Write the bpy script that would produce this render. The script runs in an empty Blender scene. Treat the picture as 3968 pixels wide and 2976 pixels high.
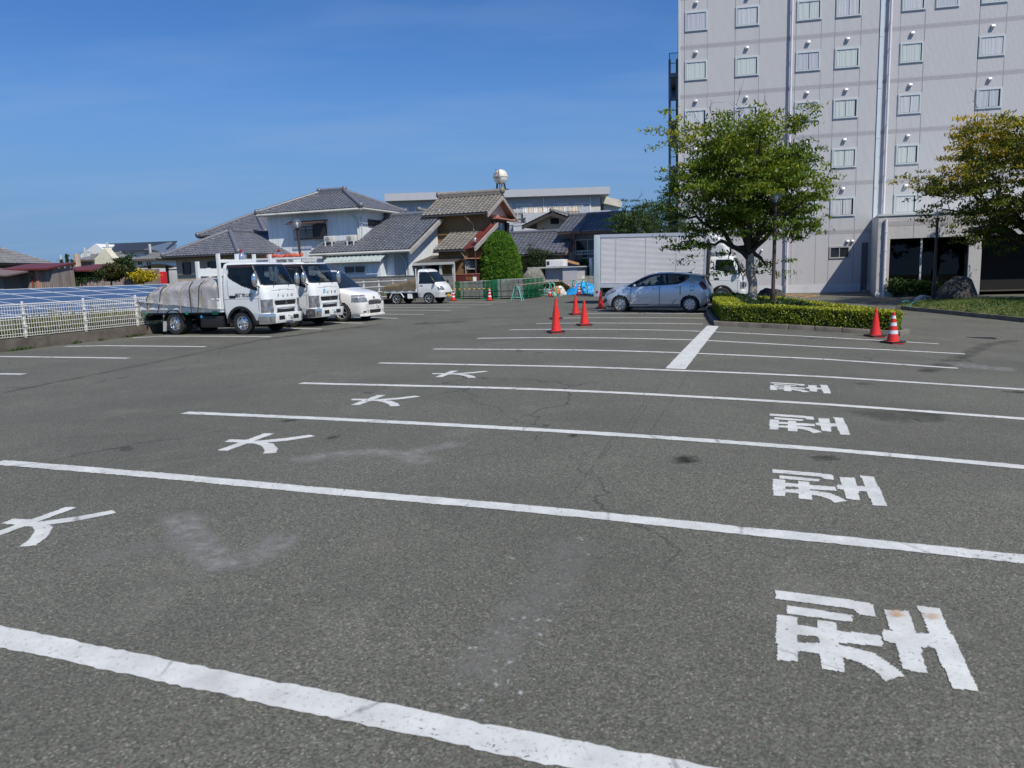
import bpy, bmesh, math, random
import numpy as np
from mathutils import Vector, Matrix
# ------------------------------------------------------------------ camera
F_PX, PITCH, ROLL, CAM_H = 2930.5, 0.147714, -0.031780, 1.64974
LOT_A = 0.351421                     # stall lines run 20 degrees off the picture plane
scene = bpy.context.scene
COL = scene.collection
_cp, _sp, _cr, _sr = math.cos(PITCH), math.sin(PITCH), math.cos(ROLL), math.sin(ROLL)
CAM_FW = np.array([0, _cp, -_sp])
_r0, _u0 = np.array([1.0, 0, 0]), np.array([0, _sp, _cp])
CAM_R = _cr * _r0 + _sr * _u0
CAM_U = -_sr * _r0 + _cr * _u0
cam_data = bpy.data.cameras.new('camera')
cam = bpy.data.objects.new('camera', cam_data)
COL.objects.link(cam)
cam.matrix_world = Matrix(((CAM_R[0], CAM_U[0], -CAM_FW[0], 0), (CAM_R[1], CAM_U[1], -CAM_FW[1], 0),
       (CAM_R[2], CAM_U[2], -CAM_FW[2], CAM_H), (0, 0, 0, 1)))
cam_data.sensor_width = 36.0
cam_data.lens = F_PX / 3968 * 36.0
cam_data.clip_start = 0.1
cam_data.clip_end = 5000
cam_data.dof.use_dof = True
cam_data.dof.focus_distance = 27.0
cam_data.dof.aperture_fstop = 4.0
scene.camera = cam
# ------------------------------------------------------------------ sky, sun, exposure
SUN_EL = math.radians(52.0)
_az = (0.55, -0.835)                  # towards the sun (ground plane)
world = bpy.data.worlds.new('World')
scene.world = world
world.use_nodes = True
wn = world.node_tree.nodes
wl = world.node_tree.links
for n_ in list(wn): wn.remove(n_)
w_out = wn.new('ShaderNodeOutputWorld')
w_bg = wn.new('ShaderNodeBackground')
w_sky = wn.new('ShaderNodeTexSky')
w_sky.sky_type = 'NISHITA'
w_sky.sun_disc = False
w_sky.sun_elevation = SUN_EL
w_sky.sun_rotation = math.atan2(_az[0], _az[1])
w_sky.altitude = 0
w_sky.air_density = 1.0
w_sky.dust_density = 0.4
w_sky.ozone_density = 3.0
# thin streaky high cloud, a property of the sky itself
w_tc = wn.new('ShaderNodeTexCoord')
w_sep = wn.new('ShaderNodeSeparateXYZ'); wl.new(w_tc.outputs['Generated'], w_sep.inputs[0])
def wmath(op, a, b=None):
 m = wn.new('ShaderNodeMath'); m.operation = op
 for i, v in enumerate((a, b)):
  if v is None: continue
  if isinstance(v, (int, float)): m.inputs[i].default_value = v
  else: wl.new(v, m.inputs[i])
 return m.outputs[0]
_zc = wmath('ADD', wmath('MAXIMUM', w_sep.outputs[2], 0.0), 0.12)
w_cmb = wn.new('ShaderNodeCombineXYZ')
wl.new(wmath('DIVIDE', w_sep.outputs[0], _zc), w_cmb.inputs[0])
wl.new(wmath('MULTIPLY', wmath('DIVIDE', w_sep.outputs[1], _zc), 2.6), w_cmb.inputs[1])
w_noise = wn.new('ShaderNodeTexNoise'); w_noise.inputs['Scale'].default_value = 0.8
w_noise.inputs['Detail'].default_value = 7; w_noise.inputs['Roughness'].default_value = 0.55
wl.new(w_cmb.outputs[0], w_noise.inputs['Vector'])
w_ramp = wn.new('ShaderNodeMapRange')
w_ramp.inputs[1].default_value = 0.44; w_ramp.inputs[2].default_value = 0.85
w_ramp.inputs[3].default_value = 0.0; w_ramp.inputs[4].default_value = 0.32
wl.new(w_noise.outputs[0], w_ramp.inputs[0])
w_tint = wn.new('ShaderNodeMix'); w_tint.data_type = 'RGBA'; w_tint.blend_type = 'MULTIPLY'
w_tint.inputs[0].default_value = 1.0
wl.new(w_sky.outputs[0], w_tint.inputs[6]); w_tint.inputs[7].default_value = (0.40, 0.70, 1.08, 1)
w_hz = wn.new('ShaderNodeMapRange')          # the air whitens and thickens towards the horizon
for i_, v_ in enumerate((-0.02, 0.34, 0.92, 0.0)): w_hz.inputs[i_ + 1].default_value = v_
w_hz.interpolation_type = 'SMOOTHERSTEP'
wl.new(w_sep.outputs[2], w_hz.inputs[0])
w_low = wn.new('ShaderNodeMix'); w_low.data_type = 'RGBA'
wl.new(w_hz.outputs[0], w_low.inputs[0]); wl.new(w_tint.outputs[2], w_low.inputs[6]); w_low.inputs[7].default_value = (1.65, 2.9, 5.0, 1)
w_mix = wn.new('ShaderNodeMix'); w_mix.data_type = 'RGBA'
wl.new(w_ramp.outputs[0], w_mix.inputs[0]); wl.new(w_low.outputs[2], w_mix.inputs[6])
w_mix.inputs[7].default_value = (3.0, 4.1, 5.9, 1)
wl.new(w_mix.outputs[2], w_bg.inputs['Color'])
w_bg.inputs['Strength'].default_value = 0.095
wl.new(w_bg.outputs[0], w_out.inputs['Surface'])
sun_data = bpy.data.lights.new('sun', 'SUN')
sun_data.energy = 4.3
sun_data.angle = math.radians(0.5)
sun_data.color = (1.0, 0.94, 0.84)
sun = bpy.data.objects.new('sun', sun_data)
COL.objects.link(sun)
_sd = Vector((_az[0] * math.cos(SUN_EL), _az[1] * math.cos(SUN_EL), math.sin(SUN_EL)))
sun.rotation_euler = _sd.to_track_quat('Z', 'Y').to_euler()
sun.location = _sd * 100
scene.view_settings.view_transform = 'Standard'
scene.view_settings.look = 'None'
scene.view_settings.exposure = 0.2
scene.view_settings.gamma = 1.0
scene.view_settings.use_curve_mapping = False
scene.cycles.max_bounces = 7
scene.cycles.transparent_max_bounces = 16
# ------------------------------------------------------------------ surveying helpers
GRID = np.array([[0.025, 0.029, 0.041, 0.074, 0.125, 0.181], [0.042, 0.037, 0.042, 0.087, 0.132, 0.169],
     [0.052, 0.04, 0.059, 0.111, 0.132, 0.151], [0.038, 0.043, 0.042, 0.067, 0.1, 0.126],
     [-0.038, 0.004, 0.052, 0.038, 0.058, 0.096], [-0.266, -0.216, -0.104, -0.018, 0.023, 0.078],
     [-0.586, -0.513, -0.387, -0.202, -0.056, 0.073], [-0.924, -0.785, -0.613, -0.393, -0.159, 0.069]])
def gz(X, Y):
 """Height of the gently rolling car park at X, Y."""
 def w(f): return ((-f**3 + 2*f*f - f) / 2, (3*f**3 - 5*f*f + 2) / 2, (-3*f**3 + 4*f*f + f) / 2, (f**3 - f*f) / 2)
 u = min(max((X + 18) / 5, 0), 6.9999); v = min(max(Y / 10, 0), 4.9999)
 i, j = int(u), int(v); wu, wv = w(u - i), w(v - j); s = 0
 for a in range(4):
  for b in range(4):
   s += wu[a] * wv[b] * GRID[min(max(i + a - 1, 0), 7), min(max(j + b - 1, 0), 5)]
 return float(s)
def ray(px, py):
 return (px - 1984) / F_PX * CAM_R - (py - 1488) / F_PX * CAM_U + CAM_FW
def G(px, py):
 """The ground point seen at a photograph position."""
 d = ray(px, py); t = -CAM_H / d[2]
 if t < 0 or t > 400: t = 60.0
 for _ in range(25):
  P = d * t; t = 0.5 * t + 0.5 * (-CAM_H + gz(P[0], P[1])) / d[2]
 P = d * t
 return Vector((P[0], P[1], P[2] + CAM_H))
def GY(px, Y, lift=0.0):
 """The ground point on the sight line of column px at depth Y."""
 d = ray(px, 1140); x = d[0] / d[1] * Y
 return Vector((x, Y, gz(x, Y) + lift))
class Frame:
 """A survey frame: origin x, y and the direction its front runs; u along the front, v away behind it, z up."""
 def __init__(s, x, y, az, z=0.0):
  s.o = np.array([x, y]); s.az = az; s.z = z
  s.t = np.array([math.cos(az), math.sin(az)]); s.n = np.array([-math.sin(az), math.cos(az)])
 def front(s, px, py, v=0.0):
  d = ray(px, py); T = (s.o @ s.n + v) / (d[:2] @ s.n); P = d * T
  return float((P[:2] - s.o) @ s.t), float(P[2] + CAM_H - s.z)
 def side(s, px, py, u=0.0):
  d = ray(px, py); T = (s.o @ s.t + u) / (d[:2] @ s.t); P = d * T
  return float((P[:2] - s.o) @ s.n), float(P[2] + CAM_H - s.z)
 def loc(s, u, v):
  P = s.o + u * s.t + v * s.n
  return float(P[0]), float(P[1])
 def uv(s, X, Y):
  q = np.array([X, Y]) - s.o
  return float(q @ s.t), float(q @ s.n)
LOT = Frame(0, 0, -LOT_A)
def lot(t, n, dz=0.0):
 X, Y = LOT.loc(t, n)
 return Vector((X, Y, gz(X, Y) + dz))
def view(x0, y0, s):
 return lambda x, y: (x0 + x / s, y0 + y / s)
# ------------------------------------------------------------------ mesh helpers
class MB:
 def __init__(s): s.v = []; s.f = []; s.m = []
 def add(s, vs, fs, m=0):
  o = len(s.v); s.v.extend([tuple(p) for p in vs])
  for f in fs: s.f.append(tuple(i + o for i in f)); s.m.append(m)
  return s
 def box(s, x0, x1, y0, y1, z0, z1, m=0):
  return s.add([(x0, y0, z0), (x1, y0, z0), (x1, y1, z0), (x0, y1, z0), (x0, y0, z1), (x1, y0, z1), (x1, y1, z1), (x0, y1, z1)],
      [(0, 3, 2, 1), (4, 5, 6, 7), (0, 1, 5, 4), (1, 2, 6, 5), (2, 3, 7, 6), (3, 0, 4, 7)], m)
 def hexa(s, p8, m=0):
  return s.add(p8, [(0, 3, 2, 1), (4, 5, 6, 7), (0, 1, 5, 4), (1, 2, 6, 5), (2, 3, 7, 6), (3, 0, 4, 7)], m)
 def prism(s, poly, axis, a, b, m=0):
  """poly: 2-D outline; axis 'y': (x,z) extruded in y; 'x': (y,z); 'z': (x,y)."""
  n = len(poly)
  def P(p, c):
   return (p[0], c, p[1]) if axis == 'y' else (c, p[0], p[1]) if axis == 'x' else (p[0], p[1], c)
  vs = [P(p, a) for p in poly] + [P(p, b) for p in poly]
  fs = [tuple(range(n)), tuple(range(2 * n - 1, n - 1, -1))] + [(i, i + n, (i + 1) % n + n, (i + 1) % n) for i in range(n)]
  return s.add(vs, fs, m)
 def tube(s, pts, r, seg=8, m=0, cap=True, closed=False):
  pts = [Vector(p) for p in pts]; n = len(pts)
  if not isinstance(r, (list, tuple)): r = [r] * n
  base = len(s.v); up = None
  for i, p in enumerate(pts):
   a = pts[i - 1] if (i > 0 or closed) else p; b = pts[(i + 1) % n] if (i < n - 1 or closed) else p
   d = (b - a)
   d = d.normalized() if d.length > 1e-9 else Vector((0, 0, 1))
   if up is None:
    up = Vector((0, 0, 1)) if abs(d.z) < 0.9 else Vector((1, 0, 0))
   x = d.cross(up); x = x.normalized() if x.length > 1e-6 else d.orthogonal().normalized()
   up = x.cross(d).normalized()
   for k in range(seg):
    a_ = 2 * math.pi * k / seg
    q = p + (x * math.cos(a_) + up * math.sin(a_)) * r[i]
    s.v.append(tuple(q))
  rings = n if closed else n - 1
  for i in range(rings):
   j = (i + 1) % n
   for k in range(seg):
    k2 = (k + 1) % seg
    s.f.append((base + i * seg + k, base + i * seg + k2, base + j * seg + k2, base + j * seg + k)); s.m.append(m)
  if cap and not closed:
   s.f.append(tuple(base + k for k in reversed(range(seg)))); s.m.append(m)
   s.f.append(tuple(base + (n - 1) * seg + k for k in range(seg))); s.m.append(m)
  return s
 def lathe(s, prof, c=(0, 0, 0), axis='z', seg=24, m=0, scale=(1, 1), cap=True):
  """prof: (radius, height) pairs turned about an axis through c."""
  base = len(s.v)
  for r, h in prof:
   for k in range(seg):
    a = 2 * math.pi * k / seg; x, y = r * math.cos(a) * scale[0], r * math.sin(a) * scale[1]
    p = (x, y, h) if axis == 'z' else (x, h, y) if axis == 'y' else (h, x, y)
    s.v.append((c[0] + p[0], c[1] + p[1], c[2] + p[2]))
  for i in range(len(prof) - 1):
   for k in range(seg):
    k2 = (k + 1) % seg
    s.f.append((base + i * seg + k, base + i * seg + k2, base + (i + 1) * seg + k2, base + (i + 1) * seg + k)); s.m.append(m)
  if cap and prof[0][0] > 1e-4: s.f.append(tuple(base + k for k in reversed(range(seg)))); s.m.append(m)
  if cap and prof[-1][0] > 1e-4: s.f.append(tuple(base + (len(prof) - 1) * seg + k for k in range(seg))); s.m.append(m)
  return s
 def sphere(s, c, r, seg=20, rings=12, m=0, sz=(1, 1, 1)):
  prof = [(math.sin(math.pi * i / rings) * r, -math.cos(math.pi * i / rings) * r) for i in range(rings + 1)]
  o = len(s.v); s.lathe(prof, (0, 0, 0), 'z', seg, m)
  for i in range(o, len(s.v)):
   p = s.v[i]; s.v[i] = (c[0] + p[0] * sz[0], c[1] + p[1] * sz[1], c[2] + p[2] * sz[2])
  return s
 def poly(s, pts, m=0):
  return s.add(pts, [tuple(range(len(pts)))], m)
 def build(s, name, mats, parent=None, smooth=None, bevel=0.0, bseg=2, weld=False, recalc=False):
  me = bpy.data.meshes.new(name)
  me.from_pydata(s.v, [], s.f)
  if not isinstance(mats, (list, tuple)): mats = [mats]
  for m in mats: me.materials.append(m)
  if len(mats) > 1: me.polygons.foreach_set('material_index', s.m)
  if bevel > 0 or weld or recalc:
   bm = bmesh.new(); bm.from_mesh(me)
   bmesh.ops.remove_doubles(bm, verts=bm.verts, dist=1e-4)
   if recalc or bevel > 0: bmesh.ops.recalc_face_normals(bm, faces=bm.faces)
   if bevel > 0:
    es = [e for e in bm.edges if len(e.link_faces) == 2 and e.calc_face_angle(0) > 0.5]
    bmesh.ops.bevel(bm, geom=es, offset=bevel, segments=bseg, affect='EDGES', profile=0.6, clamp_overlap=True)
   bm.to_mesh(me); bm.free()
  if smooth is None and bevel > 0: smooth = 40
  if smooth:
   me.polygons.foreach_set('use_smooth', [True] * len(me.polygons))
   me.set_sharp_from_angle(angle=math.radians(smooth))
  me.validate()
  ob = bpy.data.objects.new(name, me)
  COL.objects.link(ob)
  if parent is not None: ob.parent = parent
  return ob
def tag(o, label=None, cat=None, group=None, kind=None):
 if label: o['label'] = label
 if cat: o['category'] = cat
 if group: o['group'] = group
 if kind: o['kind'] = kind
 return o
def thing(name, label, cat, loc=(0, 0, 0), rz=0.0, group=None):
 o = bpy.data.objects.new(name, None); COL.objects.link(o)
 o.empty_display_size = 0.2; o.location = loc; o.rotation_euler = (0, 0, rz)
 return tag(o, label, cat, group)
def kids(o): return [c for c in bpy.data.objects if c.parent == o]
def copy_tree(o, label=None, loc=None, rz=None, parent=None, group=None):
 c = o.copy(); COL.objects.link(c)
 if parent is not None: c.parent = parent
 for ch in kids(o): copy_tree(ch, parent=c)
 if label: c['label'] = label
 if group: c['group'] = group
 if loc is not None: c.location = loc
 if rz is not None: c.rotation_euler = (0, 0, rz)
 return c
# ------------------------------------------------------------------ materials
def srgb(r, g, b):
 f = lambda c: (c / 255 / 12.92) if c / 255 <= 0.04045 else ((c / 255 + 0.055) / 1.055) ** 2.4
 return (f(r), f(g), f(b), 1)
class NT:
 def __init__(s, name):
  s.mat = bpy.data.materials.new(name); s.mat.use_nodes = True
  s.n = s.mat.node_tree.nodes; s.l = s.mat.node_tree.links
  s.b = s.n['Principled BSDF']; s.out = s.n['Material Output']; s.tc = None
 def set(s, inp, v):
  if hasattr(v, 'is_linked') or isinstance(v, bpy.types.NodeSocket): s.l.new(v, inp)
  else: inp.default_value = v
 def coord(s, which='Object'):
  if s.tc is None: s.tc = s.n.new('ShaderNodeTexCoord')
  return s.tc.outputs[which]
 def mapping(s, vec, scale=(1, 1, 1), rot=(0, 0, 0), loc=(0, 0, 0)):
  m = s.n.new('ShaderNodeMapping'); s.l.new(vec, m.inputs[0])
  m.inputs['Scale'].default_value = scale; m.inputs['Rotation'].default_value = rot; m.inputs['Location'].default_value = loc
  return m.outputs[0]
 def noise(s, scale, detail=3, rough=0.5, vec=None, dist=0.0):
  t = s.n.new('ShaderNodeTexNoise'); s.l.new(vec if vec is not None else s.coord(), t.inputs['Vector'])
  t.inputs['Scale'].default_value = scale; t.inputs['Detail'].default_value = detail; t.inputs['Roughness'].default_value = rough
  t.inputs['Distortion'].default_value = dist
  return t.outputs[0]
 def voronoi(s, scale, feature='F1', vec=None, out=0):
  t = s.n.new('ShaderNodeTexVoronoi'); t.feature = feature
  s.l.new(vec if vec is not None else s.coord(), t.inputs['Vector']); t.inputs['Scale'].default_value = scale
  return t.outputs[out]
 def wave(s, scale, axis='X', vec=None, prof='SIN', dist=0.0):
  t = s.n.new('ShaderNodeTexWave'); t.bands_direction = axis; t.wave_profile = prof
  s.l.new(vec if vec is not None else s.coord(), t.inputs['Vector']); t.inputs['Scale'].default_value = scale
  t.inputs['Distortion'].default_value = dist
  return t.outputs['Fac']
 def rng(s, fac, a, b, c=0.0, d=1.0):
  m = s.n.new('ShaderNodeMapRange'); s.l.new(fac, m.inputs[0])
  for i, v in enumerate((a, b, c, d)): m.inputs[i + 1].default_value = v
  return m.outputs[0]
 def mix(s, fac, a, b, blend='MIX'):
  m = s.n.new('ShaderNodeMix'); m.data_type = 'RGBA'; m.blend_type = blend
  s.set(m.inputs[0], fac); s.set(m.inputs[6], a); s.set(m.inputs[7], b)
  return m.outputs[2]
 def math(s, op, a, b=0.0):
  m = s.n.new('ShaderNodeMath'); m.operation = op; s.set(m.inputs[0], a); s.set(m.inputs[1], b)
  return m.outputs[0]
 def bump(s, h, strength=0.3, dist=0.01):
  b = s.n.new('ShaderNodeBump'); s.l.new(h, b.inputs['Height'])
  b.inputs['Strength'].default_value = strength; b.inputs['Distance'].default_value = dist
  s.l.new(b.outputs[0], s.b.inputs['Normal'])
 def p(s, **k):
  names = dict(color='Base Color', rough='Roughness', metal='Metallic', spec='Specular IOR Level', coat='Coat Weight', coatr='Coat Roughness',
      alpha='Alpha', trans='Transmission Weight', ior='IOR', sheen='Sheen Weight', sss='Subsurface Weight')
  for a, v in k.items(): s.set(s.b.inputs[names[a]], v)
  return s
_mats = {}
def mat(name, color, rough=0.6, metal=0.0, var=0.12, nscale=3.0, bump=0.0, bscale=40.0, coat=0.0, spec=0.5, dirt=None, dirt_amt=0.5, dscale=1.5):
 """A plain surface with uneven tone: noise over the base colour, optional dirt patches and grain."""
 if name in _mats: return _mats[name]
 t = NT(name); c = color
 if var > 0:
  lo = tuple(x * (1 - var) for x in color[:3]) + (1,); hi = tuple(min(1, x * (1 + var)) for x in color[:3]) + (1,)
  c = t.mix(t.rng(t.noise(nscale, 5, 0.6), 0.3, 0.7), lo, hi)
 if dirt is not None:
  c = t.mix(t.rng(t.noise(dscale, 6, 0.65), 0.5, 0.72, 0, dirt_amt), c, dirt)
 t.p(color=c, rough=rough, metal=metal, spec=spec)
 if coat: t.p(coat=coat, coatr=0.03)
 if bump > 0: t.bump(t.noise(bscale, 3, 0.6), bump, 0.01)
 _mats[name] = t.mat
 return t.mat
def glass_mat(name, color=(0.015, 0.02, 0.022, 1), rough=0.03):
 if name in _mats: return _mats[name]
 t = NT(name); t.p(color=color, rough=rough, spec=0.55); _mats[name] = t.mat
 return t.mat
def clear_mat(name, tint=(0.8, 0.9, 0.92, 1), amount=0.75):
 """Thin see-through glazing: part clear, part mirror by angle."""
 if name in _mats: return _mats[name]
 t = NT(name)
 gl = t.n.new('ShaderNodeBsdfGlossy'); gl.inputs['Roughness'].default_value = 0.02
 tr = t.n.new('ShaderNodeBsdfTransparent'); tr.inputs[0].default_value = tint
 fr = t.n.new('ShaderNodeLayerWeight'); fr.inputs[0].default_value = 0.5
 mx = t.n.new('ShaderNodeMixShader')
 t.l.new(t.rng(t.math('POWER', fr.outputs['Facing'], 4.0), 0, 1, 1 - amount, 1.0), mx.inputs[0])
 t.l.new(tr.outputs[0], mx.inputs[1]); t.l.new(gl.outputs[0], mx.inputs[2])
 t.l.new(mx.outputs[0], t.out.inputs['Surface'])
 _mats[name] = t.mat
 return t.mat
def vattr(t, name='tone'):
 a = t.n.new('ShaderNodeAttribute'); a.attribute_name = name
 return a.outputs['Color'], a.outputs['Fac'], a.outputs['Vector']
def set_attr(ob, name, vals, dom='FACE'):
 a = ob.data.attributes.new(name, 'FLOAT', dom); a.data.foreach_set('value', vals)
# ------------------------------------------------------------------ ground
def asphalt_material():
 t = NT('asphalt'); v = t.coord()
 fine = t.voronoi(115, vec=v, out=1)
 sep = t.n.new('ShaderNodeSeparateColor'); t.l.new(fine, sep.inputs[0])
 c = t.mix(t.rng(sep.outputs[0], 0.15, 1.0), (0.048, 0.0485, 0.0400, 1), (0.155, 0.156, 0.128, 1))
 c = t.mix(t.rng(sep.outputs[1], 0.90, 0.99, 0, 0.75), c, (0.34, 0.31, 0.25, 1))       # pale chips
 c = t.mix(t.rng(sep.outputs[2], 0.976, 0.99, 0, 0.5), c, (0.24, 0.12, 0.06, 1))     # reddish chips
 c = t.mix(t.rng(t.noise(60, 4, 0.7, v), 0.35, 0.75, 0, 0.5), c, (0.160, 0.161, 0.136, 1))
 big = t.noise(0.35, 6, 0.6, v)
 c = t.mix(t.rng(big, 0.42, 0.72, 0, 0.55), c, (0.062, 0.062, 0.052, 1))
 c = t.mix(t.rng(t.noise(0.9, 7, 0.65, v, 0.6), 0.56, 0.80, 0, 0.45), c, (0.205, 0.203, 0.170, 1))
 streak = t.noise(0.8, 6, 0.6, t.mapping(v, (0.25, 2.2, 1), (0, 0, 0.35)))
 c = t.mix(t.rng(streak, 0.58, 0.78, 0, 0.3), c, (0.060, 0.057, 0.049, 1))
 w_ = t.n.new('ShaderNodeVectorMath'); w_.operation = 'ADD'; t.l.new(v, w_.inputs[0])
 nz = t.n.new('ShaderNodeTexNoise'); nz.inputs['Scale'].default_value = 1.1; nz.inputs['Detail'].default_value = 6; t.l.new(v, nz.inputs['Vector'])
 s_ = t.n.new('ShaderNodeVectorMath'); s_.operation = 'SCALE'; s_.inputs[3].default_value = 1.1; t.l.new(nz.outputs[1], s_.inputs[0]); t.l.new(s_.outputs[0], w_.inputs[1])
 ck = t.voronoi(0.24, 'DISTANCE_TO_EDGE', t.mapping(w_.outputs[0], (1, 0.6, 1), (0, 0, 0.35)))
 ck = t.math('MULTIPLY', t.rng(ck, 0.0016, 0.0040, 1, 0), t.rng(t.noise(0.16, 3, 0.5, v), 0.48, 0.56))
 c = t.mix(t.math('MULTIPLY', ck, 0.65), c, (0.022, 0.021, 0.019, 1))
 t.p(color=c, rough=t.rng(t.noise(70, 2, 0.5, v), 0.3, 0.7, 0.72, 0.95), spec=0.3)
 t.bump(t.math('ADD', t.voronoi(110, vec=v), t.math('MULTIPLY', t.noise(320, 2, 0.5, v), 0.5)), 0.7, 0.004)
 return t.mat
M_ASPH = asphalt_material()
def earth_material():
 t = NT('weedy_earth'); v = t.coord()
 c = t.mix(t.rng(t.noise(1.2, 6, 0.65, v), 0.35, 0.65), (0.09, 0.075, 0.05, 1), (0.05, 0.075, 0.02, 1))
 c = t.mix(t.rng(t.noise(9, 4, 0.6, v), 0.4, 0.7, 0, 0.6), c, (0.12, 0.11, 0.08, 1))
 t.p(color=c, rough=0.95, spec=0.1); t.bump(t.noise(14, 5, 0.7, v), 0.6, 0.05)
 return t.mat
def grid_sheet(name, xs, ys, zf, m, keep=None):
 mb = MB(); nx, ny = len(xs), len(ys)
 mb.v = [(x, y, zf(x, y)) for y in ys for x in xs]
 for j in range(ny - 1):
  for i in range(nx - 1):
   if keep and not keep((xs[i] + xs[i + 1]) / 2, (ys[j] + ys[j + 1]) / 2): continue
   mb.f.append((j * nx + i, j * nx + i + 1, (j + 1) * nx + i + 1, (j + 1) * nx + i)); mb.m.append(0)
 return mb.build(name, m, smooth=80)
KERB_T = -18.62                                        # the car park ends at the concrete kerb wall
def in_lot(x, y):
 t, n = LOT.uv(x, y)
 if n < 31.3: return t > KERB_T
 if n < 52: return t > -24.0 or n > 40
 return True
_xs = [-900, -400, -200, -120, -80, -60, -45, -36] + [-30 + 2.0 * i for i in range(36)] + [45, 55, 75, 120, 200, 400, 900]
_ys = [-60, -20, -8] + [-4 + 2.0 * i for i in range(36)] + [72, 80, 100, 130, 180, 260, 400, 700, 1500]
ground = tag(grid_sheet('ground', _xs, _ys, lambda x, y: gz(x, y) - 0.07, earth_material()), kind='structure')
ax = [-34 + 0.5 * i for i in range(169)]; ay = [-3 + 0.5 * i for i in range(131)]
# the asphalt sheet is laid on a grid that follows the stalls, so its edge runs straight along the kerb
def lot_sheet():
 mb = MB(); ts = [KERB_T + 0.5 * i for i in range(118)]; ns = [-6 + 0.5 * i for i in range(141)]
 idx = {}
 for j, n in enumerate(ns):
  for i, t in enumerate(ts):
   X, Y = LOT.loc(t, n); idx[i, j] = len(mb.v); mb.v.append((X, Y, gz(X, Y)))
 for j in range(len(ns) - 1):
  for i in range(len(ts) - 1):
   mb.f.append((idx[i, j], idx[i + 1, j], idx[i + 1, j + 1], idx[i, j + 1])); mb.m.append(0)
 ts2 = [-20.65 + 0.51 * i for i in range(5)]; ns2 = [31.35 + 0.5 * i for i in range(19)]
 o = len(mb.v); w = len(ts2)
 for n in ns2:
  for t in ts2:
   X, Y = LOT.loc(t, n); mb.v.append((X, Y, gz(X, Y)))
 for j in range(len(ns2) - 1):
  for i in range(w - 1):
   a = o + j * w + i; mb.f.append((a, a + 1, a + w + 1, a + w)); mb.m.append(0)
 return mb.build('asphalt_lot', M_ASPH, smooth=80, weld=True)
asphalt = tag(lot_sheet(), kind='structure')
# ------------------------------------------------------------------ painted markings (paint on the asphalt)
def paint_material():
 t = NT('road_paint'); v = t.coord()
 c = t.mix(t.rng(t.noise(6, 6, 0.6, v), 0.35, 0.7), (0.47, 0.48, 0.465, 1), (0.60, 0.605, 0.585, 1))
 c = t.mix(t.rng(t.noise(45, 5, 0.7, v), 0.55, 0.70, 0, 0.6), c, (0.22, 0.215, 0.195, 1))
 c = t.mix(t.rng(t.noise(2.2, 4, 0.6, v), 0.50, 0.75, 0, 0.6), c, (0.36, 0.355, 0.33, 1))
 crack = t.voronoi(0.8, 'DISTANCE_TO_EDGE', t.mapping(v, (1, 0.6, 1), (0, 0, 0.5)))
 crack = t.math('ADD', crack, t.math('MULTIPLY', t.noise(7, 4, 0.7, v), 0.06))
 c = t.mix(t.rng(crack, 0.028, 0.040, 0.6, 0), c, (0.11, 0.105, 0.10, 1))
 wear = t.noise(30, 6, 0.75, v); big = t.noise(0.9, 3, 0.5, v)
 a = t.rng(t.math('SUBTRACT', wear, t.math('MULTIPLY', big, 0.22)), 0.545, 0.515, 0, 1)
 t.p(color=c, rough=0.75, spec=0.3, alpha=a)
 t.bump(t.noise(160, 3, 0.6, v), 0.5, 0.003)
 return t.mat
M_PAINT = paint_material()
rng = random.Random(7)
def paint_strip(pts, width, dz=0.004, ends=None):
 """A painted line: centre points on the ground, slightly ragged edges, following the ground."""
 mb = MB(); P = []
 for a, b in zip(pts[:-1], pts[1:]):
  L = (b - a).length; k = max(1, int(L / 0.035))
  P += [a + (b - a) * (i / k) for i in range(k)]
 P.append(pts[-1])
 for i, p in enumerate(P):
  d = (P[min(i + 1, len(P) - 1)] - P[max(i - 1, 0)]); d.z = 0; d.normalize(); q = Vector((-d.y, d.x, 0))
  for s in (-0.5, 0, 0.5):
   e = p + q * (s * width + (rng.gauss(0, 0.0035) + 0.004 * math.sin(i * 0.37 + s * 9) * math.sin(i * 0.11) if s else 0))
   mb.v.append((e.x, e.y, gz(e.x, e.y) + dz))
 for i in range(len(P) - 1):
  for k in (0, 1):
   a = i * 3 + k; mb.f.append((a, a + 3, a + 4, a + 1)); mb.m.append(0)
 return mb.build('painted_line', M_PAINT, asphalt, smooth=60)
LW = 0.15
RIGHT_LINES = [[(-60, 2454), (900, 2655), (1984, 2880), (3000, 3077)], [(-12, 1792), (671, 1848.6), (1351, 1912.5), (1984, 1966.5), (2876.6, 2058), (3990, 2171)],
 [(715, 1600), (1234, 1622), (1933, 1658), (2634, 1701), (3289, 1750), (3990, 1813)], [(1164.6, 1485.4), (1933, 1504), (2634, 1535), (3201, 1568), (3990, 1625.5)],
 [(1468, 1407), (1933, 1416), (2591, 1435), (3201, 1461), (3990, 1511.5)], [(1680, 1353), (1933, 1354.5), (2648, 1368), (3201, 1393), (3713, 1428)],
 [(1849, 1311.4), (2700, 1318), (3201, 1345.6), (3739, 1372)], [(1974, 1278.5), (2634, 1281), (3201, 1308), (3638, 1333)],
 [(2077, 1254), (2724, 1256)], [(2181, 1232.5), (2735, 1233.5)], [(2250, 1215.5), (2728, 1216)], [(2289, 1200), (2725, 1200)], [(2390, 1187), (2722, 1188)]]
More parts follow.
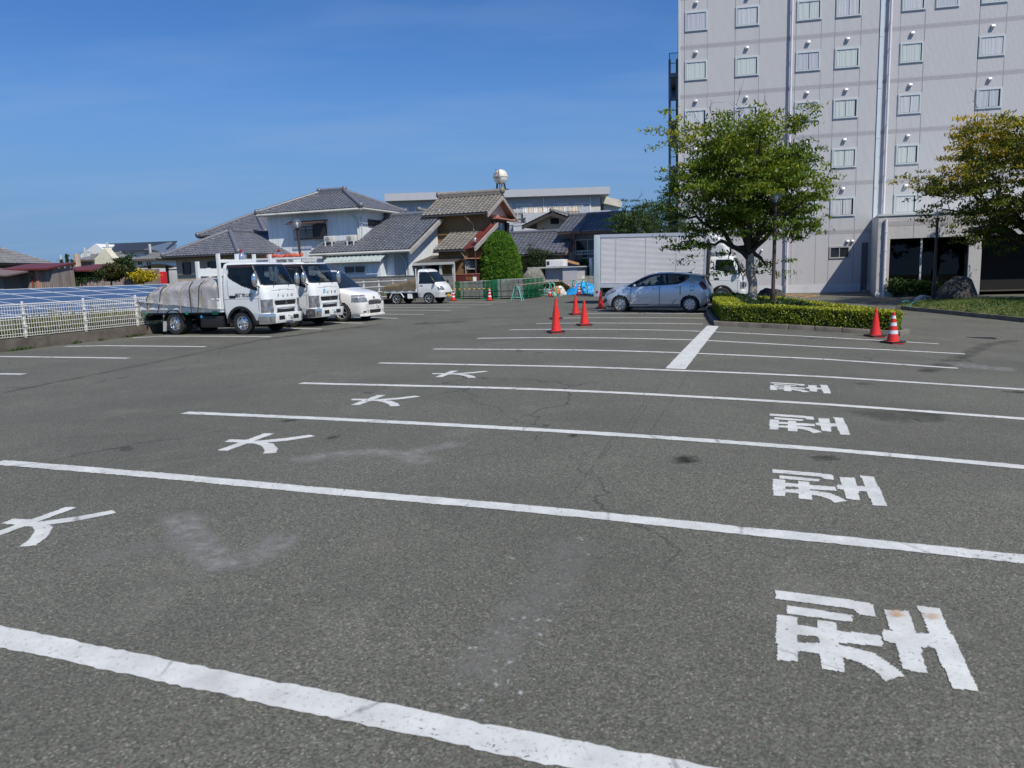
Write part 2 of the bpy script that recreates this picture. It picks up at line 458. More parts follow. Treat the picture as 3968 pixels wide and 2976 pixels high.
LEFT_LINES = [[(-30, 1449), (93, 1450.5)], [(-30, 1381.5), (497, 1388.5)], [(253, 1342.5), (400, 1340), (797, 1344)], [(513, 1309.5), (633, 1303), (1050.6, 1305)],
 [(800, 1272), (1104, 1272.8), (1247, 1275)], [(1000, 1247), (1278, 1249), (1407, 1253)], [(1200, 1228), (1427, 1230), (1543, 1234)], [(1290, 1216), (1446, 1216.8), (1645, 1218.4)],
 [(1400, 1202), (1476, 1202), (1748, 1203)], [(1420, 1192), (1476, 1192), (1824, 1191)], [(1440, 1183), (1906, 1180.6)], [(1741, 1169.8), (1964, 1170.7)]]
for ln in RIGHT_LINES + LEFT_LINES:
 paint_strip([G(*q) for q in ln], LW)
paint_strip([G(2617, 1431), G(2690, 1346), G(2763, 1264)], 0.32, dz=0.009)
def poly_in(x, y, poly):
 ins = False
 for (x1, y1), (x2, y2) in zip(poly, poly[1:] + poly[:1]):
  if (y1 > y) != (y2 > y) and x < (x2 - x1) * (y - y1) / (y2 - y1) + x1: ins = not ins
 return ins
def painted_figure(polys, shift=(0, 0), ref=None, name='painted_character', stretch=(1, 1)):
 """Flat painted strokes: outlines given as ground points in stall coordinates, laid as one rough-edged sheet."""
 mb = MB(); c = ref or (0, 0); h = 0.009; ids = {}
 ax_, ay_ = [p[0] for q in polys for p in q], [p[1] for q in polys for p in q]
 def vid(i, j):
  if (i, j) not in ids:
   t, n = min(ax_) + i * h + rng.gauss(0, 0.0022), min(ay_) + j * h + rng.gauss(0, 0.0022)
   X, Y = LOT.loc(c[0] + (t - c[0]) * stretch[0] + shift[0], c[1] + (n - c[1]) * stretch[1] + shift[1])
   ids[i, j] = len(mb.v); mb.v.append((X, Y, gz(X, Y) + 0.004))
  return ids[i, j]
 for i in range(int((max(ax_) - min(ax_)) / h) + 1):
  for j in range(int((max(ay_) - min(ay_)) / h) + 1):
   x, y = min(ax_) + (i + 0.5) * h, min(ay_) + (j + 0.5) * h
   if any(poly_in(x, y, q) for q in polys): mb.f.append((vid(i, j), vid(i + 1, j), vid(i + 1, j + 1), vid(i, j + 1))); mb.m.append(0)
 return mb.build(name, M_PAINT, asphalt)
def ground_poly(vw, pts):
 out = []
 for q in pts:
  g = G(*vw(*q)); out.append(LOT.uv(g.x, g.y))
 return out
vB = view(1976, 2200, 1.1104); v5 = view(0, 1300, 1.58)
KEI = [ground_poly(vB, q) for q in (
 [(1143, 99), (1545, 153), (1561, 166), (1574, 213), (1512, 207), (1474, 180), (1143, 137)],
 [(1190, 165), (1474, 207), (1475, 235), (1425, 232), (1192, 200)],
 [(1144, 205), (1230, 214), (1240, 408), (1150, 402)],
 [(1228, 247), (1600, 298), (1607, 343), (1420, 325), (1327, 300), (1232, 290)],
 [(1322, 230), (1402, 238), (1440, 455), (1342, 440)],
 [(1234, 325), (1330, 328), (1470, 345), (1570, 372), (1640, 420), (1703, 467), (1612, 490), (1570, 445), (1500, 410), (1440, 392), (1330, 372), (1236, 362)],
 [(1612, 184), (1714, 190), (1802, 458), (1692, 440)],
 [(1752, 165), (1848, 178), (2018, 533), (1903, 523)],
 [(1603, 270), (1650, 272), (1862, 296), (1884, 342), (1836, 352), (1640, 325), (1612, 318)])]
_kc = (sum(p[0] for q in KEI for p in q) / sum(len(q) for q in KEI), sum(p[1] for q in KEI for p in q) / sum(len(q) for q in KEI))
v7 = view(2568, 1250, 1.58); v4r = view(1976, 1700, 1.1104)
for vw, bx in ((vB, None), (v4r, (1130, 1625, 133, 292)), (v7, (655, 1150, 559, 690)), (v7, (657, 1032, 366, 436))):
 if bx is None: painted_figure(KEI); continue
 a = ground_poly(vw, [(bx[0], bx[2]), (bx[1], bx[3])])
 src = ground_poly(vB, [(1143, 99), (2018, 533)])
 st = ((a[1][0] - a[0][0]) / (src[1][0] - src[0][0]), (a[1][1] - a[0][1]) / (src[1][1] - src[0][1]))
 painted_figure(KEI, (a[0][0] - src[0][0], a[0][1] - src[0][1]), src[0], stretch=st)
DAI = [ground_poly(v5, q) for q in (
 [(1330, 705), (1390, 708), (1682, 602), (1622, 600)],
 [(1375, 653), (1405, 638), (1530, 641), (1500, 660)],
 [(1560, 648), (1750, 630), (1895, 610), (1930, 619), (1760, 646), (1600, 660)],
 [(1500, 646), (1600, 650), (1672, 664), (1702, 695), (1690, 721), (1612, 726), (1622, 703), (1600, 677), (1560, 663), (1500, 662)])]
src = ground_poly(v5, [(1330, 706), (1930, 615)])
v6 = view(1300, 1250, 1.58); v3 = view(0, 1700, 1.1104)
painted_figure(DAI)
for vw, a0, a1 in ((v6, (95, 506), (520, 452)), (v6, (610, 335), (935, 299)), (v3, (-115, 440), (505, 316))):
 a = ground_poly(vw, [a0, a1])
 st = ((a[1][0] - a[0][0]) / (src[1][0] - src[0][0]), (a[1][1] - a[0][1]) / (src[1][1] - src[0][1]))
 painted_figure(DAI, (a[0][0] - src[0][0], a[0][1] - src[0][1]), src[0], stretch=st)
# worn marks, oil stains and blacked-out paint: films lying on the asphalt, soft at their edges
def film_material(name, col, amount, scale):
 t = NT(name); _, fac, _ = vattr(t, 'tone')
 n = t.noise(scale, 6, 0.7)
 t.p(color=col, rough=0.85, spec=0.2, alpha=t.math('MULTIPLY', t.math('MULTIPLY', fac, t.rng(n, 0.3, 0.65)), amount))
 return t.mat
M_GHOST = film_material('ghost_paint', (0.27, 0.265, 0.255, 1), 0.7, 9)
M_FAINT = film_material('faint_scuff', (0.24, 0.235, 0.225, 1), 0.34, 9)
M_OIL = film_material('oil_stain', (0.012, 0.012, 0.012, 1), 0.85, 5)
M_SEAM = film_material('seam_dirt', (0.03, 0.028, 0.025, 1), 0.38, 3)
M_CRACK = film_material('crack_line', (0.03, 0.028, 0.025, 1), 0.16, 3)
M_DRIP = film_material('oil_drip', (0.015, 0.015, 0.014, 1), 0.45, 9)
M_CHALK = film_material('chalk_scuff', (0.55, 0.55, 0.55, 1), 0.75, 26)
def film(pts, width, m, name, dz=None):
 pts = [G(*q) for q in pts]; mb = MB(); P = []; tone = []
 for a, b in zip(pts[:-1], pts[1:]):
  k = max(2, int((b - a).length / 0.12)); P += [a + (b - a) * (i / k) for i in range(k)]
 P.append(pts[-1]); N = len(P)
 for i, p in enumerate(P):
  d = P[min(i + 1, N - 1)] - P[max(i - 1, 0)]; d.z = 0; d.normalize(); q = Vector((-d.y, d.x, 0))
  for s in (-0.5, -0.2, 0.2, 0.5):
   e = p + q * (s * width * rng.uniform(0.85, 1.15)); mb.v.append((e.x, e.y, gz(e.x, e.y) + (0.009 if name == 'rust_stain' else 0.002)))
   tone.append(0.0 if abs(s) == 0.5 or i in (0, N - 1) else 1.0)
 for i in range(N - 1):
  for k in range(3):
   a = i * 4 + k; mb.f.append((a, a + 4, a + 5, a + 1)); mb.m.append(0)
 ob = mb.build(name, m, asphalt); set_attr(ob, 'tone', tone, 'POINT')
 return ob
vd = view(0, 0, 0.55746)
def D(*pts): return [vd(*q) for q in pts]
film(D((150, 1205), (260, 1195), (400, 1175), (430, 1170)), 0.36, M_FAINT, 'worn_mark')
film(D((385, 1105), (405, 1150), (440, 1190), (480, 1218), (530, 1215), (575, 1188), (640, 1150)), 0.34, M_GHOST, 'worn_mark')
film(D((620, 1000), (700, 985), (800, 975), (880, 985), (925, 1005)), 0.35, M_GHOST, 'worn_mark')
film(D((850, 985), (930, 970), (1010, 955)), 0.3, M_GHOST, 'worn_mark')
film(D((1000, 1500), (1060, 1420), (1130, 1330), (1180, 1290), (1240, 1160)), 0.4, M_FAINT, 'worn_mark')
film(D((1445, 993), (1520, 993)), 0.35, M_OIL, 'oil_stain'); film(D((600, 909), (645, 909)), 0.18, M_OIL, 'oil_stain')
film(D((705, 945), (735, 945)), 0.2, M_OIL, 'oil_stain'); film(D((1225, 941), (1250, 941)), 0.2, M_OIL, 'oil_stain')
film([vB(1612, 200), vB(1705, 205)], 0.10, film_material('rust_stain', (0.50, 0.27, 0.08, 1), 0.75, 12), 'rust_stain')
film([vB(1765, 205), vB(1862, 222)], 0.09, bpy.data.materials['rust_stain'], 'rust_stain')
film(D((1860, 900), (1960, 895), (2060, 905)), 0.9, M_SEAM, 'dirt_patch')
film(D((0, 850), (300, 790), (560, 735), (800, 705)), 0.2, M_SEAM, 'seam')
film(D((560, 735), (700, 715), (830, 700)), 0.5, M_SEAM, 'dirt_patch')
film(D((890, 700), (960, 697), (1010, 694)), 0.9, M_SEAM, 'dirt_patch')
film(D((480, 838), (620, 815), (760, 790)), 0.06, M_SEAM, 'seam')
film(D((1995, 805), (2080, 770), (2130, 745), (2200, 735)), 0.4, M_SEAM, 'dirt_patch')
film(D((2030, 780), (2110, 793), (2200, 800)), 0.9, M_GHOST, 'worn_mark')
for a, b in (((1340, 960), (1445, 800)), ((1290, 1000), (1420, 830)), ((1400, 940), (1490, 800)), ((1225, 1080), (1330, 935))):
 film(D(a, ((a[0] + b[0]) / 2 + 3, (a[1] + b[1]) / 2), b), 0.03, M_CRACK, 'crack')
for k_ in range(26):
 X_, Y_ = LOT.loc(rng.choice((-5.5, -3.6, 0.6, 3.0, -15.5)) + rng.gauss(0, 0.6), 8.0 + 2.5 * rng.randrange(0, 8) - 1.25 + rng.gauss(0, 0.3)); r_ = rng.uniform(0.05, 0.16)
 p_ = [np.array([X_ + dx, Y_, gz(X_, Y_) - CAM_H]) for dx in (-r_, 0, r_)]
 p_ = [(1984 + F_PX * float(q @ CAM_R) / float(q @ CAM_FW), 1488 - F_PX * float(q @ CAM_U) / float(q @ CAM_FW)) for q in p_]
 film(p_, r_ * 1.6, M_DRIP, 'oil_drip')
for _ in range(46):
 x, y = rng.uniform(950, 1280), rng.uniform(1150, 1560)
 if abs(x - (1780 - y * 0.5)) > 90: continue
 film(D((x, y), (x + rng.uniform(4, 16), y + rng.uniform(-5, 5))), rng.uniform(0.02, 0.05), M_CHALK, 'scuff')
# ------------------------------------------------------------------ shared materials
M_WHITE_METAL = mat('white_painted_metal', (0.72, 0.74, 0.74, 1), 0.45, var=0.05, dirt=(0.45, 0.43, 0.40, 1), dirt_amt=0.35)
M_DARK_FRAME = mat('dark_bronze_frame', (0.03, 0.025, 0.022, 1), 0.45)
M_ALU = mat('window_aluminium', (0.50, 0.54, 0.55, 1), 0.4, var=0.05)
M_BLACK = mat('black_plastic', (0.015, 0.015, 0.016, 1), 0.5, var=0.1)
M_CONC = mat('grey_concrete', (0.30, 0.29, 0.27, 1), 0.9, var=0.2, nscale=4, bump=0.4, bscale=30, dirt=(0.10, 0.09, 0.075, 1), dirt_amt=0.7)
M_GLASS_DARK = glass_mat('dark_window_glass', (0.02, 0.024, 0.027, 1))
M_GLASS_CLEAR = clear_mat('clear_pane', (0.93, 0.95, 0.955, 1), 0.93)
M_VOID = mat('unlit_interior', (0.02, 0.02, 0.022, 1), 0.9, var=0.2)
M_STEEL = mat('galvanised_steel', (0.42, 0.43, 0.44, 1), 0.45, metal=0.6, var=0.15, nscale=8)
def curtain_mat(name, col):
 t = NT(name); t.p(color=col, rough=0.9, sheen=0.2)
 t.p(sss=0.0)
 return t.mat
M_CURT = [curtain_mat('curtain_cool', (0.68, 0.665, 0.66, 1)), curtain_mat('curtain_green', (0.68, 0.695, 0.64, 1)), curtain_mat('curtain_plain', (0.60, 0.59, 0.61, 1))]
def text_mesh(name, body, size, m, parent, loc, rot, extrude=0.002, align='CENTER', sx=1.0, bold=0.0):
 cu = bpy.data.curves.new(name, 'FONT'); cu.body = body; cu.size = size; cu.align_x = align; cu.align_y = 'CENTER'
 cu.extrude = extrude; cu.resolution_u = 3; cu.offset = bold
 tmp = bpy.data.objects.new(name + '_source', cu); COL.objects.link(tmp)
 me = bpy.data.meshes.new_from_object(tmp.evaluated_get(bpy.context.evaluated_depsgraph_get()))
 bpy.data.objects.remove(tmp); bpy.data.curves.remove(cu)
 me.materials.clear(); me.materials.append(m); me.name = name
 ob = bpy.data.objects.new(name, me); COL.objects.link(ob); ob.parent = parent
 ob.location = loc; ob.rotation_euler = rot; ob.scale = (sx, 1, 1)
 return ob
# ------------------------------------------------------------------ the hotel
HF = Frame(15.81, 43.51, math.radians(-12))
def tile_material():
 t = NT('small_wall_tile'); v = t.coord()
 sep = t.n.new('ShaderNodeSeparateXYZ'); t.l.new(v, sep.inputs[0])
 cmb = t.n.new('ShaderNodeCombineXYZ'); t.l.new(t.math('ADD', sep.outputs[0], sep.outputs[1]), cmb.inputs[0]); t.l.new(sep.outputs[2], cmb.inputs[1])
 br = t.n.new('ShaderNodeTexBrick'); t.l.new(cmb.outputs[0], br.inputs['Vector'])
 br.offset = 0.0; br.inputs['Scale'].default_value = 1.0
 br.inputs['Brick Width'].default_value = 0.058; br.inputs['Row Height'].default_value = 0.055
 br.inputs['Mortar Size'].default_value = 0.009; br.inputs['Bias'].default_value = 0.0
 br.inputs['Color1'].default_value = (0.60, 0.585, 0.565, 1); br.inputs['Color2'].default_value = (0.65, 0.635, 0.615, 1)
 br.inputs['Mortar'].default_value = (0.33, 0.33, 0.35, 1)
 c = t.mix(t.rng(t.noise(0.5, 5, 0.6, v), 0.35, 0.7, 0, 0.35), br.outputs[0], (0.47, 0.46, 0.47, 1))
 streak = t.noise(1.0, 5, 0.6, t.mapping(v, (3.0, 3.0, 0.12)))
 c = t.mix(t.rng(streak, 0.56, 0.75, 0, 0.28), c, (0.34, 0.335, 0.34, 1))
 t.p(color=c, rough=0.45, spec=0.4)
 return t.mat
M_TILE = tile_material()
M_BAND = mat('grey_tile_band', (0.37, 0.355, 0.365, 1), 0.5, var=0.08, nscale=6)
M_JOINT = mat('wall_joint', (0.25, 0.25, 0.27, 1), 0.8)
M_PLINTH = mat('painted_plinth', (0.56, 0.56, 0.58, 1), 0.75, var=0.06, dirt=(0.34, 0.33, 0.31, 1), dirt_amt=0.4)
M_PIPE = mat('white_downpipe', (0.66, 0.64, 0.66, 1), 0.45, var=0.05)
M_HOOD = mat('vent_hood_steel', (0.55, 0.55, 0.56, 1), 0.35, metal=0.3, var=0.05)
hotel = thing('hotel_building', 'tall pale tiled hotel with rows of curtained square windows, beside the car park', 'hotel', (HF.o[0], HF.o[1], 0), HF.az)
BANDS = [16.37 - 2.62 * k for k in range(6)]
def hotel_wall():
 mb = MB(); U0, U1, ZT = -5.95, 15.0, 17.5
 mb.box(U0, U1, 0, 12, -0.6, ZT)
 for z in BANDS:
  mb.box(U0 - 0.004, U1, -0.004, 0.5, z - 0.12, z + 0.10, 1)
  mb.box(U0 - 0.006, U1, -0.006, 0.5, z - 0.012, z - 0.004, 2)
 for u in (-5.66, -4.41, -2.93, -1.66, 0.25, 1.56, 2.25, 3.56, 5.51, 6.70, 9.31, 10.57):
  mb.box(u - 0.012, u + 0.012, -0.007, 0.4, 0.4, ZT, 2)
 mb.box(U0 - 0.02, 4.5, -0.03, 0.5, -0.6, 0.36, 3)
 mb.box(U0 - 0.05, U0 + 0.05, -0.04, 0.2, 0.3, ZT, 4)
 return mb.build('wall', [M_TILE, M_BAND, M_JOINT, M_PLINTH, M_ALU], hotel)
hotel_wall()
def ring(mb, u0, u1, z0, z1, w, v0, v1, m=0):
 mb.box(u0, u1, v0, v1, z1 - w, z1, m); mb.box(u0, u1, v0, v1, z0, z0 + w, m)
 mb.box(u0, u0 + w, v0, v1, z0 + w, z1 - w, m); mb.box(u1 - w, u1, v0, v1, z0 + w, z1 - w, m)
hr = random.Random(3)
def hotel_window(u0, u1, z0, z1):
 mb = MB(); ring(mb, u0, u1, z0, z1, 0.07, -0.062, 0.02)
 ring(mb, u0 - 0.03, u1 + 0.03, z0 - 0.03, z1 + 0.03, 0.03, -0.045, 0.02)
 mb.box(u0 + 0.07, u1 - 0.07, -0.02, 0.0, z0 + 0.07, z1 - 0.07, 1)
 fr = mb.build('window', [M_ALU, M_VOID], hotel)
 a, b = u0 + 0.085, u1 - 0.085; cover = hr.choice([1.0, 1.0, 0.93, 0.96]); split = hr.random() < 0.45
 b2 = a + (b - a) * cover; n = 60; cm = MB(); ph = hr.uniform(0, 6); pull = hr.uniform(-0.04, 0.04) if split else 0
 for i in range(n + 1):
  f = i / n; u = a + (b2 - a) * f
  y = -0.034 + 0.006 * math.sin(f * 34 + ph + 2.4 * math.sin(f * 7 + ph)) + 0.005 * math.sin(f * 97 + ph * 2)
  flare = pull * math.sin(f * math.pi * 2)
  cm.v += [(u + flare * 0.5, y, z0 + 0.085), (u - flare, y * 0.9, z1 - 0.085)]
 for i in range(n):
  if split and abs(i - n * 0.52) < 1: continue
  cm.f.append((2 * i, 2 * i + 2, 2 * i + 3, 2 * i + 1)); cm.m.append(0)
 cm.build('curtain', hr.choice(M_CURT), fr, smooth=80)
 p = MB(); p.poly([(a - 0.01, -0.058, z0 + 0.07), (b + 0.01, -0.058, z0 + 0.07), (b + 0.01, -0.058, z1 - 0.07), (a - 0.01, -0.058, z1 - 0.07)])
 p.build('pane', M_GLASS_CLEAR, fr)
def vent_hood(u, z, s=0.085):
 mb = MB(); prof = [(0, z - s), (-0.12, z - s), (-0.14, z - s * 0.2), (-0.11, z + s * 0.75), (-0.05, z + s), (0, z + s)]
 mb.prism([(q[0] + 0.002, q[1]) for q in prof], 'x', u - s, u + s)
 mb.build('vent_hood', M_HOOD, hotel, bevel=0.012)
WCOLS = [(-5.62, -4.44), (-2.90, -1.69), (0.29, 1.52), (2.29, 3.52), (5.55, 6.66), (9.35, 10.54)]
for k, zb in enumerate(BANDS):
 z0 = zb + 0.84
 if z0 > 17: continue
 cols = WCOLS + ([(7.19, 8.28)] if k <= 1 else [])
 for (u0, u1) in cols:
  hotel_window(u0, u1, z0, z0 + 1.01)
  vent_hood((u0 + u1) / 2 - 0.02, z0 + 1.47)
for u in (3.22, 3.47): vent_hood(u, 2.72, 0.075)
vent_hood(-1.35, 2.4, 0.05)
sw = MB(); ring(sw, 2.29, 3.36, 1.80, 2.46, 0.07, -0.05, 0.02); sw.box(2.80, 2.84, -0.03, 0.01, 1.86, 2.40)
sw.box(2.36, 3.29, -0.012, 0.0, 1.87, 2.39, 1)
sw.build('toilet_window', [mat('grey_window_frame', (0.33, 0.33, 0.32, 1), 0.5), M_GLASS_DARK], hotel)
def downpipe(u, v, z0, z1, r=0.06, parent=None):
 mb = MB(); mb.tube([(u, v, z0), (u, v, z1)], r, 12)
 z = z0 + 0.9
 while z < z1: mb.tube([(u, v, z - 0.02), (u, v, z + 0.02)], r * 1.2, 12); mb.box(u - 0.015, u + 0.015, v, 0.0, z - 0.015, z + 0.015); z += 1.31
 return mb.build('downpipe', M_PIPE, parent or hotel, smooth=40)
downpipe(0.02, -0.16, -0.15, 17.4); downpipe(4.99, -0.16, 4.0, 17.4, 0.065)
jm = MB()
z = 0.3
while z < 14.9: jm.box(4.50, 4.68, -0.05, 0.02, z, z + 2.6); z += 2.62
jm.build('expansion_joint_cover', mat('joint_cover', (0.58, 0.64, 0.67, 1), 0.45, var=0.04), hotel)
sd = MB(); sd.box(3.98, 4.30, -0.05, 0.02, -0.12, 2.62); sd.build('service_door', mat('dark_grey_door', (0.09, 0.095, 0.11, 1), 0.5), hotel)
sb = MB(); sb.box(3.95, 4.25, -0.75, -0.45, -0.35, 0.02); sb.tube([(4.05, -0.6, 0.0), (4.05, -0.6, 0.35)], 0.012, 6)
tag(sb.build('concrete_block', M_CONC, None), 'small pale concrete block with a rod at the hotel wall corner', 'block').matrix_world = Matrix.Translation((HF.o[0], HF.o[1], 0)) @ Matrix.Rotation(HF.az, 4, 'Z')
# outside escape stair on the far corner
M_STAIR = mat('blue_grey_steel', (0.15, 0.18, 0.22, 1), 0.5, var=0.1)
st = MB()
for u, v in ((-6.48, 1.2), (-6.48, 4.6), (-6.06, 1.2)):
 st.box(u - 0.07, u + 0.07, v, v + 0.14, -0.3, 13.5 if v < 2 else 12.2)
stair = st.build('escape_stair', M_STAIR, hotel)
for k in range(5):
 z = BANDS[1] - 1.05 - 2.62 * k
 pl = MB(); pl.box(-6.52, -5.97, 1.05, 5.0, z - 0.22, z); pl.build('landing', M_STAIR, stair)
 rl = MB()
 for zz in (z + 0.55, z + 1.10): rl.tube([(-6.5, 1.1, zz), (-5.98, 1.1, zz)], 0.022, 6); rl.tube([(-6.5, 1.1, zz), (-6.5, 4.9, zz)], 0.022, 6)
 for i in range(5): rl.tube([(-6.46 + i * 0.11, 1.1, z), (-6.46 + i * 0.11, 1.1, z + 1.1)], 0.012, 5)
 for i in range(12): rl.tube([(-6.5, 1.3 + i * 0.3, z), (-6.5, 1.3 + i * 0.3, z + 1.1)], 0.012, 5)
 rl.build('railing', M_STAIR, stair)
 fl = MB(); fl.hexa([(-6.45, 1.3, z - 1.5), (-6.0, 1.3, z - 1.5), (-6.0, 4.6, z - 0.25), (-6.45, 4.6, z - 0.25), (-6.45, 1.3, z - 1.3), (-6.0, 1.3, z - 1.3), (-6.0, 4.6, z - 0.05), (-6.45, 4.6, z - 0.05)])
 fl.build('stair_flight', M_STAIR, stair)
# ground-floor lobby that stands forward of the tower
lobby = MB()
LV = -4.5
def slab(mb, pts, z0, z1, m=0): mb.prism(pts, 'z', z0, z1, m)
slab(lobby, [(3.70, LV), (4.27, LV), (4.27, LV + 0.35), (4.72, -0.008), (4.45, -0.008)], -0.45, 2.655)         # corner pier and skewed side
slab(lobby, [(3.70, LV), (14.9, LV), (14.9, -0.008), (4.45, -0.008)], 2.66, 3.78)                                   # lintel and roof mass
slab(lobby, [(3.66, LV - 0.05), (14.9, LV - 0.05), (14.9, -0.012), (4.42, -0.012)], 3.783, 3.87, 4)                       # coping
lobby.box(7.86, 8.43, LV + 0.002, LV + 0.6, -0.45, 2.655); lobby.box(12.4, 13.0, LV + 0.002, LV + 0.6, -0.45, 2.655)
lobby.box(3.69, 14.9, LV - 0.006, LV - 0.001, 3.28, 3.50, 1)
for u in (5.33, 6.95, 8.55): lobby.box(u - 0.012, u + 0.012, LV - 0.008, LV - 0.001, 2.67, 3.77, 2)
lobby.box(3.66, 7.9, LV - 0.03, LV - 0.002, -0.45, 0.02, 3); lobby.box(4.28, 7.85, LV - 0.001, LV + 0.3, -0.45, 0.0, 3)
lob = lobby.build('lobby', [M_TILE, M_BAND, M_JOINT, M_PLINTH, M_ALU], hotel)
room = MB(); room.box(4.75, 14.8, LV + 0.05, -0.05, -0.06, -0.03); room.box(4.75, 14.8, -0.2, -0.05, -0.03, 2.65); room.box(8.45, 14.8, LV + 1.2, LV + 1.3, -0.03, 2.65, 1)  # dark floor and back; near-black sheet stands for the unlit entrance depth
room.build('room_backdrop', [mat('dark_lobby_backdrop', (0.05, 0.04, 0.035, 1), 0.9), mat('entrance_unlit_dark', (0.008, 0.008, 0.009, 1), 0.9)], lob)
gl = MB(); gl.poly([(4.27, LV + 0.12, 0), (7.86, LV + 0.12, 0), (7.86, LV + 0.12, 2.655), (4.27, LV + 0.12, 2.655)])
lobby_glass = gl.build('lobby_window', clear_mat('tinted_pane', (0.22, 0.22, 0.22, 1), 0.97), lob)
mu = MB(); mu.box(5.70, 5.78, LV + 0.08, LV + 0.17, 0, 2.655); mu.build('mullion', M_ALU, lobby_glass)
ct = MB()
for u, w, h in ((4.42, 0.10, 1.7), (4.75, 0.25, 0.75), (6.62, 0.5, 0.72), (7.2, 0.30, 0.5)): ct.box(u, u + w, LV + 1.0, LV + 1.25, -0.03, h)
ct.build('lobby_furniture', mat('lobby_furniture_mixed', (0.30, 0.33, 0.26, 1), 0.7, var=0.3, nscale=2), lob)
lp = MB(); lp.sphere((7.1, LV + 2.6, 2.0), 0.09); lp.build('paper_lantern', mat('paper_lantern_orange', (0.75, 0.30, 0.06, 1), 0.8), lob)
mb = MB(); mb.tube([(4.03, LV - 0.09, -0.33), (4.03, LV - 0.09, 3.62)], 0.075, 12)
for z in (0.3, 1.2, 2.1, 3.0): mb.tube([(4.03, LV - 0.09, z - 0.025), (4.03, LV - 0.09, z + 0.025)], 0.09, 12)
mb.build('downpipe', M_PIPE, hotel, smooth=40)
# ------------------------------------------------------------------ houses
def tile_roof_mat(name, col, rough=0.35, moss=None):
 t = NT(name); v = t.coord()
 tone, fac, _ = vattr(t, 'tone')
 lo = tuple(x * 0.86 for x in col[:3]) + (1,); hi = tuple(min(1, x * 1.16) for x in col[:3]) + (1,)
 c = t.mix(fac, lo, hi)
 if moss: c = t.mix(t.rng(t.noise(0.8, 5, 0.65, v), 0.5, 0.7, 0, 0.6), c, moss)
 t.p(color=c, rough=rough, spec=0.5); t.bump(t.noise(25, 3, 0.6, v), 0.2, 0.01)
 return t.mat
M_ROOF_GREY = tile_roof_mat('grey_kawara', (0.135, 0.14, 0.16, 1), 0.34)
M_ROOF_DARK = tile_roof_mat('blue_black_kawara', (0.125, 0.13, 0.15, 1), 0.32)
M_ROOF_BROWN = tile_roof_mat('weathered_kawara', (0.20, 0.185, 0.16, 1), 0.6, (0.16, 0.15, 0.11, 1))
M_ROOF_OLD = tile_roof_mat('old_grey_kawara', (0.20, 0.20, 0.20, 1), 0.6, (0.12, 0.12, 0.10, 1))
rr = random.Random(11)
def tile_plane(A, B, C_, D_, pitch=0.27, course=0.26, rise=0.035):
 """Overlapping courses of half-round tiles on the roof face A-B (eave, left to right) up to D_-C_ (ridge)."""
 A, B, C_, D_ = map(Vector, (A, B, C_, D_))
 e = (B - A).normalized(); nrm = (B - A).cross(D_ - A)
 if nrm.length < 1e-6: nrm = (B - A).cross(C_ - A)
 nrm.normalize()
 if nrm.z < 0: nrm = -nrm
 slope = max((D_ - A - e * (D_ - A).dot(e)).length, (C_ - A - e * (C_ - A).dot(e)).length)
 n = max(2, int(round(slope / course))); mb = MB(); tone = []
 for j in range(n):
  s0, s1 = j / n, min(1.0, (j + 1.12) / n)
  def ends(s):
   L = A.lerp(D_, s); R = B.lerp(C_, s); return L, R
  L0, R0 = ends(s0); L1, R1 = ends(s1)
  xl, xr = max((L0 - A).dot(e), (L1 - A).dot(e)), min((R0 - A).dot(e), (R1 - A).dot(e))
  xl0, xr0 = (L0 - A).dot(e), (R0 - A).dot(e)
  xs = [xl0]; k = math.ceil(xl0 / (pitch / 4) + 0.2)
  while k * pitch / 4 < xr0 - 0.02: xs.append(k * pitch / 4); k += 1
  xs.append(xr0)
  base = len(mb.v); ups = (L1 - L0 - e * (L1 - L0).dot(e))
  xl1, xr1 = (L1 - A).dot(e), (R1 - A).dot(e)
  for x in xs:
   w = 0.5 + 0.5 * math.cos(2 * math.pi * x / pitch)
   h = 0.055 * w
   p0 = L0 + e * (x - xl0) + nrm * (h + rise); x1 = min(max(x, xl1), xr1)
   p1 = L0 + ups + e * (x1 - xl0) + nrm * (h * 0.9)
   pb = L0 + e * (x - xl0) + nrm * (-0.02)
   mb.v += [tuple(pb), tuple(p0), tuple(p1)]
  for i in range(len(xs) - 1):
   a = base + 3 * i; tv = rr.random() if i % 4 == 0 else tv if i else rr.random()
   mb.f.append((a, a + 3, a + 4, a + 1)); mb.m.append(0); tone.append(tv)
   mb.f.append((a + 1, a + 4, a + 5, a + 2)); mb.m.append(0); tone.append(tv)
 return mb, tone
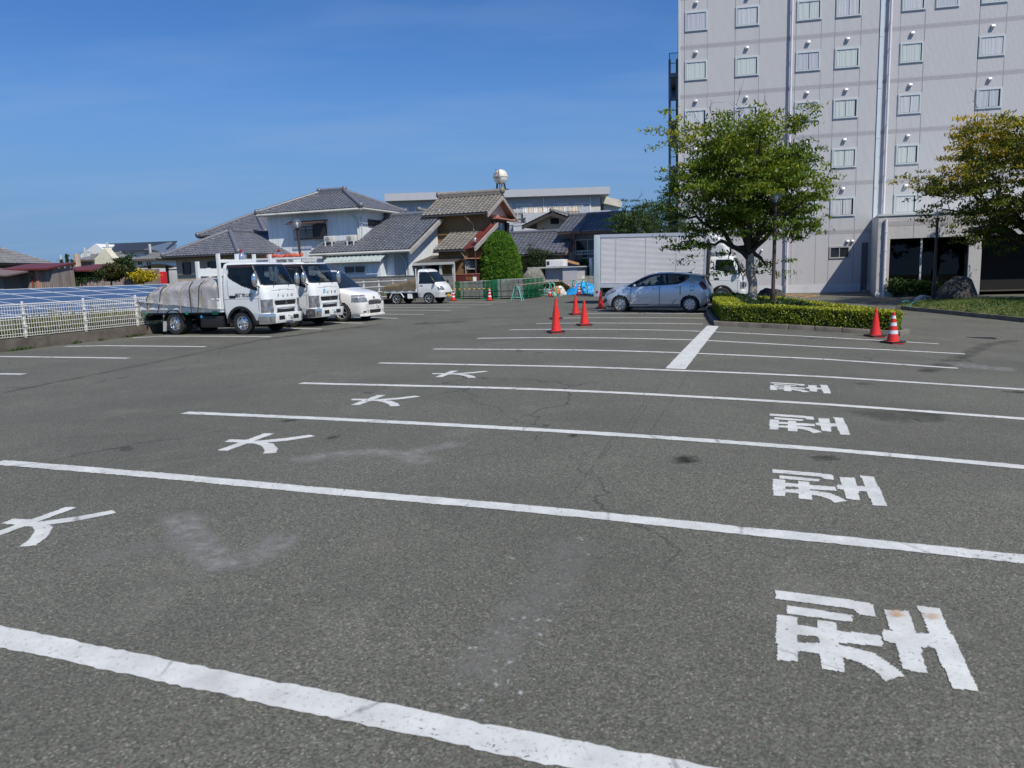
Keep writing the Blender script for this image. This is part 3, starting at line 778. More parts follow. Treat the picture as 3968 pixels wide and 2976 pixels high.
def add_tile_roof(parent, planes, m, ridges=(), thickness=0.12, pitch=0.27, course=0.26, ridge_r=0.13, under=None, name='roof'):
 mb = MB(); tone = []
 for pl in planes:
  q, tn = tile_plane(*pl, pitch=pitch, course=course)
  o = len(mb.v); mb.v += q.v; mb.f += [tuple(i + o for i in f) for f in q.f]; mb.m += [0] * len(q.f); tone += tn
  P = [Vector(p) for p in pl]
  nrm = (P[1] - P[0]).cross(P[3] - P[0]) if (P[3] - P[0]).cross(P[1] - P[0]).length > 1e-6 else (P[1] - P[0]).cross(P[2] - P[0])
  nrm.normalize()
  if nrm.z < 0: nrm = -nrm
  low = [tuple(p - nrm * 0.05) for p in P]; lower = [tuple(p - nrm * (0.05 + thickness)) for p in P]
  nf = len(mb.f)
  mb.add(lower + low, [(0, 3, 2, 1), (4, 5, 6, 7), (0, 1, 5, 4), (1, 2, 6, 5), (2, 3, 7, 6), (3, 0, 4, 7)], 1)
  tone += [0.3] * (len(mb.f) - nf)
 ob = mb.build(name, [m, under or mat('eave_timber', (0.20, 0.14, 0.10, 1), 0.8)], parent, smooth=50)
 set_attr(ob, 'tone', tone)
 for a, b in ridges:
  a, b = Vector(a), Vector(b); rb = MB(); L = (b - a).length; n = max(2, int(L / 0.26))
  rb.tube([a.lerp(b, i / n) + Vector((0, 0, 0.10)) for i in range(n + 1)], [ridge_r * (1.0 + 0.12 * (i % 2)) for i in range(n + 1)], 10)
  d = (b - a).normalized(); q = Vector((-d.y, d.x, 0))
  q = q.normalized() if q.length > 1e-3 else Vector((1, 0, 0))
  w = q * ridge_r * 0.95; dn = Vector((0, 0, -0.10)); up = Vector((0, 0, 0.06))
  rb.hexa([tuple(a - w + dn), tuple(b - w + dn), tuple(b + w + dn), tuple(a + w + dn), tuple(a - w + up), tuple(b - w + up), tuple(b + w + up), tuple(a + w + up)])
  r_ = rb.build('ridge', m, ob, smooth=40); set_attr(r_, 'tone', [0.6 if i % 3 else 0.25 for i in range(len(r_.data.polygons))])
  for e_, s_ in ((a, -1), (b, 1)):
   om = MB(); om.sphere(tuple(e_ + Vector((0, 0, 0.12))), ridge_r * 1.35, 10, 6, sz=(1, 1, 1.15)); x_ = om.build('ridge_end_tile', m, ob, smooth=60); set_attr(x_, 'tone', [0.3] * len(x_.data.polygons))
 return ob
def siding_mat(name, col, pitch=0.3, dark=0.55, dirt=None, bump=True):
 """Vertical board or corrugated cladding with a shallow groove each `pitch` metres."""
 if name in _mats: return _mats[name]
 t = NT(name); v = t.coord()
 sep = t.n.new('ShaderNodeSeparateXYZ'); t.l.new(v, sep.inputs[0])
 f = t.math('FRACT', t.math('DIVIDE', t.math('ADD', sep.outputs[0], t.math('MULTIPLY', sep.outputs[1], 1.0)), pitch))
 edge = t.math('MINIMUM', f, t.math('SUBTRACT', 1.0, f))
 g = t.rng(edge, 0.0, 0.05)
 lo = tuple(x * 0.9 for x in col[:3]) + (1,); hi = tuple(min(1, x * 1.08) for x in col[:3]) + (1,)
 c = t.mix(t.rng(t.noise(1.3, 5, 0.6, t.mapping(v, (1, 1, 0.35))), 0.3, 0.7), lo, hi)
 if dirt: c = t.mix(t.rng(t.noise(1.8, 6, 0.65, t.mapping(v, (1, 1, 0.3))), 0.5, 0.7, 0, 0.6), c, dirt)
 c = t.mix(t.rng(g, 0, 1, dark, 0.0), c, tuple(x * 0.35 for x in col[:3]) + (1,))
 t.p(color=c, rough=0.6, spec=0.35); t.bump(g, 0.4, 0.02)
 _mats[name] = t.mat
 return t.mat
M_SIDING_WHITE = siding_mat('white_blue_siding', (0.69, 0.735, 0.75, 1), 0.42)
M_SIDING_BROWN = siding_mat('brown_corrugated_siding', (0.20, 0.125, 0.055, 1), 0.10, 0.45)
M_STUCCO_TAN = mat('tan_stucco', (0.40, 0.33, 0.26, 1), 0.9, var=0.08, bump=0.3, bscale=60)
M_STUCCO_ORANGE = mat('peach_tile_skirt', (0.48, 0.27, 0.15, 1), 0.85, var=0.1)
M_CREAM = mat('cream_render', (0.62, 0.54, 0.36, 1), 0.9, var=0.06)
M_GREY_WALL = mat('grey_render', (0.45, 0.47, 0.50, 1), 0.85, var=0.06, dirt=(0.28, 0.29, 0.30, 1), dirt_amt=0.4)
M_SIDING_GREY = siding_mat('slate_grey_siding', (0.22, 0.23, 0.25, 1), 0.15)
M_GUTTER = mat('pale_gutter', (0.52, 0.52, 0.48, 1), 0.5, var=0.1, dirt=(0.25, 0.22, 0.18, 1), dirt_amt=0.6)
M_GUTTER_DARK = mat('dark_gutter', (0.04, 0.038, 0.036, 1), 0.5)
M_FASCIA = mat('weathered_fascia', (0.34, 0.32, 0.31, 1), 0.8, var=0.15)
M_RED_METAL = mat('red_sheet_metal', (0.12, 0.022, 0.018, 1), 0.5, var=0.15, dirt=(0.10, 0.03, 0.02, 1))
M_PINK_METAL = mat('faded_red_flashing', (0.48, 0.21, 0.15, 1), 0.55, var=0.15)
def house(name, label, t0, n0, cat='house', z=0.0):
 X, Y = LOT.loc(t0, n0)
 o = thing(name, label, cat, (X, Y, z), LOT.az)
 return o
def gutter(parent, a, b, m, r=0.06):
 mb = MB(); mb.tube([a, b], r, 8); return mb.build('gutter', m, parent, smooth=60)
def pipe(parent, pts, m, r=0.04, name='downpipe'):
 mb = MB(); mb.tube(pts, r, 8); return mb.build(name, m, parent, smooth=60)
def window(parent, axis, at, a0, a1, z0, z1, frame=M_ALU, glass=M_GLASS_DARK, panes=2, out=-1, fw=0.05, name='window', rail=False):
 """A framed window on a wall: axis 'y' lies on the plane y=at looking along out; axis 'x' on the plane x=at."""
 mb = MB()
 def bx(p0, p1, d0, d1, q0, q1, m=0):
  d0, d1 = sorted((at + out * d0, at + out * d1))
  if axis == 'y': mb.box(p0, p1, d0, d1, q0, q1, m)
  else: mb.box(d0, d1, p0, p1, q0, q1, m)
 bx(a0, a1, 0.0, 0.06, z1 - fw, z1); bx(a0, a1, 0.0, 0.07, z0, z0 + fw)
 bx(a0, a0 + fw, 0, 0.06, z0 + fw, z1 - fw); bx(a1 - fw, a1, 0, 0.06, z0 + fw, z1 - fw)
 for i in range(1, panes):
  c = a0 + (a1 - a0) * i / panes; bx(c - fw * 0.4, c + fw * 0.4, 0.0, 0.05, z0 + fw, z1 - fw)
 w = mb.build(name, frame, parent)
 mb = MB()
 for i in range(panes):
  c0, c1 = a0 + (a1 - a0) * i / panes, a0 + (a1 - a0) * (i + 1) / panes
  bx(c0 + fw * 0.5, c1 - fw * 0.5, 0.003, 0.02 + 0.006 * (i % 2), z0 + fw * 0.6, z1 - fw * 0.6)
 mb.build('pane', glass, w)
 return w
def railing(parent, a, b, z0, z1, m, gap=0.12, r=0.012, name='railing'):
 a, b = Vector(a), Vector(b); mb = MB(); n = max(1, int((b - a).length / gap))
 for z in (z0 + 0.05, z1): mb.tube([a + Vector((0, 0, z)), b + Vector((0, 0, z))], r * 1.6, 6)
 for i in range(n + 1):
  p = a.lerp(b, i / n); mb.tube([p + Vector((0, 0, z0)), p + Vector((0, 0, z1))], r, 5)
 return mb.build(name, m, parent)
v4 = view(1400, 700, 3.16); v7h = view(700, 750, 2.765); v3t = view(1000, 950, 3.16); v5r = view(1900, 650, 3.318); v1 = view(0, 850, 2.212); v6l = view(0, 1000, 3.687)
def FR(vw, x, y, n): return LOT.front(*vw(x, y), n)
def SD(vw, x, y, t): return LOT.side(*vw(x, y), t)
# --- tan bungalow with a hipped roof, end-on
def hip_end_house(name, label, corner, n, width, depth, eave_z, rise, wall, roof, over=0.5, walls2=None, base_z=0.0):
 t0 = LOT.front(corner[0], corner[1], n)[0]
 o = house(name, label, t0, n); w = width; d = depth; h = w / 2
 ez, rz = eave_z, eave_z + rise
 A, B, C2, D2 = (0, 0, ez), (w, 0, ez), (w, d, ez), (0, d, ez); P, Q = (h, h, rz), (h, d - h, rz)
 add_tile_roof(o, [(A, B, P, P), (B, C2, Q, P), (D2, A, P, Q), (C2, D2, Q, Q)], roof, [(A, P), (B, P), (P, Q)])
 mb = MB(); mb.box(over, w - over, over, d - over, -0.3, ez - 0.02)
 if walls2: mb.box(over - 0.01, w - over + 0.01, over - 0.01, d - over + 0.01, -0.3, 1.45, 1)
 mb.build('wall', [wall] + ([walls2] if walls2 else []), o)
 gutter(o, (0, -0.05, ez - 0.06), (w, -0.05, ez - 0.06), M_GUTTER_DARK); gutter(o, (w + 0.05, 0, ez - 0.06), (w + 0.05, d, ez - 0.06), M_GUTTER_DARK)
 return o, t0
tan, tt = hip_end_house('tan_bungalow', 'tan bungalow with peach lower wall and grey hipped roof behind the tarpaulin truck', v1(1398, 322), 37.6, 5.75, 9.5, 3.22, 1.5, M_STUCCO_TAN, M_ROOF_GREY, walls2=M_STUCCO_ORANGE)
def onT(vw, x, y): u, z_ = FR(vw, x, y, 38.1); return u - tt, z_
a = onT(v1, 1575, 470); b = onT(v1, 1632, 368)
window(tan, 'y', 0.5, a[0], b[0], a[1], b[1], M_DARK_FRAME, panes=1)
a = onT(v1, 1790, 470); b = onT(v1, 1930, 358)
window(tan, 'y', 0.5, a[0], a[0] + 1.6, a[1] + 0.2, b[1], M_DARK_FRAME, panes=2)
pl = MB(); pl.tube([(0.7, 0.1, 1.30), (3.6, 0.1, 1.38)], 0.015, 6); pl.tube([(2.0, 0.45, 1.0), (2.0, 0.1, 1.33)], 0.02, 6); pl.build('laundry_pole', M_STEEL, tan)
back, tb = hip_end_house('grey_roofed_house', 'house with big grey hipped roof rising behind the tan bungalow', v7h(180, 452), 44.5, 5.9, 9.0, 4.85, 1.6, M_STUCCO_TAN, M_ROOF_GREY)
# --- white two-storey house with a low tiled wing in front
NW = 42.9
tL, zE = FR(v7h, 820, 268, NW - 0.6); tR, _ = FR(v7h, 1935, 203, NW - 0.6)
wh = house('white_house', 'white two-storey house clad in vertical boards with grey tiled roof and low front wing', tL, NW - 0.6)
W_, Dp = tR - tL, 5.9; ez = 5.92; hh = Dp / 2; rz = ez + 1.35
add_tile_roof(wh, [((0, 0, ez), (W_, 0, ez), (W_ - hh, hh, rz), (hh, hh, rz)), ((W_, 0, ez), (W_, Dp, ez), (W_ - hh, hh, rz), (W_ - hh, hh, rz)),
     ((0, Dp, ez), (0, 0, ez), (hh, hh, rz), (hh, hh, rz)), ((W_, Dp, ez), (0, Dp, ez), (hh, hh, rz), (W_ - hh, hh, rz))],
    M_ROOF_GREY, [((0, 0, ez), (hh, hh, rz)), ((W_, 0, ez), (W_ - hh, hh, rz)), ((hh, hh, rz + 0.1), (W_ - hh, hh, rz + 0.1)), ((W_, Dp, ez), (W_ - hh, hh, rz))], under=M_FASCIA)
def onW(vw, x, y): u, z_ = FR(vw, x, y, NW); return u - tL, z_
x0 = onW(v7h, 938, 400)[0]; x1 = onW(v7h, 1916, 300)[0]
mb = MB(); mb.box(x0, x1, 0.6, Dp - 0.6, -0.2, ez - 0.02); mb.build('wall', M_SIDING_WHITE, wh)
gutter(wh, (-0.05, -0.02, ez - 0.11), (W_ + 0.05, -0.02, ez - 0.11), M_GUTTER, 0.085); gutter(wh, (W_ + 0.06, 0, ez - 0.08), (W_ + 0.06, Dp, ez - 0.08), M_GUTTER)
pipe(wh, [(x1 - 0.65, -0.05, ez - 0.1), (x1 - 0.25, 0.5, ez - 0.55), (x1 - 0.12, 0.52, ez - 0.8), (x1 - 0.12, 0.52, 3.0)], M_GUTTER)
pipe(wh, [(x1 + 0.06, 0.75, ez - 0.5), (x1 + 0.06, 0.75, 3.2)], M_GUTTER, 0.03)
# balcony window with its dark shutter box and small roof
a = onW(v7h, 1248, 515); b = onW(v7h, 1565, 345); mid = onW(v7h, 1440, 400)[0]
bay = MB(); bay.box(mid, b[0], 0.34, 0.598, a[1] + 0.1, b[1] + 0.12); sh = bay.build('shutter_box', mat('dark_shutter', (0.022, 0.018, 0.020, 1), 0.5), wh)
wdw = window(wh, 'y', 0.6, a[0] + 0.05, mid, a[1] + 0.15, b[1] + 0.02, M_DARK_FRAME, mat('curtained_glass', (0.42, 0.45, 0.46, 1), 0.15, var=0.2, nscale=5), panes=2, name='balcony_window')
railing(wdw, (a[0], 0.30, 0), (mid, 0.30, 0), a[1] + 0.05, a[1] + 0.72, M_DARK_FRAME, 0.10, 0.016)
aw = MB(); aw.hexa([(a[0] - 0.4, -0.05, b[1] + 0.16), (b[0] + 0.1, -0.05, b[1] + 0.16), (b[0] + 0.1, 0.598, b[1] + 0.34), (a[0] - 0.4, 0.598, b[1] + 0.34),
     (a[0] - 0.4, -0.05, b[1] + 0.22), (b[0] + 0.1, -0.05, b[1] + 0.22), (b[0] + 0.1, 0.598, b[1] + 0.40), (a[0] - 0.4, 0.598, b[1] + 0.40)])
aw.build('window_awning', mat('brown_awning', (0.10, 0.055, 0.05, 1), 0.5), wdw)
wall_u = x1 + tL
s0 = SD(v7h, 2008, 350, wall_u); s1 = SD(v7h, 2140, 290, wall_u)
window(wh, 'x', x1, s0[0] - NW + 0.6, s1[0] - NW + 0.6 + 0.2, s0[1], s1[1], M_DARK_FRAME, panes=2, out=1, name='side_window')
sb2 = MB(); sb2.box(x1 + 0.002, x1 + 0.2, s1[0] - NW + 0.85, min(Dp - 0.65, s1[0] - NW + 2.0), s0[1] - 0.02, s1[1] + 0.05); sb2.build('shutter_box', mat('dark_shutter', (0, 0, 0, 1)), wh)
# low wing
NE = 41.2
eL = FR(v7h, 1382, 632, NE); eR = FR(v4, 592, 850, NE); zEw = (eL[1] + eR[1]) / 2
dw = 5.0; zT = zEw + 0.46 * dw
tTR = FR(v4, 1040, 492, NE + dw)[0]
o_ = (tL, NW - 0.6)
def wl(t, n, z): return (t - o_[0], n - o_[1], z)
xr_ = eR[0]
topL = FR(v4, 235, 590, NE + dw)[0]
rp = (wl(eL[0], NE, zEw), wl(xr_, NE, zEw), wl(xr_, NE + dw, zT), wl(eL[0] + 0.1, NE + dw, zT))
# the roof face stops against the tower wall: front strip full width, upper part to its right
nb = NW - 0.02 - NE
zb_ = zEw + 0.46 * nb
add_tile_roof(wh, [(wl(eL[0], NE, zEw), wl(xr_, NE, zEw), wl(xr_, NE + nb, zb_), wl(eL[0], NE + nb, zb_)),
     (wl(tL + x1 + 0.03, NE + nb, zb_), wl(xr_, NE + nb, zb_), wl(xr_, NE + dw, zT), wl(tL + x1 + 0.03, NE + dw, zT))], M_ROOF_GREY,
    [(wl(topL + 0.3, NE + dw, zT + 0.05), wl(xr_ - 0.3, NE + dw, zT + 0.05))], under=M_FASCIA, ridge_r=0.17, name='wing_roof')
mb = MB(); mb.box(eL[0] + 0.45 - o_[0], xr_ - 0.4 - o_[0], NE + 0.55 - o_[1], NW - o_[1] + 0.55, -0.2, zEw + 0.1)
gx0, gx1 = NE + 0.55 - o_[1], NE + dw - o_[1] + 1.5
mb.prism([(gx0, -0.2), (gx1, -0.2), (gx1, zT - 0.7), (NE + dw - o_[1], zT - 0.05), (gx0, zEw + 0.16)], 'x', xr_ - 1.4 - o_[0], xr_ - 0.395 - o_[0])
mb.build('wing_wall', M_SIDING_WHITE, wh)
vg = MB(); vg.hexa([wl(xr_ + 0.02, NE - 0.02, zEw - 0.32), wl(xr_ + 0.08, NE - 0.02, zEw - 0.32), wl(xr_ + 0.08, NE + dw, zT - 0.34), wl(xr_ + 0.02, NE + dw, zT - 0.34),
     wl(xr_ + 0.02, NE - 0.02, zEw - 0.08), wl(xr_ + 0.08, NE - 0.02, zEw - 0.08), wl(xr_ + 0.08, NE + dw, zT - 0.08), wl(xr_ + 0.02, NE + dw, zT - 0.08)])
vg.build('bargeboard', M_FASCIA, wh)
gutter(wh, wl(eL[0] - 0.05, NE - 0.02, zEw - 0.11), wl(xr_ + 0.02, NE - 0.02, zEw - 0.11), M_GUTTER, 0.085)
pipe(wh, [wl(xr_ - 0.9, NE - 0.05, zEw - 0.1), wl(xr_ - 0.6, NE + 0.5, zEw - 0.6), wl(xr_ - 0.55, NE + 0.5, zEw - 0.9), wl(xr_ - 0.55, NE + 0.5, 0)], M_GUTTER)
def onE(vw, x, y, n=NE + 0.55): u, z_ = FR(vw, x, y, n); return u - o_[0], z_
# lean-to with ribbed tin roof
nl = NE - 0.2
l0 = onE(v3t, 800, 205, nl - 0.35); l1 = onE(v3t, 1500, 200, nl - 0.35)
zl = (l0[1] + l1[1]) / 2
lt = MB(); L_ = l1[0] - l0[0]; n = int(L_ / 0.3); y0_, y1_ = nl - 0.35 - o_[1], NE + 0.54 - o_[1]
for i in range(n):
 a0 = l0[0] + L_ * i / n; a1 = l0[0] + L_ * (i + 1) / n
 lt.hexa([(a0, y0_, zl), (a1, y0_, zl), (a1, y1_, zl + 0.55), (a0, y1_, zl + 0.55), (a0, y0_, zl + 0.04), (a1, y0_, zl + 0.04), (a1, y1_, zl + 0.59), (a0, y1_, zl + 0.59)])
 lt.hexa([(a0, y0_, zl + 0.03), (a0 + 0.05, y0_, zl + 0.03), (a0 + 0.05, y1_, zl + 0.58), (a0, y1_, zl + 0.58), (a0, y0_, zl + 0.09), (a0 + 0.05, y0_, zl + 0.09), (a0 + 0.05, y1_, zl + 0.64), (a0, y1_, zl + 0.64)])
lean = lt.build('tin_roof', mat('pale_green_tin', (0.38, 0.44, 0.42, 1), 0.5, var=0.1), wh)
mb = MB(); mb.box(l0[0] + 0.5, l1[0] - 0.25, nl - o_[1], NE + 0.545 - o_[1], -0.2, zl + 0.1); mb.build('lean_to_wall', M_SIDING_WHITE, wh)
gutter(wh, (l0[0] - 0.05, y0_ - 0.05, zl - 0.03), (l1[0] + 0.03, y0_ - 0.05, zl - 0.03), M_GUTTER, 0.045)
a = onE(v3t, 1060, 350, nl); b = onE(v3t, 1318, 245, nl)
window(wh, 'y', nl - o_[1], a[0], b[0], a[1], b[1], M_ALU, panes=2, name='kitchen_window')
a = onE(v3t, 1495, 378); b = onE(v3t, 1562, 255)
dr = MB(); dr.box(a[0], b[0], NE + 0.50 - o_[1], NE + 0.549 - o_[1], -0.1, b[1]); d_ = dr.build('back_door', M_ALU, wh)
di = MB(); di.box(a[0] + 0.08, b[0] - 0.08, NE + 0.485 - o_[1], NE + 0.499 - o_[1], 0, b[1] - 0.12); di.build('door_panel', mat('brown_door_panel', (0.10, 0.06, 0.045, 1), 0.5), d_)
# air conditioner units standing on the wing roof
def ac_unit(label, vw, xa, xb, ya, yb, n, zbase=None, grp=None, sc=1.0):
 p0 = FR(vw, xa, yb, n); p1 = FR(vw, xb, ya, n)
 w = p1[0] - p0[0]; h = p1[1] - p0[1]; X, Y = LOT.loc(p0[0], n)
 o = thing('air_conditioner', label, 'air conditioner', (X, Y, p0[1]), LOT.az, grp)
 mb = MB(); mb.box(0, w, 0, 0.3, 0.12, h); c = mb.build('casing', mat('ac_cream', (0.58, 0.57, 0.52, 1), 0.5, var=0.04), o, bevel=0.02)
 f = MB(); r = min(w, h - 0.12) * 0.38; f.lathe([(r, -0.012), (r, -0.002)], (w * 0.36, 0, 0.12 + (h - 0.12) / 2), 'y', 24); f.build('fan_opening', mat('ac_fan_dark', (0.12, 0.12, 0.115, 1), 0.6), o)
 g = MB()
 for k in range(4): g.lathe([(r * (0.25 + 0.25 * k), -0.03), (r * (0.25 + 0.25 * k) - 0.012, -0.03)], (w * 0.36, 0, 0.12 + (h - 0.12) / 2), 'y', 24, cap=False)
 g.sphere((w * 0.36, -0.02, 0.12 + (h - 0.12) / 2), r * 0.2, 10, 6); g.build('fan_grille', mat('ac_cream', (0.58, 0.57, 0.52, 1)), o)
 s = MB()
 for u in (0.1, w - 0.1):
  s.box(u - 0.03, u + 0.03, -0.08, 0.4, 0.06, 0.12); s.box(u - 0.03, u + 0.03, -0.06, -0.01, -0.3, 0.06); s.box(u - 0.03, u + 0.03, 0.32, 0.36, -0.1, 0.06)
 s.build('stand', M_WHITE_METAL, o)
 return o
ac_unit('cream air conditioner on the tiled wing, beside the dark balcony shutter', v7h, 1538, 1632, 452, 540, 42.15, grp='air conditioners on the wing roof')
ac_unit('cream air conditioner on the tiled wing, near the downpipe at the white house corner', v7h, 1772, 1866, 444, 535, 42.15, grp='air conditioners on the wing roof')
# --- brown house
NB_ = 46.0
bl = FR(v4, 740, 425, NB_ - 0.5); br_ = FR(v4, 1548, 392, NB_ - 0.5); ez = (bl[1] + br_[1]) / 2
bh = house('brown_house', 'brown corrugated two-storey house with weathered tile roof and cream gable peak', bl[0], NB_ - 0.5)
W_ = br_[0] - bl[0]; hh = 2.75; rz = ez + 1.32; Dp = 2 * hh
add_tile_roof(bh, [((0, 0, ez), (W_, 0, ez), (W_, hh, rz), (0, hh, rz)), ((W_, Dp, ez), (0, Dp, ez), (0, hh, rz), (W_, hh, rz))], M_ROOF_BROWN, [((0, hh, rz + 0.12), (W_, hh, rz + 0.12))], ridge_r=0.15, pitch=0.3, course=0.3)
wx0, wx1 = 0.75, W_ - 0.12
wx1 = W_ - 0.55
mb = MB(); mb.box(wx0, wx1, 0.55, Dp - 0.55, -0.2, ez); mb.build('wall', M_SIDING_BROWN, bh)
gb = MB(); gb.prism([(0.45, ez - 0.02), (Dp - 0.45, ez - 0.02), (hh, rz - 0.12)], 'x', wx1 - 0.6, wx1 + 0.02); gb.build('gable', mat('cream_gable', (0.60, 0.60, 0.54, 1), 0.8), bh)
fl = MB(); fl.box(wx1 + 0.001, wx1 + 0.05, 0.5, Dp - 0.5, ez - 0.14, ez - 0.04); fl.build('flashing', M_PINK_METAL, bh)
for s_ in (-1, 1):
 bg = MB(); e0 = (W_ + 0.02, hh + s_ * hh, ez)
 bg.hexa([(W_ - 0.02, hh, rz - 0.35), (W_ + 0.05, hh, rz - 0.35), (W_ + 0.05, hh + s_ * hh, ez - 0.30), (W_ - 0.02, hh + s_ * hh, ez - 0.30),
    (W_ - 0.02, hh, rz - 0.10), (W_ + 0.05, hh, rz - 0.10), (W_ + 0.05, hh + s_ * hh, ez - 0.06), (W_ - 0.02, hh + s_ * hh, ez - 0.06)])
 bg.build('bargeboard', M_FASCIA, bh, recalc=True)
gutter(bh, (-0.02, -0.06, ez - 0.1), (W_, -0.06, ez - 0.1), M_GUTTER_DARK)
def onB(vw, x, y, n=NB_ + 0.05): u, z_ = FR(vw, x, y, n); return u - bl[0], z_
pipe(bh, [(W_ - 1.6, -0.04, ez - 0.15), (W_ - 1.2, 0.48, ez - 0.7), (W_ - 1.2, 0.48, 3.6)], mat('salmon_pipe', (0.42, 0.28, 0.24, 1), 0.6))
wt = bl[0] + wx1
s0 = SD(v4, 1610, 655, wt); s1 = SD(v4, 1750, 515, wt)
window(bh, 'x', wx1, s0[0] - NB_ + 0.5, s1[0] - NB_ + 0.5, s0[1], s1[1], M_DARK_FRAME, mat('curtained_glass', (0, 0, 0, 1)), panes=2, out=1, name='gable_window')
hd = MB(); hd.box(wx1, wx1 + 0.55, s0[0] - NB_ + 0.2, s1[0] - NB_ + 2.0, s1[1] + 0.12, s1[1] + 0.20); hd.build('window_hood', M_PINK_METAL, bh)
sb3 = MB(); sb3.box(wx1 + 0.002, wx1 + 0.2, s1[0] - NB_ + 0.55, min(Dp - 0.6, s1[0] - NB_ + 2.0), s0[1], s1[1]); sb3.build('shutter_box', mat('dark_shutter', (0, 0, 0, 1)), bh)
# its lower front wing
nF = NB_ - 2.4
q0 = FR(v4, 900, 848, nF - 0.4); q1 = FR(v4, 1258, 845, nF - 0.4); zq = (q0[1] + q1[1]) / 2
lx0, lx1 = q0[0] - bl[0] - 0.1, q1[0] - bl[0]; ly0, ly1 = nF - 0.4 - (NB_ - 0.5), 0.545; zq1 = zq + 0.42 * (ly1 - ly0)
add_tile_roof(bh, [((lx0, ly0, zq), (lx1, ly0, zq), (lx1, ly1, zq1), (lx0, ly1, zq1))], M_ROOF_BROWN, [], pitch=0.3, course=0.3, name='wing_roof')
rm = MB(); rm.hexa([(lx1 - 0.02, ly0, zq - 0.02), (lx1 + 0.55, ly0 + 0.5, zq + 0.12), (lx1 + 0.55, ly1 + 1.6, zq1 + 0.55), (lx1 - 0.02, ly1, zq1), (lx1 - 0.02, ly0, zq + 0.06), (lx1 + 0.55, ly0 + 0.5, zq + 0.2), (lx1 + 0.55, ly1 + 1.6, zq1 + 0.63), (lx1 - 0.02, ly1, zq1 + 0.08)])
rm.build('red_flashing', M_RED_METAL, bh)
rg_ = MB(); rg_.hexa([(lx1 + 0.5, ly0 + 0.45, zq - 0.12), (lx1 + 0.62, ly0 + 0.45, zq - 0.12), (lx1 + 0.62, ly1 + 1.6, zq1 + 0.32), (lx1 + 0.5, ly1 + 1.6, zq1 + 0.32), (lx1 + 0.5, ly0 + 0.45, zq + 0.17), (lx1 + 0.62, ly0 + 0.45, zq + 0.17), (lx1 + 0.62, ly1 + 1.6, zq1 + 0.60), (lx1 + 0.5, ly1 + 1.6, zq1 + 0.60)]); rg_.build('bargeboard', M_FASCIA, bh)
mb = MB(); mb.prism([(ly0 + 0.4, -0.2), (ly1 + 2.5, -0.2), (ly1 + 2.5, zq1 + 0.4), (ly1, zq1 - 0.12), (ly0 + 0.4, zq + 0.02)], 'x', lx0 + 0.15, lx1 - 0.02); mb.build('wing_wall', M_SIDING_BROWN, bh)
gutter(bh, (lx0, ly0 - 0.05, zq - 0.1), (lx1, ly0 - 0.05, zq - 0.1), M_GUTTER_DARK)
pipe(bh, [(lx1 - 0.25, ly0 - 0.04, zq - 0.12), (lx1 - 0.1, ly0 + 0.33, zq - 0.5), (lx1 - 0.1, ly0 + 0.33, 0.1)], mat('salmon_pipe', (0, 0, 0, 1)))
wt2 = bl[0] + lx1 - 0.02
s0 = SD(v4, 1290, 1085, wt2); s1 = SD(v4, 1480, 985, wt2)
w2 = window(bh, 'x', lx1 - 0.02, s0[0] - NB_ + 0.5, s1[0] - NB_ + 0.5, s0[1], s1[1], M_ALU, panes=2, out=1, name='barred_window')
bars = MB()
for i in range(15):
 y = s0[0] - NB_ + 0.5 + (s1[0] - s0[0]) * i / 14; bars.box(lx1 + 0.13, lx1 + 0.155, y - 0.012, y + 0.012, s0[1] - 0.02, s1[1] + 0.02)
for z_ in (s0[1] + 0.02, s1[1] - 0.02, (s0[1] + s1[1]) / 2): bars.box(lx1 + 0.12, lx1 + 0.14, s0[0] - NB_ + 0.45, s1[0] - NB_ + 0.55, z_ - 0.015, z_ + 0.015)
bars.build('window_bars', M_ALU, w2)
hd = MB(); hd.box(lx1 - 0.02, lx1 + 0.5, s0[0] - NB_ + 0.3, s1[0] - NB_ + 0.7, s1[1] + 0.12, s1[1] + 0.18); hd.build('window_hood', M_PINK_METAL, bh)
# awning between the two houses
ca = FR(v4, 600, 925, 43.5); cb = FR(v4, 1130, 998, 42.2)
X, Y = LOT.loc(ca[0], 42.2); cp = thing('lean_to_awning', 'dark sloping awning on pale posts between the white and the brown house', 'awning', (X, Y, 0), LOT.az)
wv = cb[0] - ca[0]
mb = MB(); mb.hexa([(0, 0, cb[1] - 0.05), (wv, 0, cb[1] - 0.05), (wv, 2.8, cb[1] + 0.45), (0, 2.8, cb[1] + 0.45), (0, 0, cb[1] + 0.02), (wv, 0, cb[1] + 0.02), (wv, 2.8, cb[1] + 0.52), (0, 2.8, cb[1] + 0.52)])
mb.build('awning_sheet', mat('dark_brown_sheet', (0.06, 0.05, 0.045, 1), 0.6), cp)
bm_ = MB(); bm_.box(-0.05, wv + 0.05, -0.06, 0.0, cb[1] - 0.12, cb[1] + 0.03); bm_.build('front_beam', M_GUTTER, cp)
for f in (0.42, 0.74, 0.98):
 p_ = MB(); p_.box(wv * f - 0.07, wv * f + 0.07, 0.05, 0.19, -0.2, cb[1] - 0.05); p_.build('post', M_GUTTER, cp)
sh_ = MB(); sh_.box(0.05, wv * 0.95, 2.7, 2.78, -0.2, cb[1] + 0.4); sh_.build('back_panel', M_VOID, cp)
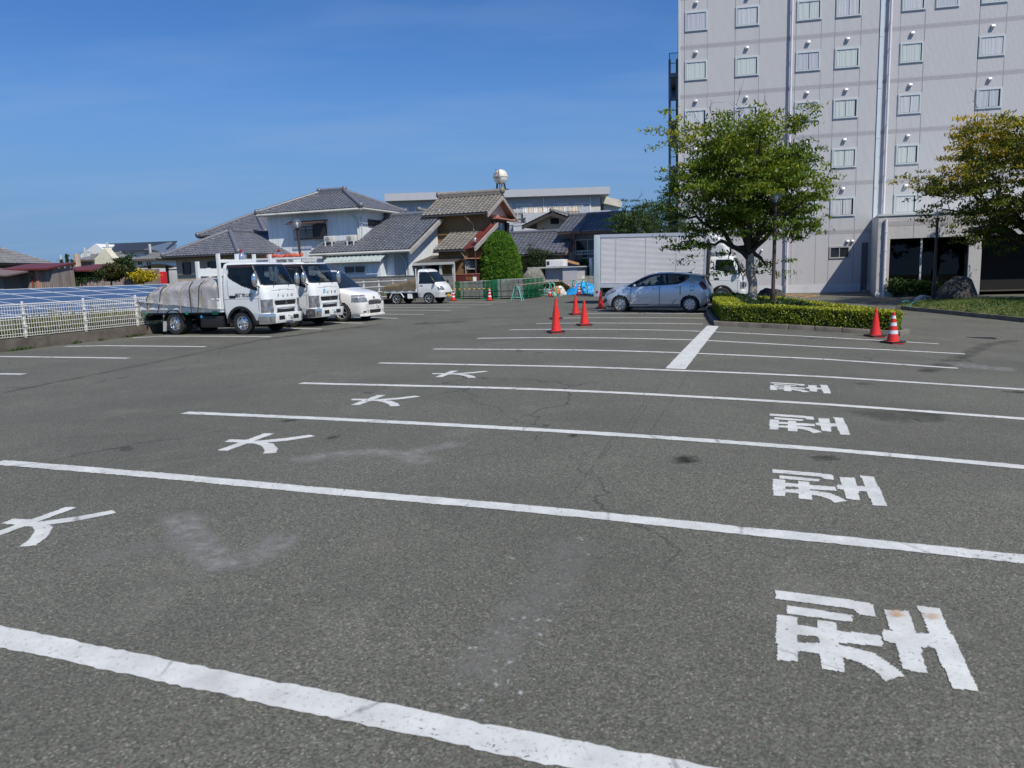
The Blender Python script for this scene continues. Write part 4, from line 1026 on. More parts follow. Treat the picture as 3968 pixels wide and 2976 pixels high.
# --- the long grey apartment block behind, squarely facing the camera
AF = Frame(0, 82.0, 0.0)
def AP(vw, x, y, v=0.0): return AF.front(*vw(x, y), v)
ap = thing('apartment_block', 'long grey flat-roofed apartment block with balconies rising behind the tiled houses', 'apartment block', (0, 82.0, 0), 0)
aL, aT = AP(v4, 282, 160); aR, _ = AP(v5r, 1540, 262)
_, fB = AP(v4, 282, 250)
fb = MB(); fb.box(aL, aR, 0, 9, fB, aT); fb.build('roof_fascia', mat('fascia_grey', (0.42, 0.44, 0.47, 1), 0.7, var=0.04, dirt=(0.33, 0.34, 0.36, 1), dirt_amt=0.4), ap)
wL = aL + 0.5; wR = AP(v5r, 1415, 400, 0.8)[0]
_, zB = AP(v5r, 1300, 555)
mb = MB(); mb.box(wL, wR, 0.8, 8.5, -0.2, fB + 0.01); mb.box(wL + 0.01, wR + 0.002, 0.79, 2, zB, AP(v5r, 1300, 490, 0.8)[1], 1)
mb.build('wall', [M_GREY_WALL, mat('beige_panel', (0.52, 0.49, 0.44, 1), 0.8, var=0.05)], ap)
M_CURTGLASS = mat('curtained_glass', (0.42, 0.45, 0.46, 1), 0.15)
for (xa, xb, ya, vw) in ((810, 1000, 460, v5r), (1080, 1278, 455, v5r), (335, 530, 468, v5r), (205, 280, 470, v5r), (655, 820, 322, v4), (415, 578, 330, v4)):
 p = AP(vw, xa, ya, 0.78); q = AP(vw, xb, ya, 0.78)
 window(ap, 'y', 0.78, p[0], q[0], zB - 0.5, p[1], M_WHITE_METAL, M_CURTGLASS, panes=2, fw=0.07, name='balcony_door')
def balcony(xa, xb, solid):
 mb = MB(); z0 = zB - 1.05
 mb.box(xa, xb, -0.1, 0.79, z0 - 0.25, z0)
 if solid: mb.box(xa, xb, -0.1, 0.05, z0 - 0.25, zB)
 b = mb.build('balcony', mat('fascia_grey', (0, 0, 0, 1)), ap)
 if not solid: railing(b, (xa, 0, 0), (xb, 0, 0), z0, zB + 0.02, M_DARK_FRAME, 0.11, 0.018)
xs_ = [AP(v4, 340, 440)[0], AP(v4, 830, 440)[0], AP(v5r, 290, 600)[0], AP(v5r, 452, 600)[0], AP(v5r, 862, 600)[0], AP(v5r, 1143, 600)[0], AP(v5r, 1545, 600)[0]]
balcony(xs_[0], xs_[1], False); balcony(xs_[2], xs_[3] - 0.01, False); balcony(xs_[3], xs_[4], True); balcony(xs_[4] + 0.01, xs_[5] - 0.01, False); balcony(xs_[5], xs_[6], True)
mb = MB(); mb.box(xs_[2], xs_[6], 0.3, 0.78, -0.2, zB - 2.2); mb.box(xs_[2], xs_[6], -0.05, 0.05, zB - 2.9, zB - 1.05); mb.build('lower_storey', M_GREY_WALL, ap)
for x in (wR - 1.1, AP(v5r, 690, 450)[0], AP(v4, 350, 300)[0]): pipe(ap, [(x, 0.72, fB - 0.05), (x, 0.72, zB - 0.9)], M_WHITE_METAL, 0.06)
# washing on the balcony
X0 = AP(v5r, 425, 520)[0]; wz = AP(v5r, 425, 515)[1]
wr = random.Random(5)
wline = thing('washing_line', 'row of pale clothes hung out on the apartment balcony', 'laundry', (X0, 82.35, wz), 0)
for k in range(11):
 c = MB(); x = k * 0.56 * 0.95; w = wr.uniform(0.32, 0.5); h = wr.uniform(0.75, 1.15)
 n = 6
 for i in range(n + 1): c.v += [(x + w * i / n, 0.04 * math.sin(i * 2.1 + k), 0), (x + w * i / n, 0.05 * math.sin(i * 2.5 + k), -h)]
 for i in range(n): c.f.append((2 * i, 2 * i + 1, 2 * i + 3, 2 * i + 2)); c.m.append(0)
 col = wr.choice([(0.75, 0.75, 0.74), (0.72, 0.62, 0.48), (0.45, 0.58, 0.72), (0.70, 0.66, 0.60)])
 c.build('garment', mat('cloth_%d' % int(col[0] * 100 + col[2] * 10), col + (1,), 0.9, var=0.05), wline)
lp = MB(); lp.tube([(-0.3, 0, 0.02), (6.4, 0, 0.02)], 0.02, 6); lp.build('pole', M_STEEL, wline)
# annex on its roof side
an0 = AP(v5r, 1457, 455, 4.0); an1 = AP(v5r, 1650, 700, 4.0); an2 = AP(v5r, 1690, 445, 3.5)
anx = thing('pale_annex', 'pale mint rendered annex with thin cream roof slab beside the grey apartment block', 'building', (0, 86.0, 0), 0)
mb = MB(); mb.box(an0[0], an1[0], 0, 5, -0.2, an0[1]); mb.build('wall', mat('mint_render', (0.56, 0.64, 0.62, 1), 0.8, var=0.04), anx)
mb = MB(); mb.hexa([(an0[0] - 0.3, -0.5, an0[1]), (an2[0], -0.5, an2[1] - 0.55), (an2[0], 5, an2[1] - 0.55), (an0[0] - 0.3, 5, an0[1]),
     (an0[0] - 0.3, -0.5, an0[1] + 0.8), (an2[0], -0.5, an2[1] + 0.22), (an2[0], 5, an2[1] + 0.22), (an0[0] - 0.3, 5, an0[1] + 0.8)])
mb.build('roof', mat('cream_slab', (0.55, 0.52, 0.45, 1), 0.8), anx)
rz_ = AP(v5r, 1645, 690, 3)[1]
railing(anx, (an1[0], 0.2, 0), (an1[0] + 3.4, 0.2, 0), rz_, AP(v5r, 1645, 622, 3)[1], M_DARK_FRAME, 0.2, 0.03, name='railing')
# spherical water tank on the roof
tc = AP(v5r, 132, 118, 4.0); r_ = (AP(v5r, 226, 118, 4.0)[0] - AP(v5r, 38, 118, 4.0)[0]) / 2; tbz = AP(v5r, 120, 285, 4.0)[1]
tk = thing('water_tank', 'weathered white spherical water tank on legs on the apartment roof', 'water tank', (tc[0], 86.0, tbz), 0)
mb = MB(); mb.sphere((0, 0, tc[1] - tbz), r_, 32, 20)
ttk = NT('flaking_white_paint'); v_ = ttk.coord()
c_ = ttk.mix(ttk.rng(ttk.noise(1.4, 6, 0.65, v_), 0.56, 0.64), (0.62, 0.59, 0.50, 1), (0.30, 0.20, 0.16, 1))
ttk.p(color=c_, rough=0.6)
sp = mb.build('tank', ttk.mat, tk, smooth=60)
mb = MB(); mb.lathe([(r_ + 0.01, tc[1] - tbz - 0.05), (r_ + 0.05, tc[1] - tbz - 0.05), (r_ + 0.05, tc[1] - tbz + 0.03), (r_ + 0.01, tc[1] - tbz + 0.03)], seg=32); mb.build('seam_flange', mat('tank_rim', (0.45, 0.42, 0.36, 1), 0.6), tk)
lad = MB()
for s_ in (-0.16, 0.16):
 lad.tube([(s_ - 0.35, -math.sqrt(max(0.01, (r_ + 0.08) ** 2 - a_ * a_)), tc[1] - tbz + a_) for a_ in [r_ * (-0.95 + 0.19 * i) for i in range(11)]], 0.02, 5)
for i in range(11):
 a_ = r_ * (-0.9 + 0.18 * i); lad.tube([(-0.51, -math.sqrt((r_ + 0.08) ** 2 - a_ * a_), tc[1] - tbz + a_), (-0.19, -math.sqrt((r_ + 0.08) ** 2 - a_ * a_), tc[1] - tbz + a_)], 0.015, 5)
lad.build('ladder', M_DARK_FRAME, tk)
for i in range(6):
 a_ = i * math.pi / 3 + 0.3; lg = MB(); lg.tube([(0.55 * math.cos(a_), 0.55 * math.sin(a_), 0.05), (0.45 * math.cos(a_), 0.45 * math.sin(a_), tc[1] - tbz - r_ * 0.85)], 0.055, 8); lg.build('leg', M_DARK_FRAME, tk)
bs = MB(); bs.lathe([(0.9, -0.15), (0.9, 0.05), (0.3, 0.05)], seg=16); bs.build('base', M_DARK_FRAME, tk)
for txt, dz in (('ふ米べ', 0.33), ('トップス', -0.18)):
 mb_ = text_mesh('tank_lettering', txt, 0.36, mat('black_lettering', (0.02, 0.02, 0.02, 1), 0.6, var=0), tk, (0, 0, 0), (0, 0, 0), extrude=0.0)
 # bend the flat lettering onto the sphere
 R_ = r_ + 0.012
 for v in mb_.data.vertices:
  x, y = v.co.x - 0.62, v.co.y + dz; zz = max(-0.98, min(0.98, y / R_)); rad = R_ * math.sqrt(1 - zz * zz)
  v.co = (rad * math.sin(x / R_), -rad * math.cos(x / R_), tc[1] - tbz + y)
# --- cream gable house and its neighbours with blue-black tiles
NC = 59.0
cL = FR(v5r, 405, 745, NC); cA = FR(v5r, 785, 562, NC)
hw = cA[0] - cL[0]; rise = cA[1] - cL[1]
cg = house('cream_gable_house', 'cream rendered house with its gable facing the car park, in front of the apartments', cL[0], NC, z=0)
add_tile_roof(cg, [((0, 8, cL[1]), (0, 0, cL[1]), (hw, 0, cA[1]), (hw, 8, cA[1])), ((2 * hw, 0, cL[1]), (2 * hw, 8, cL[1]), (hw, 8, cA[1]), (hw, 0, cA[1]))], M_ROOF_OLD, [((hw, 0, cA[1]), (hw, 8, cA[1]))], pitch=0.3, course=0.3, under=mat('dark_eave', (0.06, 0.05, 0.045, 1), 0.8))
mb = MB(); mb.prism([(hw * 0.42, -0.2), (hw * 1.62, -0.2), (hw * 1.62, cL[1] + rise * 0.36 - 0.2), (hw, cA[1] - 0.22), (hw * 0.42, cL[1] + rise * 0.40 - 0.2)], 'y', 0.7, 7.5); mb.build('wall', M_CREAM, cg)
mb = MB(); mb.box(hw * 0.88, hw * 1.16, 0.68, 0.72, cA[1] - 0.95, cA[1] - 0.5); mb.build('gable_vent', M_VOID, cg)
pipe(cg, [(hw * 0.62, 0.62, cA[1] - 1.2), (hw * 0.85, 0.62, 2.5)], M_DARK_FRAME, 0.03)
for sgn, nm in ((-1, 0), (1, 2)):
 vb = MB(); e = hw + sgn * hw
 vb.hexa([(hw, -0.06, cA[1] - 0.34), (e, -0.06, cL[1] - 0.32), (e, -0.01, cL[1] - 0.32), (hw, -0.01, cA[1] - 0.34), (hw, -0.06, cA[1] - 0.12), (e, -0.06, cL[1] - 0.1), (e, -0.01, cL[1] - 0.1), (hw, -0.01, cA[1] - 0.12)])
 vb.build('bargeboard', mat('dark_eave', (0, 0, 0, 1)), cg, recalc=True)
# low dark-roofed house
ND = 51.0
d0 = FR(v5r, 395, 1106, ND); d1 = FR(v5r, 972, 1110, ND); zD = (d0[1] + d1[1]) / 2; tL2 = d0[0] - 3.5; wD = d1[0] - tL2; dd = 3.6
dh = house('low_dark_roof_house', 'low house with blue-black wavy tile roof to the right of the clipped conifer', tL2, ND)
zr = FR(v5r, 600, 842, ND + dd)[1]
add_tile_roof(dh, [((0, 0, zD), (wD, 0, zD), (wD, dd, zr), (0, dd, zr)), ((wD, 2 * dd, zD), (0, 2 * dd, zD), (0, dd, zr), (wD, dd, zr))], M_ROOF_DARK, [((0, dd, zr), (wD, dd, zr))], pitch=0.32, course=0.3)
mb = MB(); mb.box(0.5, wD - 0.4, 0.6, 2 * dd - 0.6, -0.2, zD); mb.build('wall', mat('grey_brown_render', (0.20, 0.19, 0.175, 1), 0.85, var=0.1), dh)
gutter(dh, (0, -0.06, zD - 0.1), (wD, -0.06, zD - 0.1), M_GUTTER_DARK)
# two-storey dark house
NU = 53.2
u0 = FR(v5r, 872, 832, NU - 0.6); u1 = FR(v5r, 1595, 800, NU - 0.6); zU = u1[1]
uh = house('dark_roof_house', 'two-storey slate-grey house with blue-black tile roof left of the big box truck', u0[0], NU - 0.6)
wU = u1[0] - u0[0]; dU = 3.2; zRU = FR(v5r, 1300, 614, NU - 0.6 + dU)[1]; zl_ = u0[1]
mid_ = FR(v5r, 1165, 832, NU - 0.6)[0] - u0[0]
add_tile_roof(uh, [((0, -0.35, zl_), (mid_, -0.35, zl_), (mid_, dU, zRU), (0, dU, zRU)), ((mid_, 0, zU), (wU, 0, zU), (wU, dU, zRU), (mid_, dU, zRU)), ((wU, 2 * dU, zU), (0, 2 * dU, zU), (0, dU, zRU), (wU, dU, zRU))],
    M_ROOF_DARK, [((0, dU, zRU), (wU, dU, zRU))], pitch=0.32, course=0.3)
def onU(vw, x, y, n=NU): u, z_ = FR(vw, x, y, n); return u - u0[0], z_
xw0 = onU(v5r, 905, 900)[0]; xs1 = onU(v5r, 1075, 900)[0]; xw1 = onU(v5r, 1540, 850)[0]
mb = MB(); mb.box(xw0, xs1, 0.6, 2 * dU - 0.5, -0.2, zl_); mb.box(xs1 + 0.003, wU - 0.4, 0.9, 2 * dU - 0.5, -0.2, zU + 0.3); mb.build('wall', M_SIDING_GREY, uh)
a = onU(v5r, 1095, 1060, NU + 0.3); b = onU(v5r, 1340, 915, NU + 0.3)
w_ = window(uh, 'y', 0.9, a[0], b[0] + 0.4, a[1] - 0.6, b[1], M_ALU, M_GLASS_DARK, panes=2, fw=0.06, name='veranda_door')
rb0 = onU(v5r, 1095, 1125); rb1 = onU(v5r, 1340, 1062)
railing(w_, (rb0[0], 0.55, 0), (rb1[0] + 0.3, 0.55, 0), rb0[1], rb1[1], M_WHITE_METAL, 0.13, 0.018)
lg = MB(); lg.box(xs1 - 0.05, xs1 + 0.05, 0.45, 0.59, -0.2, zl_ - 0.1); lg.build('corner_post', mat('salmon_pipe', (0, 0, 0, 1)), uh)
mb = MB(); mb.box(onU(v5r, 945, 1000)[0], onU(v5r, 1065, 1000)[0], 0.35, 0.59, -0.2, 2.9); mb.build('bath_wing', mat('pale_panel', (0.38, 0.36, 0.35, 1), 0.8), uh)
mt = MB(); mb_a = onU(v5r, 1110, 1180); mt.box(mb_a[0], mb_a[0] + 0.35, 0.78, 0.899, mb_a[1], mb_a[1] + 0.55); mt.build('meter_box', mat('olive_box', (0.24, 0.22, 0.14, 1), 0.6), uh)
ua = FR(v5r, 1620, 868, NU + 1.4); ub = FR(v5r, 1745, 868, NU + 1.4); uz = FR(v5r, 1650, 705, NU + 3.4)
ah = house('dark_roof_wing_house', 'narrow blue-black tiled roof stepping down beside the slate-grey house', ua[0] - 0.6, NU + 1.4)
wA = ub[0] - ua[0] + 0.6
add_tile_roof(ah, [((0, 0, ua[1]), (wA, 0, ua[1]), (wA, 2, uz[1]), (0, 2, uz[1])), ((wA, 4, ua[1]), (0, 4, ua[1]), (0, 2, uz[1]), (wA, 2, uz[1]))], M_ROOF_DARK, [((0, 2, uz[1]), (wA, 2, uz[1]))], pitch=0.32, course=0.3)
mb = MB(); mb.box(0.3, wA - 0.3, 0.4, 3.6, -0.2, ua[1]); mb.build('wall', M_SIDING_GREY, ah)
# old roof peeping between white and brown houses
p0 = FR(v4, 345, 505, 53.0); p1 = FR(v4, 500, 420, 55.5)
oh = house('small_gable_house', 'small old tiled gable roof squeezed between the white and brown houses', p0[0], 53.0)
wO = 5.2; 
add_tile_roof(oh, [((0, 0, p0[1]), (0, -0.01, p0[1]), (wO / 2, -0.01, p1[1]), (wO / 2, 0, p1[1]))] if False else [((0, 7, p0[1]), (0, 0, p0[1]), (wO / 2, 0, p1[1]), (wO / 2, 7, p1[1])), ((wO, 0, p0[1]), (wO, 7, p0[1]), (wO / 2, 7, p1[1]), (wO / 2, 0, p1[1]))], M_ROOF_OLD, [((wO / 2, 0, p1[1]), (wO / 2, 7, p1[1]))], pitch=0.3, course=0.3)
mb = MB(); mb.prism([(0.5, -0.2), (wO - 0.5, -0.2), (wO - 0.5, p0[1] + 0.1), (wO / 2, p1[1] - 0.25), (0.5, p0[1] + 0.1)], 'y', 0.5, 6.5); mb.build('wall', mat('grey_brown_render', (0, 0, 0, 1)), oh)
mb = MB(); mb.box(wO / 2 - 0.35, wO / 2 + 0.35, 0.46, 0.5, p1[1] - 1.1, p1[1] - 0.7); mb.build('gable_vent', M_VOID, oh)
# --- far left: sheds, old house, white flats, cream houses
FL = 0.9                                               # that side stands on a higher terrace
tr = MB(); tr.hexa([(-75, 45.5, -0.3), (-21.2, 44.0, -0.3), (-21.2, 140, -0.3), (-75, 140, -0.3), (-75, 45.5, FL), (-21.2, 44.0, FL), (-21.2, 140, FL), (-75, 140, FL)])
tag(tr.build('terrace', earth_material()), kind='structure')
rw = MB(); rw.hexa([(-75, 45.2, -0.3), (-21.0, 43.7, -0.3), (-21.0, 43.98, -0.3), (-75, 45.48, -0.3), (-75, 45.2, FL + 0.45), (-21.0, 43.7, FL + 0.45), (-21.0, 43.98, FL + 0.45), (-75, 45.48, FL + 0.45)])
tag(rw.build('retaining_wall', M_CONC), 'low stained concrete wall behind the solar panels', 'wall')
def rusty_mat(name, base, rust, amt):
 t = NT(name); v = t.coord(); sep = t.n.new('ShaderNodeSeparateXYZ'); t.l.new(v, sep.inputs[0])
 n = t.noise(1.5, 6, 0.7, t.mapping(v, (2.2, 2.2, 0.35)))
 c = t.mix(t.rng(n, 0.42, 0.62, 0, amt), base, rust)
 c = t.mix(t.rng(t.noise(6, 4, 0.6, t.mapping(v, (1, 1, 0.1))), 0.4, 0.65, 0, 0.5), c, (0.13, 0.11, 0.10, 1))
 w = t.wave(2.2, 'X'); c = t.mix(t.rng(w, 0.2, 0.6, 0.35, 0), c, (0.06, 0.055, 0.05, 1))
 t.p(color=c, rough=0.8); t.bump(w, 0.5, 0.03)
 return t.mat
M_RUST = rusty_mat('rusty_corrugated_iron', (0.34, 0.33, 0.34, 1), (0.30, 0.12, 0.04, 1), 0.85)
M_TIMBER = rusty_mat('weathered_boards', (0.30, 0.27, 0.25, 1), (0.16, 0.12, 0.10, 1), 0.7)
SF = Frame(0, 50.0, math.radians(-3))
def S(vw, x, y, v=0.0): return SF.front(*vw(x, y), v)
def shouse(name, label, u, v, cat='house'):
 X, Y = SF.loc(u, v); return thing(name, label, cat, (X, Y, 0), SF.az)
# old house at the far left
a = S(v1, -60, 370, 6); b = S(v1, 435, 360, 6); c = S(v1, 0, 215, 9)
o = shouse('old_grey_house', 'old dark house with broad grey tiled roof at the left picture edge', a[0] - 4, 6)
w = b[0] - a[0] - 0.2; zr = S(v1, 60, 228, 9.5)[1]
add_tile_roof(o, [((0, 0, b[1]), (w, 0, b[1]), (w - 2.6, 3.5, zr), (0, 3.5, zr)), ((w, 0, b[1]), (w, 7, b[1]), (w - 2.6, 3.5, zr), (w - 2.6, 3.5, zr)), ((w, 7, b[1]), (0, 7, b[1]), (0, 3.5, zr), (w - 2.6, 3.5, zr))], M_ROOF_OLD, [((0, 3.5, zr), (w - 2.6, 3.5, zr)), ((w, 0, b[1]), (w - 2.6, 3.5, zr))], pitch=0.3, course=0.3)
mb = MB(); mb.box(0.3, w - 0.7, 0.7, 6.3, 0, b[1]); mb.build('wall', mat('dark_render', (0.13, 0.13, 0.135, 1), 0.85), o)
# rusty shed with red eave
a = S(v1, 45, 430); b = S(v1, 448, 430)
o = shouse('rusty_shed', 'weathered board shed with red metal eave and rusty frames below the old house', a[0], 0, 'shed')
w = b[0] - a[0]; z1 = S(v1, 200, 440)[1]; z2 = S(v1, 200, 412)[1]
mb = MB(); mb.hexa([(-0.2, -0.5, z1), (w + 0.1, -0.5, z1), (w + 0.1, 2.5, z2 + 0.15), (-0.2, 2.5, z2 + 0.15), (-0.2, -0.5, z1 + 0.12), (w + 0.1, -0.5, z1 + 0.12), (w + 0.1, 2.5, z2 + 0.3), (-0.2, 2.5, z2 + 0.3)]); mb.build('eave_roof', M_RED_METAL, o)
mb = MB(); mb.box(0.3, w - 0.05, 0, 2.4, 0.4, z1 + 0.1); mb.build('wall', M_TIMBER, o)
pu = S(v1, 320, 500)[0] - a[0]
mb = MB(); mb.box(pu - 0.08, pu + 0.14, -0.05, 0.02, 0.4, z1); mb.build('post', M_PINK_METAL, o)
for x in (185, 278):
 u = S(v1, x, 500)[0] - a[0]; mb = MB(); mb.box(u - 0.04, u + 0.04, -0.06, -0.01, 0.4, S(v1, x, 490)[1]); mb.build('rusty_frame', mat('rust_red', (0.22, 0.05, 0.03, 1), 0.8), o)
# low white roofed corner at the very edge
a = S(v1, 0, 465, -2); b = S(v1, 105, 455, -2)
o = shouse('lean_to_porch', 'small porch roof with white edge at the left picture edge', a[0] - 1.5, -2, 'porch'); w = b[0] - a[0] + 1.5
mb = MB(); mb.hexa([(0, -0.5, a[1] - 0.05), (w, -0.5, b[1] - 0.25), (w, 2.0, b[1] + 0.05), (0, 2.0, a[1] + 0.3), (0, -0.5, a[1] + 0.05), (w, -0.5, b[1] - 0.15), (w, 2.0, b[1] + 0.15), (0, 2.0, a[1] + 0.4)]); mb.build('roof', mat('brown_sheet_roof', (0.16, 0.12, 0.11, 1), 0.6), o)
mb = MB(); mb.box(0, w - 0.7, 0, 2.3, 0.4, b[1] - 0.1); mb.build('wall', mat('dark_render', (0, 0, 0, 1)), o)
# ivy covered shed with dark red roof
a = S(v1, 465, 445, 3); b = S(v1, 850, 440, 3); c = S(v1, 700, 397, 6)
o = shouse('red_roof_shed', 'corrugated shed with dark red roof half buried in ivy', a[0], 3, 'shed'); w = b[0] - a[0]
zc = S(v1, 700, 400, 5.5)[1]
mb = MB(); mb.hexa([(-0.1, -0.4, a[1] - 0.05), (w + 0.4, -0.4, b[1] - 0.05), (w + 0.2, 2.5, zc), (1.6, 2.5, zc), (-0.1, -0.4, a[1] + 0.05), (w + 0.4, -0.4, b[1] + 0.05), (w + 0.2, 2.5, zc + 0.1), (1.6, 2.5, zc + 0.1)]); mb.build('roof', M_RED_METAL, o)
mb = MB(); mb.box(0.05, w + 3.2, 0, 2.3, 0.4, a[1] - 0.03); mb.build('wall', M_RUST, o)
# far white flats
FF = Frame(0, 112.0, math.radians(-8))
def FV(vw, x, y, v=0.0): return FF.front(*vw(x, y), v)
a = FV(v1, 738, 275); b = FV(v1, 1300, 270); e = FV(v1, 1545, 245, 3); rdg = FV(v1, 900, 217, 4)
X, Y = FF.loc(a[0], 0)
o = thing('white_flats', 'long white two-storey building with black pitched roof far beyond the sheds', 'building', (X, Y, 0), FF.az); w = e[0] - a[0]
mb = MB(); mb.hexa([(1.2, -0.6, b[1]), (w, -0.6, b[1]), (w - 1.0, 4, rdg[1]), (1.2, 4, rdg[1]), (1.2, -0.6, b[1] + 0.15), (w, -0.6, b[1] + 0.15), (w - 1.0, 4, rdg[1] + 0.15), (1.2, 4, rdg[1] + 0.15)])
mb.build('roof', mat('black_slate_roof', (0.030, 0.034, 0.042, 1), 0.45), o)
mb = MB(); mb.box(1.4, w - 0.6, 0, 8, 0.5, b[1] + 0.02); mb.build('wall', mat('white_render', (0.62, 0.63, 0.63, 1), 0.85, var=0.04), o)
gx = FV(v1, 740, 270)[0] - a[0]
mb = MB(); gm = FV(v1, 820, 222, -1.5)[0] - a[0]; g1 = FV(v1, 918, 268, -1.5)[0] - a[0]; mb.prism([(gx, 0.5), (g1, 0.5), (g1, b[1] - 0.1), (gm, rdg[1] - 0.1), (gx, b[1] - 0.3)], 'y', -1.5, 3); mb.build('gable_wing', mat('white_render', (0, 0, 0, 1)), o)
for k in range(6):
 x = 930 + k * 62; p = FV(v1, x, 303); q = FV(v1, x + 34, 283)
 if k in (1, 4): continue
 window(o, 'y', 0, p[0] - a[0], q[0] - a[0], p[1], q[1], M_ALU, M_GLASS_DARK, panes=2, fw=0.09)
gm2 = FV(v1, 1310, 255, -2); g2 = FV(v1, 1400, 300, -2)
mb = MB(); mb.prism([(gm2[0] - a[0], 0.5), (g2[0] - a[0], 0.5), (g2[0] - a[0], g2[1]), (gm2[0] - a[0], gm2[1])], 'y', -2, 2); mb.build('gable_wing', mat('white_render', (0, 0, 0, 1)), o)
mb = MB(); r2 = FV(v1, 1320, 245, -2.2); mb.hexa([(gm2[0] - a[0] - 0.5, -2.4, r2[1]), (g2[0] - a[0] + 1.2, -2.4, g2[1] - 0.3), (w - 0.5, 3.0, rdg[1] - 0.6), (gm2[0] - a[0], 3, rdg[1] - 0.1), (gm2[0] - a[0] - 0.5, -2.4, r2[1] + 0.12), (g2[0] - a[0] + 1.2, -2.4, g2[1] - 0.18), (w - 0.5, 3.0, rdg[1] - 0.48), (gm2[0] - a[0], 3, rdg[1])]); mb.build('solar_roof', mat('slate_blue_roof', (0.10, 0.13, 0.18, 1), 0.3), o)
# cream bungalows in between
def simple_house(label, vw, xe0, xe1, ye, yr, xa, Yd, wallc, roofc, name='cream_house', hipped=True, floor=0.5):
 f = Frame(0, Yd, math.radians(-8)); p = f.front(*vw(xe0, ye)); q = f.front(*vw(xe1, ye)); r = f.front(*vw(xa, yr), 2.5)
 X, Y = f.loc(p[0], 0); o = thing(name, label, 'house', (X, Y, 0), f.az); w = q[0] - p[0]; zr = max(r[1], p[1] + 0.6); i = min(2.2, w * 0.3) if hipped else 0
 add_tile_roof(o, [((0, 0, p[1]), (w, 0, p[1]), (w - i, 2.8, zr), (i, 2.8, zr)), ((w, 0, p[1]), (w, 5.6, p[1]), (w - i, 2.8, zr), (w - i, 2.8, zr)), ((w, 5.6, p[1]), (0, 5.6, p[1]), (i, 2.8, zr), (w - i, 2.8, zr))], roofc, [((i, 2.8, zr), (w - i, 2.8, zr))], pitch=0.4, course=0.35)
 mb = MB(); mb.box(0.4, w - 0.4, 0.5, 5.1, floor, p[1]); mb.build('wall', wallc, o)
 return o, p, w
o, p, w = simple_house('cream bungalow with grey-brown roof behind the red roofed shed', v1, 735, 985, 350, 300, 860, 84, mat('pale_cream', (0.60, 0.57, 0.44, 1), 0.85), M_ROOF_OLD)
gbl = MB(); gbl.prism([(w - 2.2, p[1] - 2.6), (w + 0.6, p[1] - 2.6), (w + 0.6, p[1] - 0.2), (w - 0.6, p[1] + 1.3), (w - 2.0, p[1] + 0.1)], 'y', -0.8, 0.3); gbl.build('gable', mat('pale_cream', (0, 0, 0, 1)), o)
simple_house('low brown-walled house behind the dark conifers', v1, 622, 760, 352, 328, 690, 88, mat('brown_render', (0.24, 0.17, 0.12, 1), 0.85), M_ROOF_OLD, name='brown_bungalow')
o, p, w = simple_house('white house with grey roof and two upper windows beyond the round tree', v1, 1120, 1335, 345, 305, 1230, 86, mat('white_render', (0, 0, 0, 1)), M_ROOF_OLD, name='white_bungalow')
ff = Frame(0, 86, math.radians(-8))
for x in (1180, 1255):
 q0 = ff.front(*v1(x, 395), 0.5); q1 = ff.front(*v1(x + 42, 355), 0.5); window(o, 'y', 0.5, q0[0] - p[0], q1[0] - p[0], q0[1], q1[1], M_ALU, M_GLASS_DARK, panes=2, fw=0.08)
simple_house('pale house with grey roof beside the carport', v1, 1325, 1520, 330, 292, 1420, 92, mat('white_render', (0, 0, 0, 1)), M_ROOF_OLD, name='white_bungalow')
# chimney, poles
def post(name, label, vw, x, y0, y1, Y, r, m, cat):
 f = Frame(0, Y, 0); p = f.front(*vw(x, y1)); q = f.front(*vw(x, y0)); mb = MB(); mb.tube([(0, 0, min(0.5, p[1]) - p[1]), (0, 0, q[1] - p[1])], r, 8)
 ob = mb.build(name, m); ob.location = (p[0], Y, p[1]); return tag(ob, label, cat)
post('chimney', 'plain beige chimney standing behind the red roofed shed', v1, 667, 295, 400, 80, 0.33, mat('chimney_beige', (0.42, 0.34, 0.26, 1), 0.85), 'chimney')
for x, y0, y1, Y, lab in ((928, 196, 300, 100, 'pale utility pole rising against the black roof of the white flats'), (1291, 212, 300, 100, 'pale utility pole near the right end of the black roof'), (733, 240, 330, 104, 'short utility pole at the left gable of the white flats'), (527, 305, 380, 110, 'distant utility pole above the dark conifers')):
 o = post('utility_pole', lab, v1, x, y0, y1, Y, 0.16, mat('pole_concrete', (0.48, 0.48, 0.47, 1), 0.8), 'utility pole'); o['group'] = 'utility poles over the far roofs'
 mb = MB(); mb.box(-0.7, 0.7, -0.06, 0.06, 0, 0.1); ztop = max(v.co.z for v in o.data.vertices); c_ = mb.build('crossarm', M_STEEL, o); c_.location = (0, 0, ztop - 0.7)
# carport with dark curved roof
f = Frame(0, 62, math.radians(-6)); a = f.front(*v1(1192, 418)); b = f.front(*v1(1495, 410)); cz = f.front(*v1(1330, 388))[1]
X, Y = f.loc(a[0], 0); o = thing('carport', 'dark curved carport roof on black posts left of the tan bungalow', 'carport', (X, Y, 0), f.az); w = b[0] - a[0]
mb = MB(); N = 10
for i in range(N):
 u0_, u1_ = w * i / N, w * (i + 1) / N; h0 = a[1] + (cz - a[1]) * math.sin(math.pi * min(1, u0_ / w * 1.0)) ; h1 = a[1] + (cz - a[1]) * math.sin(math.pi * min(1, u1_ / w))
 mb.hexa([(u0_, 0, h0), (u1_, 0, h1), (u1_, 5, h1), (u0_, 5, h0), (u0_, 0, h0 + 0.08), (u1_, 0, h1 + 0.08), (u1_, 5, h1 + 0.08), (u0_, 5, h0 + 0.08)])
mb.build('roof', mat('smoked_sheet', (0.035, 0.04, 0.05, 1), 0.3), o)
